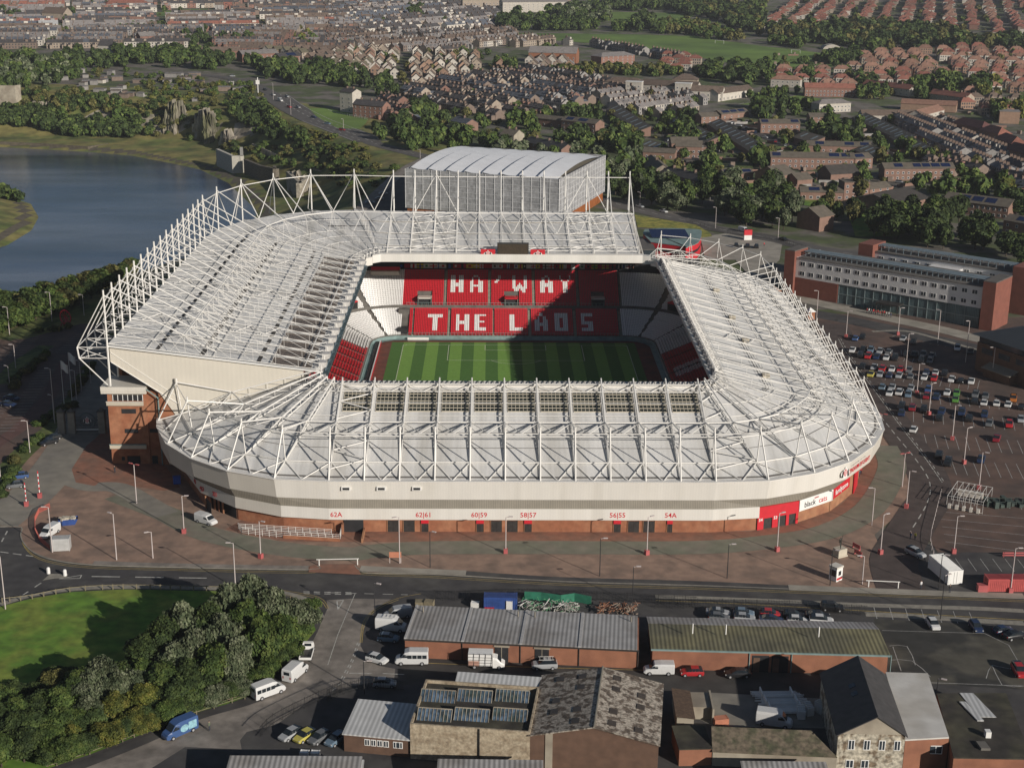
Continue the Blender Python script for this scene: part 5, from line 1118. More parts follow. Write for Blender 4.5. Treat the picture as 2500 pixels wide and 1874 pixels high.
# ---- hotel
HA=(96.3,120.5)
HB=GR(c6(1965,500)); L,rz=frame_from(HA,HB); 
hh=zof(c6(800,62),HA,HB); hm=zof(c6(795,180),HA,HB)
t=thing_at('hotel',HA,rz,'long white and brick hotel with rows of windows and grey roof steelwork','hotel')
m_ht=mat('hotel_white_render',(.62,.61,.60),.8,.04,.3); m_hb=mat('hotel_red_brick',(.21,.075,.052),.85,.12,.6,wave=('Z',3,.1)); m_cur=mat('curtain_wall_glass',(.10,.15,.16),.15,.3,.3,wave=('X',.55,.25)); m_hroof=mat('hotel_flat_roof',(.11,.10,.09),.9,.2,.4)
Lx=L+2; DW=17
mb=MB(); mb.box(2.6,Lx-3.,0.2,DW,hm,hh,0); add(mb,'upper_wall',m_ht,t)
x1b=local(HA,rz,GR(c6(1080,345)))[0]
mb=MB(); mb.box(2,x1b,.1,DW,0,hm-.01,0); add(mb,'brick_wall',m_hb,t); mb=MB(); mb.box(x1b,Lx-4,.5,DW,0,hm-.01,0); add(mb,'glass_front',m_cur,t)
mb=MB(); 
for i in range(int((Lx-4-x1b)/3.2)): x=x1b+.3+i*3.2; mb.box(x-.1,x+.1,.35,.5,0,hm-.02)
mb.box(x1b,Lx-4,.38,.5,hm*.48,hm*.52); add(mb,'glass_mullions',mat('grey_green_frame',(.20,.25,.25),.5,.1,1),t)
mb=MB(); mb.box(3.7,Lx-4.2,-.1,DW,hh,hh+.25); r_=add(mb,'roof',m_hroof,t)
for x0,x1,hz_ in ((-1.2,2.6,hh+2.2),(Lx-3.,Lx+1.2,hh+2.2)):
    mb=MB(); mb.box(x0,x1,-1.2,12 if x0>0 else 8,0,hz_); add(mb,'stair_tower',m_hb,t); mb=MB(); mb.box(x0,x1,-1.2,12 if x0>0 else 8,hz_+.005,hz_+.3); add(mb,'tower_roof',m_hroof,t)
for i in range(19):
    x=5.2+i*(Lx-11.2)/18
    for j in range(2): window_at(t,x,hm+.9+j*(hh-hm)/2.05,1.9,1.5,y=.2,mats=[m_white,m_glass])
mb=MB()
for y0 in (3.2,7.2,):
    mb.tube((4,y0,hh+1.9),(Lx-4,y0,hh+1.9),.25,0,6)
for i in range(34):
    x=4.5+i*(Lx-9)/33; mb.box(x-.12,x+.12,3.,7.6,hh+1.5,hh+1.8); mb.tube((x,3.2,hh+.2),(x,3.2,hh+1.8),.12,0,4); mb.tube((x,7.2,hh+.2),(x,7.2,hh+1.8),.12,0,4)
for y0 in (3.8,4.8,5.8,6.6): mb.box(4,Lx-4,y0,y0+.55,hh+1.85,hh+2.0)
add(mb,'roof_steelwork',mat('blue_grey_steelwork',(.20,.25,.28),.5,.15,.5),t)
# rear wing
y2=28
mb=MB(); mb.box(16,Lx-3,y2,y2+15,0,hh-.3); add(mb,'rear_wing',m_ht,t); mb=MB(); mb.box(15.8,Lx-2.8,y2-.2,y2+15.2,hh-.29,hh); add(mb,'roof',m_hroof,t)
mb=MB(); mb.box(13,18.5,y2-2,y2+8,0,hh+2.4); add(mb,'stair_tower',m_hb,t); mb=MB(); mb.box(Lx-4,Lx+4,y2-2,y2+14,0,hh+2.4); add(mb,'stair_tower',m_hb,t)
mb=MB(); mb.box(Lx*.55,Lx*.7,DW,y2,0,hh-1.5); add(mb,'link_block',m_ht,t)
mb=MB(); 
for i in range(30):
    x=17+i*(Lx-20)/29; mb.box(x-.12,x+.12,y2+2,y2+6.6,hh+1.5,hh+1.8)
for y0 in (2.2,3.4,4.6,5.6): mb.box(17,Lx-3,y2+y0,y2+y0+.7,hh+1.85,hh+2.)
for i in range(20): x=17+i*(Lx-20)/19; mb.tube((x,y2+2.2,hh),(x,y2+2.2,hh+1.8),.12,0,4)
add(mb,'roof_steelwork',MATS['blue_grey_steelwork'],t)
for i in range(11): window_at(t,21+i*(Lx-28)/10,hh-3,1.9,1.5,y=y2-.02)
xe=local(HA,rz,GR(c6(1430,395)))[0]; mb=MB(); mb.box(xe-4,xe+4,-4,.4,3.4,3.8,0); mb.tube((xe-3.7,-3.7,0),(xe-3.7,-3.7,3.4),.12); mb.tube((xe+3.7,-3.7,0),(xe+3.7,-3.7,3.4),.12); add(mb,'entrance_canopy',m_door,t)
# ---- dark office building at the right edge
A=GR(c6(1915,742)); B=GR(c6(2300,880)); L,rz=frame_from(A,B); h=zof(c6(1940,530),A,B)
t=thing_at('dark_office',A,rz,'dark brick office with overhanging dark hipped roof at the right edge','office')
mb=MB(); mb.box(0,26,0,20,0,h-2.2); add(mb,'wall',m_brk3,t); mb=MB(); mb.box(.3,25.7,.3,19.7,h-2.2,h,0); add(mb,'window_band',m_glass,t)
mb=MB(); mb.add([(-1.5,-1.5,h),(27.5,-1.5,h),(27.5,21.5,h),(-1.5,21.5,h),(8,9,h+3.2),(19,9,h+3.2)],[(3,2,1,0),(0,1,5,4),(1,2,5),(2,3,4,5),(3,0,4)]); add(mb,'roof',mat('dark_grey_metal_roof',(.045,.05,.055),.5,.15,.3,wave=('X',1.5,.2)),t)
for x in (2,8.5,15): mb=MB(); mb.box(x,x+4.2,-.08,0,h-5,h-3.4); add(mb,'window',m_glass,t)
mb=MB(); mb.box(6,16,-3.,0,2.6,2.8,0); mb.slab((5.6,-3.4,2.7),(16.4,-3.4,2.7),(16.4,0,3.8),(5.6,0,3.8),.15,1); mb.box(6,16,-2.8,0,0,2.6,2); add(mb,'porch',[m_conc,m_grey,m_brk3],t)
# ---- arena behind the north stand
m_mesh=mat('silver_mesh_cladding',(.50,.50,.51),.45,.22,.9,metal=.25,col2=(.27,.27,.28),mixlo=.3,mixhi=.8,detail=10); m_mem=mat('white_membrane_roof',(.74,.75,.77),.5,.05,.2); 
zr=21.5; FL=G(c2(465,1010),zr); FR=G(c2(1390,1075),zr); BR=G(c2(1665,930),zr); BL=G(c2(820,878),zr)
t=empty('arena',(FL[0],FL[1],0),0,'silver mesh clad arena with white wavy barrel roof behind the stadium','arena')
ctr=(FL[0],FL[1]); P_=[(p[0]-ctr[0],p[1]-ctr[1]) for p in (FL,FR,BR,BL)]
def ins(P,k): cx=sum(p[0] for p in P)/4; cy=sum(p[1] for p in P)/4; return [(cx+(p[0]-cx)*k,cy+(p[1]-cy)*k) for p in P]
for i in range(4):
    a,b=P_[i],P_[(i+1)%4]; mb=MB(); mb.wall(a,b,4.2,zr,.5); add(mb,'mesh_wall',m_mesh,t)
    mb=MB(); L=math.hypot(b[0]-a[0],b[1]-a[1]); n=int(L/4.2); u=((b[0]-a[0])/L,(b[1]-a[1])/L); nn=(u[1]*.12,-u[0]*.12)
    for j in range(n+1): q=(a[0]+u[0]*L*j/n+nn[0],a[1]+u[1]*L*j/n+nn[1]); mb.tube((*q,4.2),(*q,zr),.11,0,4)
    for zz in np.linspace(5.5,zr-1.5,7): mb.tube((a[0]+nn[0],a[1]+nn[1],zz),(b[0]+nn[0],b[1]+nn[1],zz),.09,0,4)
    add(mb,'wall_rails',mat('pale_rail',(.62,.62,.62),.5,.1,1),t)
mb=MB(); mb.prism(ins(P_,.985),0,zr-1.2); add(mb,'core',mat('orange_brown_panels',(.30,.10,.03),.6,.2,.5),t)
PI=ins(P_,.95); NB=8
def bil(u,v): # u along front, v depth
    a=np.array(PI[0])*(1-u)+np.array(PI[1])*u; b=np.array(PI[3])*(1-u)+np.array(PI[2])*u; return a*(1-v)+b*v
for k in range(NB):
    mb=MB(); nu=4; nv=10
    vs=[];fs=[]
    for iu in range(nu+1):
        for iv in range(nv+1):
            u=(k+iu/nu)/NB; v=iv/nv; q=bil(u,v); z=zr-1.1+2.7*math.sin(math.pi*v)**.8+(1.3*(1-iu/nu))+.1
            vs.append((q[0],q[1],z))
    for iu in range(nu):
        for iv in range(nv): o=iu*(nv+1)+iv; fs.append((o,o+nv+1,o+nv+2,o+1))
    mb.add(vs,fs); 
    lo=[]; fs2=[]
    for iv in range(nv+1): q=bil(k/NB,iv/nv); lo+= [(q[0],q[1],zr-1.1+2.7*math.sin(math.pi*iv/nv)**.8+1.4),(q[0],q[1],zr-1.1+2.7*math.sin(math.pi*iv/nv)**.8)]
    mb.add(lo,[(2*i,2*i+1,2*i+3,2*i+2) for i in range(nv)]); add(mb,'roof_bay',m_mem,t)
mb=MB(); mb.prism(PI,zr-1.19,zr-1.0); add(mb,'roof_deck',m_grey,t)
# ---- red fan building beside it
q=[G(c2(*p),6.) for p in ((1890,1380),(2211,1385))]; q2=[G(c3(*p),6.) for p in ((0,1372),(250,1375),(275,1395),(270,1450),(0,1470))]; FLr=G(c2(1940,1450),6.)
O=FLr; poly=[FLr,G(c2(2150,1478),6.),G(c3(180,1482),6.),G(c3(255,1455),6.),G(c3(276,1400),6.),G(c3(240,1374),6.),G(c2(1905,1375),6.)]
t=empty('red_fan_building',(O[0],O[1],0),0,'rounded bright red building with dark window band and solar roof','building'); P_=[(p[0]-O[0],p[1]-O[1]) for p in poly]
P_=smooth_line(P_+[P_[0]],3)[:-1]
for z0,z1,m_,nm,k in ((0,2.6,m_red,'wall',1.),(2.6,3.7,m_dark,'window_band',.985),(3.7,5.8,m_red,'wall',1.),(5.8,6.,m_teal,'roof',1.01)):
    cx=sum(p[0] for p in P_)/len(P_); cy=sum(p[1] for p in P_)/len(P_); mb=MB(); mb.prism([(cx+(p[0]-cx)*k,cy+(p[1]-cy)*k) for p in P_],z0,z1); add(mb,nm,m_,t)
mb=MB(); a_=G(c2(1945,1425),6.3); mb.add([(a_[0]-O[0],a_[1]-O[1],6.3),(a_[0]-O[0]+15,a_[1]-O[1]-1,6.3),(a_[0]-O[0]+14,a_[1]-O[1]+9,8.),(a_[0]-O[0]-.5,a_[1]-O[1]+9,8.),],[(0,1,2,3)]); add(mb,'solar_array',m_panel,t)
q=G(c2(1870,1480),5.); mb=MB(); 
t=empty('dark_glazed_block',(q[0],q[1],0),.0,'dark glazed block tucked between the north stand and red building','building'); mb=MB(); mb.box(-3,5.5,-6,14,0,5.); mb.build('body',m_glass,t); mb=MB(); mb.box(-3.2,5.7,-6.2,14.2,5.,5.3); mb.build('roof',m_hroof,t)
# totem sign
A=GR(c3(553,1440)); h=zof(c3(553,1378),A,(A[0]+1,A[1])); t=empty('totem_sign',(A[0],A[1],0),.1,'tall white totem sign with red top on the pale plaza','sign'); mb=MB(); mb.box(-1.6,1.6,-.5,.5,0,h-2.2); mb.build('panel',m_white,t); mb=MB(); mb.box(-1.65,1.65,-.55,.55,h-2.19,h); mb.build('cap',m_red,t)
# ================================================================ the town behind
def ordn(i):
    T_=['','','twent','thirt','fort','fift','sixt','sevent','eight','ninet']
    if i<40: return ORD[i]
    if i>=100: return 'hundred-and-'+ordn(i-100)
    i+=1; t,u=divmod(i,10); return T_[t%10]+('ieth' if u==0 else 'y-'+ORD[u-1])
HM=[mat('house_wall_'+n,c,.9,.14,.5,randv=.15) for n,c in (('buff',(.34,.28,.22)),('brick',(.23,.125,.095)),('cream',(.50,.46,.40)),('brown',(.20,.15,.12)),('grey',(.28,.265,.25)),('orange',(.31,.20,.14)))]
RM=[mat('house_roof_'+n,c,.75,.2,.5,randv=.2,wave=('Y',3,.12)) for n,c in (('slate',(.070,.064,.064)),('brown',(.15,.11,.085)),('red',(.26,.105,.075)),('orange',(.28,.155,.11)),('pale',(.23,.21,.20)),('bluegrey',(.10,.11,.13)),('olive',(.13,.115,.075)))]
m_chim=mat('chimney_brick',(.16,.11,.085),.9,.2,1.); m_hwin=mat('house_window',(.05,.055,.065),.2,.3,1.); m_trim=mat('house_trim',(.48,.46,.42),.7,.1,1.)
def house_parts(kind,w,D,h,rh,var=0):
    W=MB();Rf=MB();Ch=MB();Wi=MB()
    if kind in('T','B','R'):
        W.add([(0,0,0),(w,0,0),(w,D,0),(0,D,0),(0,0,h),(w,0,h),(w,D,h),(0,D,h),(0,D/2,h+rh),(w,D/2,h+rh)],[(0,1,5,4),(1,2,6,9,5),(2,3,7,6),(3,0,4,8,7)])
        Rf.slab((-.02,-.3,h-.1),(w+.02,-.3,h-.1),(w+.02,D/2,h+rh+.1),(-.02,D/2,h+rh+.1),.15); Rf.slab((-.02,D/2,h+rh+.1),(w+.02,D/2,h+rh+.1),(w+.02,D+.3,h-.1),(-.02,D+.3,h-.1),.15)
        Ch.box(-.35,.35,D/2-.8,D/2+.8,h+rh-.6,h+rh+1.3); Ch.box(-.25,-.02,D/2-.5,D/2-.2,h+rh+1.3,h+rh+1.7); Ch.box(.05,.28,D/2+.2,D/2+.5,h+rh+1.3,h+rh+1.7)
        if kind=='T':
            W.box(w*.45,w*.95,D*.99,D+4.5,0,h*.72); Rf.slab((w*.42,D,h*.95),(w*.98,D,h*.72+.1),(w*.98,D+4.7,h*.72+.1),(w*.42,D+4.7,h*.95),.12)
            if var%2: Wi.box(w*.2,w*.45,D*.12,D*.16,h+rh*.3,h+rh*.34+.6); W.box(w*.6,w*.95,-3.5,0,0,h*.66); Rf.slab((w*.55,-3.7,h*.66),(w,-3.7,h*.66),(w,0,h*.9),(w*.55,0,h*.9),.12)
            if var%3==0: W.box(w*.3,w*.7,D*.1,D*.4,h+.3,h+rh*.8+.4)
        for yy in (-.04,D):
            for x in (.25,.72):
                for z in ((.9,3.4) if h>4 else (.9,)): Wi.box(w*x-.5,w*x+.5,yy,yy+.04,z,z+1.3)
    elif kind=='W':
        W.add([(0,0,0),(w,0,0),(w,D,0),(0,D,0),(0,0,h),(w,0,h),(w,D,h),(0,D,h),(w/2,0,h+rh),(w/2,D,h+rh)],[(0,1,5,8,4),(1,2,6,5),(2,3,7,9,6),(3,0,4,7)])
        Rf.slab((-.35,-.3,h-.15),(w/2,-.3,h+rh+.12),(w/2,D+.3,h+rh+.12),(-.35,D+.3,h-.15),.15); Rf.slab((w/2,-.3,h+rh+.12),(w+.35,-.3,h-.15),(w+.35,D+.3,h-.15),(w/2,D+.3,h+rh+.12),.15)
        for x in (.25,.72):
            for z in (.9,3.4): Wi.box(w*x-.55,w*x+.55,-.05,0,z,z+1.3); Wi.box(w,w+.04,D*x-.5,D*x+.5,z,z+1.2)
        Ch.box(w/2-.3,w/2+.3,D*.7,D*.7+.6,h+rh-.2,h+rh+.9)
    else:  # S hipped
        W.box(0,w,0,D,0,h); r=D/2
        Rf.add([(-.4,-.4,h),(w+.4,-.4,h),(w+.4,D+.4,h),(-.4,D+.4,h),(r*.8,D/2,h+rh),(w-r*.8,D/2,h+rh)],[(3,2,1,0),(0,1,5,4),(1,2,5),(2,3,4,5),(3,0,4)])
        Ch.box(w/2-.45,w/2+.45,D/2-.5,D/2+.5,h+rh-.5,h+rh+1.2)
        if var%2: Rf.add([(w*.12,-1.2,h+.1),(w*.36,-1.2,h+.1),(w*.24,-1.2,h+1.7),(w*.24,D*.3,h+1.7)],[(0,1,2),(0,2,3),(2,1,3)]); W.box(w*.14,w*.34,-1.1,0,0,h+.1); Rf.add([(w*.64,-1.2,h+.1),(w*.88,-1.2,h+.1),(w*.76,-1.2,h+1.7),(w*.76,D*.3,h+1.7)],[(0,1,2),(0,2,3),(2,1,3)]); W.box(w*.66,w*.86,-1.1,0,0,h+.1)
        for x in (.1,.25,.42,.58,.75,.9):
            for z in (.9,3.3): Wi.box(w*x-.5,w*x+.5,-.05 if not var%2 else -1.16,0,z,z+1.3)
    return W,Rf,Ch,Wi
PROTO={}
def proto(kind,wall,roof,var,w,D,h,rh):
    k=(kind,wall,roof,var,round(w,1))
    if k in PROTO: return PROTO[k]
    W,Rf,Ch,Wi=house_parts(kind,w,D,h,rh,var)
    one=MB()
    for j,p_ in enumerate((W,Rf,Ch,Wi)): one.add(p_.v,p_.f,j)
    mats=[HM[wall],RM[roof],m_chim,m_hwin]
    d=dict(one=one,parts=(W,Rf,Ch,Wi),mats=mats,me=None,pme=None); PROTO[k]=d; return d
def mesh_of(mb,name,mats):
    me=bpy.data.meshes.new(name); me.from_pydata(mb.v,[],mb.f)
    for x in mats: me.materials.append(x)
    if len(mats)>1: me.polygons.foreach_set('material_index',mb.m)
    return me
HOUSES={}   # category -> list of dict
EXCL=[]     # world polygons without houses
def inpoly(p,poly):
    x,y=p; c=False; n=len(poly)
    for i in range(n):
        x1,y1=poly[i];x2,y2=poly[(i+1)%n]
        if (y1>y)!=(y2>y) and x<(x2-x1)*(y-y1)/(y2-y1)+x1: c=not c
    return c
for P_ in ([c2(1110,180),c2(2211,190),c3(350,225),c3(700,270),c3(1230,330),c3(1180,400),c3(950,440),c3(700,430),c3(400,390),c3(0,310),c2(2150,345),c2(1850,310),c2(1600,272),c2(1120,235)],
  [c2(1500,60),c2(2300,60),c2(2300,190),c2(1500,190)],[c1(840,100),c1(1000,60),c1(1150,48),c1(1420,62),c1(1400,92),c1(1050,102)],[c3(480,640),c3(860,562),c3(1050,600),c3(1000,660)]): EXCL.append([GR(p) for p in P_])
rngH=random.Random(5)
def district(px,d0,d1,kind,phrase,pitch,w,D,h,rh,walls,roofs,gap=.0,block=14,lim=None,jit=0.,skip=.04,face=1):
    poly=[GR(p) for p in px]; a=np.array(GR(d0));b=np.array(GR(d1));u=(b-a)/np.hypot(*(b-a)); v=np.array([-u[1],u[0]])
    P=np.array(poly); s=P@u; t=P@v; row=0
    tt=t.min()+pitch*.3
    while tt<t.max():
        ss=s.min()+rngH.uniform(0,w); n=0; nb=0; wal=rngH.choice(walls); roo=rngH.choice(roofs); used=False
        while ss<s.max():
            q=u*ss+v*tt; nb+=1
            if nb>block: ss+=9+rngH.uniform(0,4); nb=0; wal=rngH.choice(walls); roo=rngH.choice(roofs); continue
            m_=u*(ss+w/2)+v*(tt+D/2)
            if inpoly(m_,poly) and not any(inpoly(m_,e) for e in EXCL) and rngH.random()>skip:
                wl=wal if rngH.random()<.7 else rngH.choice(walls); rf=roo if rngH.random()<.85 else rngH.choice(roofs)
                jj=rngH.uniform(-jit,jit)
                HOUSES.setdefault(kind,[]).append(dict(p=(q[0]+v[0]*jj,q[1]+v[1]*jj),rz=math.atan2(u[1],u[0])+(rngH.uniform(-.12,.12) if jit else 0)+(math.pi if (kind=='T' and row%2 and False) else 0),spec=(kind,wl,rf,rngH.randrange(3) if kind!='S' else rngH.randrange(2),w,D,h,rh),row=row,i=n,ph=phrase,big=w>9)); n+=1; used=True
            ss+=w+gap*rngH.uniform(.6,1.4)
        if used: row+=1
        tt+=pitch
T_=dict(w=5.2,D=8.5,h=5.6,rh=2.6)
# districts, nearest first
district([c2(440,560),c2(560,520),c2(700,500),c2(1200,440),c2(1650,490),c2(1800,560),c2(1620,600),c2(1560,640),c2(1250,700),c2(1000,722),c2(850,700),c2(620,660)],c2(500,560),c2(1000,650),'T','in the dark terraces beyond the arena',20,5.2,8.5,5.6,2.8,[3,3,0,1,4],[0,0,5],block=13)
district([c2(1610,600),c2(1800,560),c2(2211,600),c3(100,560),c3(330,640),c3(200,690),c3(0,700),c2(2060,720),c2(1750,690)],c2(1650,640),c2(2211,560),'T','in the pale terraces below the school',22,5.4,8.5,5.4,2.4,[0,4,2],[4,4,0],block=12)
district([c2(0,330),c2(240,300),c2(500,330),c2(700,330),c2(960,340),c2(1050,420),c2(700,470),c2(560,540),c2(480,480),c2(200,480),c2(0,430)],c2(0,420),c2(700,420),'W','among the white gabled houses',21,7.4,9,5.4,3.4,[2,2,0,5],[1,3,1,6],gap=3.,block=6,jit=2.5)
district([c1(1480,330),c1(1900,320),c1(2211,380),c1(2211,440),c1(2050,430),c1(1780,360)],c1(1480,340),c1(2211,420),'W','left of the white gabled estate',19,7.4,9,5.4,3.4,[2,0,5],[1,1,6],gap=3.,block=6,jit=2.)
district([c3(1180,360),c3(1500,310),c3(1900,300),c3(2240,330),c3(2240,560),c3(2050,600),c3(1850,590),c3(1640,560),c3(1500,520),c3(1330,520),c3(1200,560),c3(900,520),c3(690,500),c3(690,430),c3(960,400),c3(1100,440)],c3(1180,400),c3(2211,420),'S','in the red roofed estate on the right',31,13.,8.5,5.4,3.,[0,1,2,5],[3,2,3,3],gap=3.5,block=9,jit=3.)
district([c3(0,340),c3(180,350),c3(280,400),c3(150,450),c3(0,430),c2(2100,430),c2(1930,400),c2(1940,350),c2(2080,350)],c3(0,400),c3(220,410),'S','below the playing field',24,12.,8.5,5.4,2.8,[2,0],[2,2],gap=4.,block=5,jit=1.)
district([c3(640,175),c3(840,0),c3(2240,0),c3(2240,190),c3(2100,240),c3(1900,180),c3(1700,190),c3(1500,160),c3(1300,170),c3(1100,140),c3(850,190)],c3(680,160),c3(860,20),'S','on the far right hillside',25,13.,9,5.6,3.2,[1,0,0,2],[2,2,3],gap=2.5,block=6,jit=4.,skip=.1)
district([c3(1400,740),c3(1580,730),c3(1780,760),c3(1900,850),c3(2240,1010),c3(2240,1090),c3(2000,1060),c3(1850,960),c3(1690,900),c3(1500,800)],c3(1420,760),c3(2100,1050),'T','in the grey terraces at the right edge',13,5.,7.5,5.,2.,[4,2,4],[4,5,0],block=16)
district([c2(1620,260),c2(1760,280),c2(2150,345),c2(2150,370),c2(1900,345),c2(1560,290)],c2(1620,270),c2(2150,355),'T','along the edge of the playing field',30,5.4,8.5,5.6,2.6,[3,4],[5,0],block=20)
district([c2(430,215),c2(1050,190),c2(1330,215),c2(1600,265),c2(1180,285),c2(1050,285),c2(700,330),c2(200,300),c2(0,280),c2(0,200)],c2(0,300),c2(1050,200),'T','in the long rows left of the playing field',24,5.4,8.5,5.6,2.6,[0,2,3,4],[0,4,1],block=16)
district([c1(1250,270),c1(1650,180),c1(2211,230),c1(2211,330),c1(1900,330),c1(1480,330)],c1(1250,300),c1(2211,310),'T','in the brick rows above the roundabout trees',25,5.6,8.5,5.6,2.6,[1,0,1],[1,0,4],block=12)
district([c1(-40,210),c1(400,190),c1(850,200),c1(1200,190),c1(1650,180),c1(1250,270),c1(1100,290),c1(700,290),c1(300,290),c1(-40,300)],c1(0,280),c1(1200,270),'T','above the wood on the left',24,5.6,9,5.8,2.8,[0,3,2,4,3],[0,0,4,5],block=11)
district([c2(1180,390),c2(1420,368),c2(1500,420),c2(1240,445)],c2(1180,400),c2(1480,410),'W','below the church',17,7.4,9,5.,3.,[2,0,5],[1,4,1],gap=2.5,block=5,jit=1.5)
district([c2(310,600),c2(540,650),c2(500,750),c2(330,730)],c2(320,640),c2(520,690),'T','beside the tall brick terrace',17,5.2,8.5,5.6,2.6,[1,3],[0,5],block=8)
district([c3(1850,600),c3(2060,610),c3(2240,600),c3(2240,720),c3(2060,735),c3(1860,690)],c3(1860,640),c3(2240,640),'S','among the trees at the right edge',26,11.,8.5,5.2,2.8,[0,2,5],[3,2,1],gap=4,block=5,jit=2.)
district([c3(1590,1000),c3(1780,970),c3(1990,1070),c3(2240,1100),c3(2240,1180),c3(1900,1060),c3(1640,1060)],c3(1600,1000),c3(2240,1130),'T','below the grey terraces',16,5.2,8,4.6,2.2,[1,3,1],[0,5,6],block=9)
FARQ=[([c1(-60,0),c1(2211,0),c1(2211,230),c1(1650,180),c1(1200,190),c1(850,200),c1(400,190),c1(-60,205)],c1(0,150),c1(2211,120),[0,2,4,2,1],[0,4,0,1,4,5,2]),
 ([c2(0,0),c2(1500,0),c2(1250,60),c2(1020,80),c2(1010,185),c2(430,212),c2(0,198)],c2(0,140),c2(1000,60),[0,2,4,3],[0,4,5,0])]
for k,(pp,d0,d1,wa_,ro_) in enumerate(FARQ):
    district(pp,d0,d1,'F','far',29,10.5,9,5.8,2.8,wa_,ro_,block=9,gap=.3)
def zat(p): return float(ramp(p[1]))
def merged(items,name,label=None):
    V=[];F=[];M=[];mats=[];mi={}
    for it in items:
        k,wl,rf,va,w_,D_,h_,rh_=it['spec']; pr=proto('T' if k=='F' else k,wl,rf,va,w_,D_,h_,rh_); c,s=math.cos(it['rz']),math.sin(it['rz']); z=zat(it['p']); o=len(V); x0,y0=it['p']
        V.extend([(x*c-y*s+x0,x*s+y*c+y0,zz+z) for x,y,zz in pr['one'].v]); F.extend([tuple(i+o for i in f) for f in pr['one'].f])
        idx=[]
        for m_ in pr['mats']:
            if m_.name not in mi: mi[m_.name]=len(mats); mats.append(m_)
            idx.append(mi[m_.name])
        M.extend([idx[j] for j in pr['one'].m])
    me=bpy.data.meshes.new(name); me.from_pydata(V,[],F)
    for m_ in mats: me.materials.append(m_)
    me.polygons.foreach_set('material_index',M); me.update(); o=bpy.data.objects.new(name,me); scene.collection.objects.link(o); return tag(o,label,kind='stuff')
CN={0:'slate roofed',1:'brown roofed',2:'red tiled',3:'orange tiled',4:'pale grey roofed',5:'blue grey roofed',6:'olive roofed'}
NM={'T':('terraced_house','terraced house'),'W':('gabled_house','gabled house'),'S':('semi_detached_house','house')}
for kind in ('T','W','S'):
    L_=HOUSES[kind]; L_.sort(key=lambda it:(it['p'][0]-CAM[0])**2+(it['p'][1]-CAM[1])**2)
    # only what the camera can see
    L_=[it for it in L_ if -60<PX(it['p'][0],it['p'][1],zat(it['p']))[0]<2560 and PX(it['p'][0],it['p'][1],zat(it['p'])+9)[1]>-20]
    near,rest=L_[:285],L_[285:]; seen={}
    for it in near:
        k,wl,rf,va,w_,D_,h_,rh_=it['spec']; pr=proto(*it['spec']); x0,y0=it['p']; loc=(x0,y0,zat(it['p'])-.05)
        ph='%s %s, %s from left, %s row, %s'%(CN[rf],NM[k][1],ordn(it['i']),ordn(it['row']),it['ph'])
        wc=len(ph.split())
        while len(ph.split())>16: ph=' '.join(ph.split()[:-1])
        if k=='T':
            if pr['me'] is None: pr['me']=mesh_of(pr['one'],'terraced_house',pr['mats'])
            o=bpy.data.objects.new(NM[k][0],pr['me']); scene.collection.objects.link(o); o.location=loc; o.rotation_euler.z=it['rz']
        else:
            if pr['pme'] is None: pr['pme']=[mesh_of(m_,n_,[mm]) for m_,n_,mm in zip(pr['parts'],('wall','roof','chimney','window'),pr['mats'])]
            o=empty(NM[k][0],loc,it['rz'])
            for me_,n_ in zip(pr['pme'],('wall','roof','chimney','window')):
                c_=bpy.data.objects.new(n_,me_); scene.collection.objects.link(c_); c_.parent=o
                if n_=='window': c_['kind']='stuff'
        tag(o,ph,'house','houses '+it['ph'])
    if rest: merged(rest,'distant_houses')
merged(HOUSES['F'],'distant_town')
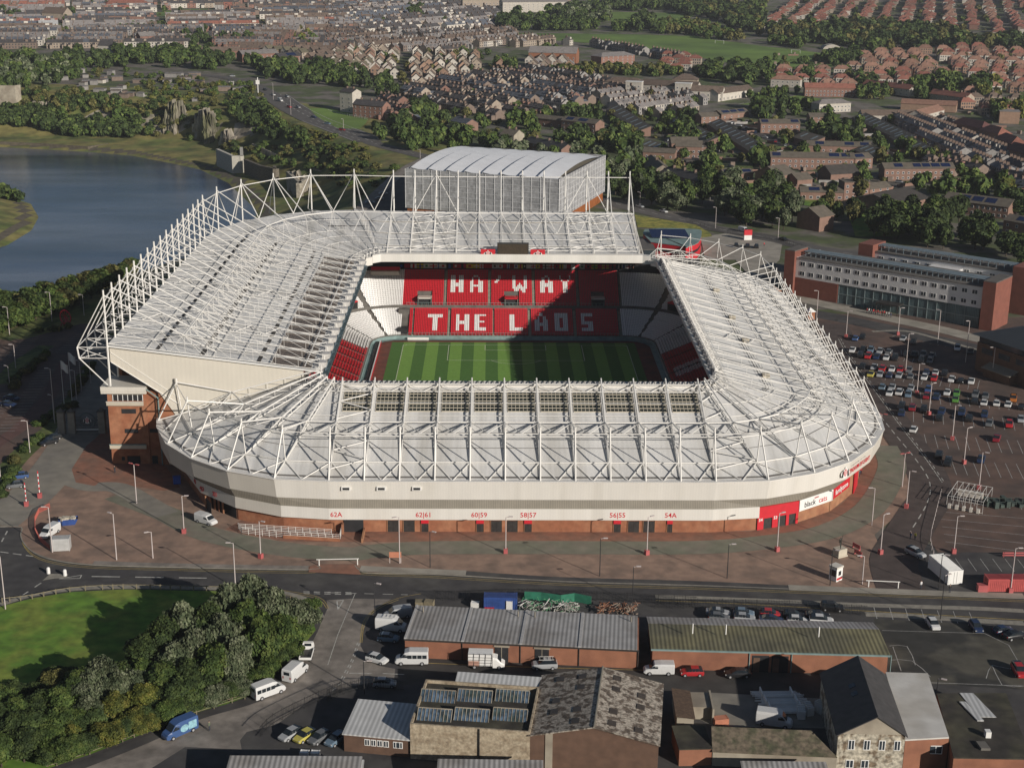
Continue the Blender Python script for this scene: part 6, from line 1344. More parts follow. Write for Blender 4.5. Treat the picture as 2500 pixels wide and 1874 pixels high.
# ---- brick estate blocks with windows and solar panels
m_eb=mat('estate_brick',(.24,.145,.11),.9,.12,.5,wave=('Z',3,.1)); m_er=mat('estate_roof',(.13,.11,.085),.85,.2,.5,wave=('Y',3,.15)); m_ed=mat('estate_dark_roof',(.055,.048,.042),.85,.2,.5)
WINM={}
def winmesh(w,h):
    k=(w,h)
    if k not in WINM:
        mb=MB(); mb.box(-w/2,w/2,-.06,.02,0,h,0); mb.box(-w/2+.12,w/2-.12,-.09,-.05,.12,h-.12,1); WINM[k]=mesh_of(mb,'window',[m_white,m_hwin])
    return WINM[k]
def block(a,b,D,h,rh,label,roof=None,wall=None,wins=0,rows=2,solar=(),cat='building',name='brick_flats',mono=False,hip=False,group=None,ww=1.1,wh=1.2,skyl=0,chim=0):
    A=GR(a);B=GR(b);L,rz=frame_from(A,B); z=float(ramp(A[1])); t=empty(name,(A[0],A[1],z-.05),rz,label,cat,group); roof=roof or m_er; wall=wall or m_eb
    if mono:
        mb=MB(); mb.add([(0,0,0),(L,0,0),(L,D,0),(0,D,0),(0,0,h),(L,0,h),(L,D,h+rh),(0,D,h+rh)],[(0,1,5,4),(1,2,6,5),(2,3,7,6),(3,0,4,7)]); add(mb,'wall',wall,t)
        mb=MB(); mb.slab((-.3,-.4,h),(L+.3,-.4,h),(L+.3,D+.2,h+rh+.15),(-.3,D+.2,h+rh+.15),.2); r_=add(mb,'roof',roof,t); zr_=lambda y:h+(rh)*y/D+.1
    elif hip:
        mb=MB(); mb.box(0,L,0,D,0,h); add(mb,'wall',wall,t); r=D/2; mb=MB(); mb.add([(-.5,-.5,h),(L+.5,-.5,h),(L+.5,D+.5,h),(-.5,D+.5,h),(r,D/2,h+rh),(L-r,D/2,h+rh)],[(3,2,1,0),(0,1,5,4),(1,2,5),(2,3,4,5),(3,0,4)]); r_=add(mb,'roof',roof,t); zr_=lambda y:h+rh*y/(D/2)+.1
    elif rh==0:
        mb=MB(); mb.box(0,L,0,D,0,h); add(mb,'wall',wall,t); mb=MB(); mb.box(-.3,L+.3,-.3,D+.3,h+.001,h+.3); r_=add(mb,'roof',roof,t); zr_=lambda y:h+.32
    else:
        mb=MB(); mb.add([(0,0,0),(L,0,0),(L,D,0),(0,D,0),(0,0,h),(L,0,h),(L,D,h),(0,D,h),(0,D/2,h+rh),(L,D/2,h+rh)],[(0,1,5,4),(1,2,6,9,5),(2,3,7,6),(3,0,4,8,7)]); add(mb,'wall',wall,t)
        for s_ in (0,1):
            mb=MB(); mb.slab((-.3,-.4,h-.1),(L+.3,-.4,h-.1),(L+.3,D/2,h+rh+.12),(-.3,D/2,h+rh+.12),.18) if s_==0 else mb.slab((-.3,D/2+.01,h+rh+.12),(L+.3,D/2+.01,h+rh+.12),(L+.3,D+.4,h-.1),(-.3,D+.4,h-.1),.18)
            rr=add(mb,'roof',roof,t); r_=rr if s_==0 else r_
        zr_=lambda y:h+rh*y/(D/2)+.12
    DD=D if mono else D/2
    for (u0,u1) in solar:
        mb=MB(); mb.slab((L*u0,DD*.2,zr_(DD*.2)+.1),(L*u1,DD*.2,zr_(DD*.2)+.1),(L*u1,DD*.8,zr_(DD*.8)+.1),(L*u0,DD*.8,zr_(DD*.8)+.1),.06); add(mb,'solar_panel',m_panel,r_)
    for k in range(skyl):
        x=L*(k+.5)/skyl; mb=MB(); mb.slab((x-.9,DD*.25,zr_(DD*.25)+.1),(x+.9,DD*.25,zr_(DD*.25)+.1),(x+.9,DD*.85,zr_(DD*.85)+.1),(x-.9,DD*.85,zr_(DD*.85)+.1),.06); add(mb,'skylight',m_sklt,r_)
    for k in range(chim):
        x=L*(k+.5)/chim; mb=MB(); mb.box(x-.45,x+.45,D/2-.7,D/2+.7,h+rh-.5,h+rh+1.3); add(mb,'chimney',m_chim,r_)
    for k in range(wins):
        for j in range(rows):
            o=bpy.data.objects.new('window',winmesh(ww,wh)); scene.collection.objects.link(o); o.parent=t; o.location=(L*(k+.5)/wins,0,.9+j*2.6)
    return t
m_sklt=mat('pale_skylight',(.26,.31,.31),.3,.2,1.)
G_='brick estate blocks'
for a,b,D,h,rh,lab,kw in (
 (c3(630,800),c3(865,800),9,6.5,2.,'brick flats with two solar panels above the estate road',dict(wins=7,solar=((.03,.2),(.78,.97)))),
 (c3(690,1010),c3(1190,1018),9,6.3,2.2,'longest brick terrace with three solar panels across the middle of the estate',dict(wins=15,solar=((.02,.12),(.7,.82),(.85,.95)))),
 (c3(1195,1018),c3(1300,1010),9,6.,2.,'short brick block with one solar panel at the right of the longest terrace',dict(wins=3,solar=((.1,.6),))),
 (c3(1370,1085),c3(1790,1082),9,6.5,2.2,'brick terrace with five solar panels right of the estate',dict(wins=13,solar=((.15,.27),(.42,.53),(.55,.66),(.68,.8),(.82,.95)))),
 (c3(868,1200),c3(1125,1205),8,4.2,1.8,'low brick block with white windows behind the wood',dict(wins=6,rows=1,solar=((.2,.45),),ww=1.6)),
 (c3(1128,1202),c3(1280,1200),8.5,8.6,.0,'three storey brick block with four white dormer windows',dict(wins=4,rows=3)),
 (c3(1283,1195),c3(1410,1180),8,5,2.,'small brick wing right of the three storey block',dict(wins=3)),
 (c3(410,1090),c3(585,1085),8,4.2,1.6,'low brick block with blue solar panels left of the longest terrace',dict(wins=3,rows=1,solar=((.05,.4),(.6,.95)))),
 (c3(1720,1268),c3(2110,1318),11,5.8,2.6,'large brick hall with three wide solar arrays',dict(wins=12,solar=((.2,.38),(.42,.58),(.62,.78)),roof=m_er)),
 (c3(900,915),c3(1290,925),9,4.4,2.,'low brick terrace with solar panels above the longest terrace',dict(wins=9,rows=1,solar=((.15,.28),(.6,.74),(.84,.97)))),
 (c3(95,925),c3(255,925),9,6.5,2.8,'brick house block with mansard roof and two dormers at the left of the estate',dict(wins=5)),
 (c3(257,925),c3(350,925),8,4.5,2.,'small brick wing beside the mansard block',dict(wins=2,roof=m_ed)),
 (c3(275,750),c3(380,745),9,5.5,2.,'small grey roofed block above the striped rows',dict(wins=3)),
 (c3(395,720),c3(560,700),9,4,2,'low block with three solar panels near the bowling green',dict(solar=((.1,.35),(.4,.62),(.68,.9)),wins=4,rows=1)),
 (c3(925,745),c3(1030,745),9,5,2.,'grey roofed block hidden among the estate trees',dict(wins=3)),
 (c3(1098,850),c3(1165,850),8,3.5,1.5,'tiny brick block with one solar panel between trees',dict(solar=((.2,.7),),wins=2,rows=1)),
 (c2(1400,775),c2(1605,800),9,6.,2.2,'brick block with dormers left of the estate',dict(wins=7,solar=((.1,.3),(.45,.7)))),
 (c2(1230,750),c2(1410,770),9,5,1.8,'low pink brick block left of the dormered block',dict(wins=4,rows=1)),
 (c2(2085,950),c2(2240,955),9,7.,2.8,'brick block with mansard roof beside the small lawn',dict(wins=5)),
 (c2(1890,950),c2(2080,960),8,4.,1.8,'low brick wing left of the mansard block by the lawn',dict(wins=4,rows=1)),
 (c3(2080,1400),c3(2300,1440),9,6,2,'dark brick block at the right edge behind the hotel',dict(wins=4,solar=((.3,.7),)))):
    block(a,b,D,h,rh,lab,group=G_,**kw)
for a,b,D,h,rh,lab,kw in (
 (c3(310,770),c3(560,935),8,3.,3.2,'long monopitch row with pale skylight strips running down the estate',dict(skyl=10)),
 (c3(70,760),c3(300,885),8,3.,3.2,'monopitch row with skylight strips left of the long striped row',dict(skyl=9)),
 (c2(1670,680),c2(1860,830),8,3.,3.2,'striped monopitch row nearest the pale terraces',dict(skyl=8)),
 (c2(1860,905),c2(1950,930),8,3.,3.,'short striped monopitch block beside the estate lawn',dict(skyl=3)),
 (c3(1180,730),c3(1480,880),8,3.,3.2,'upper striped row right of the estate trees',dict(skyl=12)),
 (c3(1400,850),c3(1590,960),8,3.,3.2,'lower striped row right of the estate trees',dict(skyl=7)),
 (c3(1190,930),c3(1310,975),8,3,3,'striped block above the five panel terrace',dict(skyl=4)),
 (c3(820,860),c3(940,895),8,4,3,'pink gabled block with skylights on the estate road',dict(skyl=2))):
    block(a,b,D,h,rh,lab,mono=True,group='striped monopitch rows',**kw)
for a,b,D,h,rh,lab,kw in (
 (c3(980,1392),c3(1066,1375),12,6.5,3.2,'large plain brick house with gable facing the wood',dict(name='brick_house')),
 (c3(740,1120),c3(840,1105),16,5.6,3.6,'steep brick house with wide pink gable below the longest terrace',dict(name='brick_house')),
 (c3(850,1125),c3(940,1118),10,4,2.4,'small brick house with low gable right of the steep one',dict(name='brick_house')),
 (c3(1050,1095),c3(1220,1085),12,4.4,3.6,'dark roofed gabled house in front of the longest terrace',dict(name='brick_house',roof=m_ed)),
 (c3(1440,1300),c3(1640,1250),24,5.2,3.4,'big dark roofed brick hall with wide gable near the wood',dict(name='brick_hall',roof=m_ed)),
 (c2(1035,870),c2(1115,880),10,6.5,3.,'old stone house with chimneys behind the arena',dict(name='stone_cottage',wall=m_rend,chim=2)),
 (c2(1880,1030),c2(1950,1095),10,6,3.,'buff gabled house among trees right of the arena',dict(name='stone_cottage',wall=m_rend,chim=1)),
 (c2(2000,1100),c3(290,1160),9,5.6,2.6,'slate roofed terrace with chimneys half hidden by the wood',dict(name='slate_terrace',roof=m_slate,chim=4,wins=10)),
 (c2(1180,900),c2(1400,950),9,5,2.6,'slate roofed cottages with three chimneys behind the arena',dict(name='slate_terrace',roof=m_slate,chim=3,wins=6)),
 (c2(740,770),c2(830,790),9,5,2.6,'blue slate cottage between the arena trees',dict(name='slate_terrace',roof=RM[5],chim=1,wins=2))):
    block(a,b,D,h,rh,lab,**{**dict(cat='house'),**kw})
# ---- larger landmarks of the town
for a,b,D,h,rh,lab,kw in (
 (c2(1205,375),c2(1490,385),14,9,5.,'tall brick church with long grey roof and arched side',dict(name='church',cat='church',wins=9,rows=2,ww=1.,wh=2.,wall=mat('church_brick',(.28,.12,.065),.9,.12,.4),roof=RM[4])),
 (c2(1640,412),c2(1840,395),14,10,3.,'red brick apartment block with hipped roof beside the church',dict(wins=7,rows=4,hip=True,wall=HM[1],roof=RM[4],name='apartment_block')),
 (c2(75,670),c2(150,680),9,14,2.,'tall narrow white house at the end of the roadside terrace',dict(wins=2,rows=4,wall=HM[2],name='tall_house',roof=RM[0],chim=2)),
 (c2(152,700),c2(330,720),9,8.5,3.,'tall brick terrace beside the narrow white house',dict(wins=6,rows=3,wall=HM[1],name='tall_terrace',roof=RM[0],chim=3)),
 (c2(1660,545),c2(1880,560),12,7,3.5,'brown roofed school wing left of the white bays',dict(name='school_wing',cat='school',wins=8,wall=HM[0],roof=RM[1],hip=True)),
 (c2(1880,560),c2(2211,585),10,7,3.5,'brown roofed school range between two white bays',dict(name='school_wing',cat='school',wins=12,wall=HM[2],roof=RM[1])),
 (c2(1785,570),c2(1880,575),6,10,0,'left white pedimented bay of the brown school',dict(name='school_bay',cat='school',wins=3,rows=3,wall=HM[2],roof=m_white)),
 (c3(115,580),c3(210,585),6,10,0,'right white pedimented bay of the brown school',dict(name='school_bay',cat='school',wins=3,rows=3,wall=HM[2],roof=m_white)),
 (c3(100,540),c3(250,545),14,8,4.,'brown hipped school hall behind the right white bay',dict(name='school_hall',cat='school',wall=HM[0],roof=RM[1],hip=True)),
 (c3(210,600),c3(400,610),10,7,3.5,'brown roofed school range right of the right white bay',dict(name='school_wing',cat='school',wins=8,wall=HM[2],roof=RM[1])),
 (c3(375,612),c3(585,575),10,6,3.,'long brown roofed school range ending at the trees',dict(name='school_wing',cat='school',wins=9,rows=1,wh=2.,wall=HM[2],roof=RM[1])),
 (c3(980,680),c3(1170,670),10,6.5,2.6,'white villa with many tall windows below the bowling green',dict(name='white_villa',wins=9,wall=HM[2],roof=RM[4],hip=True)),
 (c3(1240,735),c3(1580,735),10,5,3.,'long low brown roofed school with white arches',dict(name='low_school',cat='school',wins=16,rows=1,wh=2.2,wall=HM[2],roof=RM[1])),
 (c3(1470,660),c3(1800,680),10,5,2.6,'long orange roofed school range behind the white arches',dict(name='low_school',cat='school',wall=HM[5],roof=RM[3])),
 (c3(1600,745),c3(1730,700),10,6,3.,'angled orange roofed wing of the low school',dict(name='low_school',cat='school',wins=6,wall=HM[2],roof=RM[3])),
 (c3(1770,800),c3(1950,840),10,7,3.8,'large maroon roofed villa at the right edge terraces',dict(name='villa',cat='house',wins=6,wall=HM[1],roof=mat('maroon_roof',(.13,.055,.05),.8,.2,.5),hip=True)),
 (c3(1940,840),c3(2050,870),9,6.5,3.6,'maroon hipped house right of the large villa',dict(name='villa',cat='house',wins=3,wall=HM[1],roof=RM[2],hip=True)),
 (c3(2030,890),c3(2130,930),9,6.5,3.6,'second maroon hipped house nearer the right edge',dict(name='villa',cat='house',wins=3,wall=HM[1],roof=RM[2],hip=True)),
 (c3(2100,960),c3(2300,1010),9,6.5,3.6,'purple maroon roofed row at the very right edge',dict(name='villa',cat='house',wins=6,wall=HM[1],roof=MATS['maroon_roof'])),
 (c3(2060,740),c3(2180,745),12,8,0,'flat roofed buff block at the right edge',dict(name='flat_block',wall=HM[5],roof=RM[4])),
 (c3(895,580),c3(1195,585),9,7,3.,'long red roofed brick terrace beside the bowling green',dict(name='red_terrace',cat='house',wins=14,wall=HM[1],roof=RM[2],chim=4)),
 (c3(690,520),c3(865,530),9,6,3.,'orange roofed pair above the bowling green',dict(name='red_terrace',cat='house',wins=6,wall=HM[2],roof=RM[3],hip=True)),
 (c3(1240,545),c3(1520,590),9,5.5,3.,'red roofed row left of the tall round trees',dict(name='red_terrace',cat='house',wins=9,wall=HM[2],roof=RM[2],chim=2)),
 (c3(1640,600),c3(1860,635),9,5,3.,'red roofed row right of the tall round trees',dict(name='red_terrace',cat='house',wins=7,wall=HM[0],roof=RM[2],chim=2)),
 (c2(810,68),c2(1030,66),14,14,3.,'pink and cream apartment block at the top of the photo',dict(name='apartment_block',wins=10,rows=4,wall=HM[0],roof=RM[4])),
 (c2(1050,78),c2(1440,70),14,13,3.5,'long white apartment block at the top beside the park trees',dict(name='apartment_block',wins=14,rows=4,wall=HM[2],roof=RM[4])),
 (c2(560,128),c2(830,130),22,5,0,'wide white flat roofed hall in the far town',dict(name='flat_hall',cat='hall',wall=HM[4],roof=m_corrw)),
 (c1(255,132),c1(385,138),16,10,6.,'tall buff gabled church hall at top left',dict(name='gabled_hall_far',cat='hall',wall=HM[0],roof=RM[1])),
 (c1(60,190),c1(230,188),20,5,1.5,'wide white industrial roof at the top left',dict(name='white_shed',cat='shed',wall=HM[2],roof=m_corrw)),
 (c1(235,180),c1(350,178),16,6,3.5,'white gabled shed right of the wide white roof',dict(name='white_shed',cat='shed',wall=HM[2],roof=m_corrw)),
 (c1(490,195),c1(640,200),18,7,0,'flat roofed brown hall at the top left',dict(name='flat_hall',cat='hall',wall=HM[3],roof=RM[4])),
 (c1(640,65),c1(900,55),14,8,4.5,'long red roofed institution at the top left',dict(name='red_hall',wall=HM[1],roof=RM[2],hip=True)),
 (c1(650,150),c1(860,155),10,6,3.,'red roofed school range in the far left town',dict(name='red_hall',wall=HM[2],roof=RM[3])),
 (c1(1215,350),c1(1440,345),12,6.5,3.,'long brown brick block above the roundabout trees',dict(name='brick_block',wins=10,wall=HM[1],roof=RM[1])),
 (c1(1455,375),c1(1670,360),11,7,3.,'red brick block with grey roof left of the white estate',dict(name='brick_block',wins=8,wall=HM[1],roof=RM[4])),
 (c1(1680,385),c1(1810,370),10,6,3.,'red brick block with solar roof right of the grey roofed block',dict(name='brick_block',wins=5,wall=HM[1],roof=RM[0],solar=((.4,.8),))),
 (c1(590,325),c1(690,330),8,8,3.5,'white gabled house at the edge of the left wood',dict(name='white_house',cat='house',wins=2,wall=HM[2],roof=RM[0])),
 (c1(845,275),c1(940,268),9,9,3.5,'tall brick villa above the left wood',dict(name='brick_villa',cat='house',wins=3,wall=HM[1],roof=RM[4])),
 (c1(1660,85),c1(2050,75),20,6,3.,'long curved grey metal roofed hall at the top',dict(name='metal_hall',cat='hall',wall=HM[4],roof=RM[5])),
 (c1(1390,95),c1(1560,90),16,6,2.,'dark hipped pavilion beside the far sports field',dict(name='pavilion',wall=HM[3],roof=RM[0],hip=True))):
    block(a,b,D,h,rh,lab,**kw)
# pond-side tennis dome, goals on the field
A=GR(c3(1060,300)); mb=MB()
n=10; vs=[(9*math.cos(math.pi*i/n),y,5*math.sin(math.pi*i/n)) for y in (0,14) for i in range(n+1)]; mb.add(vs,[(i,i+1,n+2+i,n+1+i) for i in range(n)]+[tuple(range(n,-1,-1)),tuple(range(n+1,2*n+2))]); tag(mb.build('glasshouse_dome',HM[2],None,loc=(A[0],A[1],float(ramp(A[1])))),'pale arched glasshouse at the end of the playing field','glasshouse')
for k,(a,b) in enumerate(((c3(358,262),c3(410,265)),(c3(815,320),c3(868,322)))):
    A=GR(a);B=GR(b);z=float(ramp(A[1])); L,rz=frame_from(A,B); mb=MB(); mb.tube((0,0,0),(0,0,3.2),.12); mb.tube((L,0,0),(L,0,3.2),.12); mb.tube((0,0,3.2),(L,0,3.2),.12); tag(mb.build('football_goal',m_white,None,loc=(A[0],A[1],z),rz=rz),('left' if k==0 else 'right')+' white goal frame on the big playing field','goal','goals on the playing field')
# allotment huts, stone fort and retaining walls on the far bank
rngA=random.Random(9); k=0
for (x0,y0,x1,y1,n) in ((320,440,700,520,11),(420,500,900,580,9),(830,460,1150,540,8),(1100,500,1500,620,10),(560,560,880,610,6)):
    for i in range(n):
        q=c1(rngA.uniform(x0,x1),rngA.uniform(y0,y1)); P0=GT(q); w_=rngA.uniform(4,10); mb=MB(); m_=rngA.choice([0,0,1,2]); hh_=rngA.uniform(2.2,3.4); mb.box(0,w_,0,4,-1,hh_,m_); mb.slab((-.2,-.3,hh_+.1),(w_+.2,-.3,hh_+.1),(w_+.2,4.3,hh_+.5),(-.2,4.3,hh_+.5),.12,3)
        o=mb.build('allotment_hut',[HM[4],HM[2],HM[3],RM[rngA.choice([4,4,1,0])]],None,loc=P0,rz=rngA.uniform(-.5,.4)); k+=1
        tag(o,'small allotment hut on the far bank hilltop, %s of the scattered huts'%ordn(k-1),'hut','allotment huts')
m_fort=mat('fort_stone',(.40,.36,.29),.95,.25,1.,col2=(.26,.23,.18),wave=('Z',2,.2))
def bankwall(name,px,h,lab,th=2.,m=None,base=-3.):
    mb=MB(); P_=[GT(p) for p in px]; z0=min(p[2] for p in P_)
    for a,b in zip(P_[:-1],P_[1:]): mb.wall((a[0],a[1]),(b[0],b[1]),z0+base,max(a[2],b[2])*0+z0+h,th)
    return tag(mb.build(name,m or m_fort),lab,'wall')
bankwall('stone_bastion',[c1(1300,1000),c1(1395,1045),c1(1465,1040),c1(1460,960)],11,'pale stone bastion wall at the foot of the far cliff',m=mat('bastion_stone',(.50,.47,.40),.95,.15,1.,wave=('Z',2,.2)))
bankwall('ruined_wall',[c1(1465,1050),c1(1560,1085),c1(1660,1100),c1(1660,1060)],9,'brown ruined arcade wall right of the pale bastion',m=mat('ruin_stone',(.17,.145,.11),.95,.35,1.2,wave=('Z',2,.3)))
bankwall('ruined_wall',[c1(1720,1130),c1(1800,1190),c1(1870,1120)],9,'weathered stone wall seen between the roof masts',m=m_fort)
bankwall('zigzag_wall',[c1(1510,885),c1(1680,940),c1(1760,950),c1(1870,1030),c1(1930,1040)],2.,'low pale zigzag wall climbing the grassy hill',th=.6,base=-6)
bankwall('cliff_wall',[c1(-60,640),c1(0,640),c1(100,645),c1(130,600)],14,'tall grey retaining wall at the left edge above the river',m=m_rend)

# cliff faces on the far bank
def cliff(px,h,lab,depth=5.,seed=0):
    P_=[GT(p) for p in px]; L_=smooth_line([(p[0],p[1]) for p in P_],6); z0=min(p[2] for p in P_)-3; nv=9; V=[];F=[]
    n=len(L_)
    for i,(x,y) in enumerate(L_):
        e=(1-abs(2*i/(n-1)-1)**3*.5)*(1+.18*math.sin(i*2.3+seed))
        for j in range(nv+1):
            t=j/nv; zz=z0+(h+3)*t*e; k=vnoise(x*1.3,zz*1.5+seed,5,seed)*1.6+vnoise(x,zz,2,seed+3)*.8+t*depth
            V.append((x+vnoise(y,zz,4,seed)*.8,y+k,zz))
    for i in range(n-1):
        for j in range(nv): o=i*(nv+1)+j; F.append((o,o+nv+1,o+nv+2,o+1))
    a=len(V); 
    for i in range(n): x,y,zz=V[i*(nv+1)+nv]; V.append((x,y+14,zz-1))
    for i in range(n-1): F.append((i*(nv+1)+nv,(i+1)*(nv+1)+nv,a+i+1,a+i))
    mb=MB(); mb.add(V,F); return tag(mb.build('cliff_face',m_rock,smooth=False),kind='structure')
for k,(pp,h) in enumerate((([c1(975,815),c1(1010,812),c1(1050,820),c1(1080,812),c1(1115,800)],21),([c1(1150,830),c1(1190,850),c1(1230,872),c1(1270,865),c1(1290,840)],20),([c1(1310,905),c1(1350,900),c1(1400,895)],12),([c1(130,700),c1(200,705),c1(260,715),c1(330,710)],9),([c1(1715,1150),c1(1770,1170),c1(1830,1150)],10))): cliff(pp,h,'',5.,k)
# garden walls, hedges and sheds between the estate houses
rw_=random.Random(31); mb=MB()
for (x0,y0,x1,y1,n) in ((0,720,1300,1200,260),(1000,680,2200,1150,160),(700,320,2200,600,120)):
    for i in range(n):
        P0=GR(c3(rw_.uniform(x0,x1),rw_.uniform(y0,y1))); z=float(ramp(P0[1])); a=rw_.choice([0,1.57])+rw_.uniform(-.2,.3)+(.5 if i%3==0 else 0); l=rw_.uniform(4,14); m_=rw_.choice([0,0,1,2]); c,s=math.cos(a),math.sin(a); k0=len(mb.v)
        if i%5==0: mb.box(-1.2,1.2,-1.,1.,z,z+2.2,3,a,P0)
        else: mb.box(-l/2,l/2,-.12 if m_!=1 else -.5,.12 if m_!=1 else .5,z,z+1.5,m_,a,P0)
tag(mb.build('garden_walls',[m_eb,mat('hedge_green',(.05,.07,.02),.95,.4,1.),HM[4],HM[3]]),kind='stuff')
# ================================================================ trees and scrub
def fol(name,c,v=.35): return mat('foliage_'+name,c,.75,v,.9,randv=.18,spec=.25)
FO={'dark':[fol('dark_a',(0.030,0.049,0.015)),fol('dark_b',(0.046,0.070,0.020)),fol('dark_c',(0.068,0.095,0.027))],
 'mid':[fol('mid_a',(0.046,0.076,0.019)),fol('mid_b',(0.070,0.108,0.024)),fol('mid_c',(0.108,0.142,0.035))],
 'olive':[fol('olive_a',(0.070,0.074,0.024)),fol('olive_b',(0.108,0.105,0.032)),fol('olive_c',(0.155,0.142,0.046))],
 'grey':[fol('grey_a',(0.070,0.092,0.046)),fol('grey_b',(0.111,0.132,0.070)),fol('grey_c',(0.182,0.200,0.121))],
 'yellow':[fol('yellow_a',(.07,.085,.018)),fol('yellow_b',(.11,.12,.022)),fol('yellow_c',(.17,.16,.035))]}
m_bark=mat('bark',(.07,.052,.038),.95,.3,2.)
def np_mesh(name,V,F,M,mats,smooth=False):
    me=bpy.data.meshes.new(name); V=np.asarray(V,np.float32); F=np.asarray(F,np.int32); me.vertices.add(len(V)); me.vertices.foreach_set('co',V.ravel())
    me.loops.add(F.size); me.loops.foreach_set('vertex_index',F.ravel()); me.polygons.add(len(F)); me.polygons.foreach_set('loop_start',np.arange(0,F.size,F.shape[1],dtype=np.int32)); me.polygons.foreach_set('loop_total',np.full(len(F),F.shape[1],np.int32))
    for m in mats: me.materials.append(m)
    me.polygons.foreach_set('material_index',np.asarray(M,np.int32)); me.update(); me.validate(); return me
def crown(seed,n,leaf,shape='round',droop=0.):
    """unit crown (radius 1, height 2, base z=0): many small leaf clumps over several lobes, plus inner twig clumps"""
    r=np.random.RandomState(seed); nl={'round':18,'tall':22,'bush':12}[shape]
    lobes=[]
    for i in range(nl):
        t=(i+.5)/nl; z=.35+1.3*t; a=i*2.4+r.uniform(-.5,.5)
        wid=math.sin(math.pi*min(1,(t*.85+.12)))**.7
        rad=r.uniform(.1,.78)*wid if i else 0; lobes.append((rad*math.cos(a),rad*math.sin(a),z*(1. if shape!='bush' else .7),r.uniform(.22,.44)*(.6+.5*wid)))
    lobes.append((0,0,1.,.58)); L=np.array(lobes); pr=L[:,3]**2; pr/=pr.sum(); k=r.choice(len(L),n,p=pr)
    d=r.normal(size=(n,3)); d/=np.linalg.norm(d,axis=1)[:,None]; d[:,2]=np.where(d[:,2]<-.35,-d[:,2],d[:,2]); rr=L[k,3]*(1-.30*r.rand(n)**1.5)*(1+.14*np.sin(d[:,0]*7+k)*np.cos(d[:,1]*6))
    P=L[k,:3]+d*rr[:,None]*np.array([1,1,.92]); 
    inside=np.zeros(n,bool)
    for j in range(len(L)): inside|=(np.linalg.norm(P-L[j,:3],axis=1)<L[j,3]*.72)
    P=P[~inside|(r.rand(n)<.12)]; d=d[~inside|(r.rand(n)<.0)] if False else None
    P=P+r.normal(size=P.shape)*.03; n=len(P); c=np.array([0,0,.9]); out=P-c; out/=np.linalg.norm(out,axis=1)[:,None]+1e-6
    nn=out+r.normal(size=(n,3))*.6+np.array([0,0,.25]); nn/=np.linalg.norm(nn,axis=1)[:,None]
    a=np.cross(nn,r.normal(size=(n,3))); a/=np.linalg.norm(a,axis=1)[:,None]; b=np.cross(nn,a)
    if droop: b=b*(1-droop)+np.array([0,0,-1.])*droop
    s=leaf*(.6+.8*r.rand(n))[:,None]; s2=s*(.55+.4*r.rand(n))[:,None]*(1+droop)
    V=np.stack([P-a*s*.5-b*s2*.5,P+a*s*.5-b*s2*.6,P+a*s*.35+b*s2*.6,P-a*s*.45+b*s2*.5],1).reshape(-1,3)
    F=np.arange(4*n).reshape(-1,4)
    # clumps share a tint
    g=np.sin(P[:,0]*9+seed)+np.sin(P[:,1]*8+P[:,2]*5)+np.sin(P[:,2]*11+P[:,0]*3)+r.normal(size=n)*.7
    M=np.where(g<-.7,0,np.where(g<.9,1,2))
    # inner mass so the sky does not show through everywhere
    for x,y,z,R_ in lobes:
        o=len(V); q=R_*.74; ic=[]
        for i in range(5):
            for j in range(8):
                th=math.pi*(i+.5)/5; ph=2*math.pi*j/8; k_=q*(1+.12*math.sin(5*ph+i*2+seed)); ic.append((x+k_*math.sin(th)*math.cos(ph),y+k_*math.sin(th)*math.sin(ph),z+k_*math.cos(th)*.9))
        V=np.concatenate([V,np.array(ic)]); fs=[(o+i*8+j,o+(i+1)*8+j,o+(i+1)*8+(j+1)%8,o+i*8+(j+1)%8) for i in range(4) for j in range(8)]; F=np.concatenate([F,np.array(fs)]); M=np.concatenate([M,np.zeros(len(fs),int)])
    return V,F,M
CR={}
def crown_me(kind,shape,lod,var):
    k=(kind,shape,lod,var)
    if k not in CR:
        n,leaf={'near':(11000,.075),'mid':(2400,.16),'far':(330,.42)}[lod]
        V,F,M=crown(var*7+{'round':1,'tall':2,'bush':3}[shape],n,leaf,shape,.45 if (kind=='grey' and lod=='near') else 0.)
        CR[k]=(V,F,M,np_mesh('crown',V,F,M,FO[kind]) if lod!='far' else None)
    return CR[k]
TRK={}
def trunk_me(v):
    if v not in TRK:
        rg=random.Random(v); mb=MB(); mb.tube((0,0,-.6),(.03,.02,.45),.055,0,7,.04); mb.tube((.03,.02,.45),(.0,.05,1.3),.04,0,6,.015)
        for i in range(7):
            a=i*2.4+rg.uniform(-.4,.4); z=.3+.12*i; mb.tube((.02,.02,z),(math.cos(a)*.45,math.sin(a)*.45,z+.45),.022,0,5,.007)
        TRK[v]=mesh_of(mb,'trunk',[m_bark])
    return TRK[v]
TREES=[]
def tree(p,h,kind='mid',shape='round',lod='mid',w=None,z=None,label=None,group=None,cat='tree',name='tree'):
    w=w or h*.36; TREES.append(dict(p=p,h=h,w=w,kind=kind,shape=shape,lod=lod,z=z,label=label,group=group,cat=cat,name=name))
rt=random.Random(21)
def put_tree(t,i):
    x,y=t['p']; z=t['z'] if t['z'] is not None else hz(x,y)
    v=i%3; o=empty(t['name'],(x,y,z-.1),rt.uniform(0,6.28)); o.scale=(t['w']*rt.uniform(.85,1.2),t['w']*rt.uniform(.85,1.2),t['h']/1.95)
    c=bpy.data.objects.new('crown',crown_me(t['kind'],t['shape'],t['lod'],v)[3]); scene.collection.objects.link(c); c.parent=o; c.location.z=.12 if t['shape']!='bush' else -.1
    if t['shape']!='bush': k=bpy.data.objects.new('trunk',trunk_me(v)); scene.collection.objects.link(k); k.parent=o
    return tag(o,t['label'],t['cat'],t['group'])
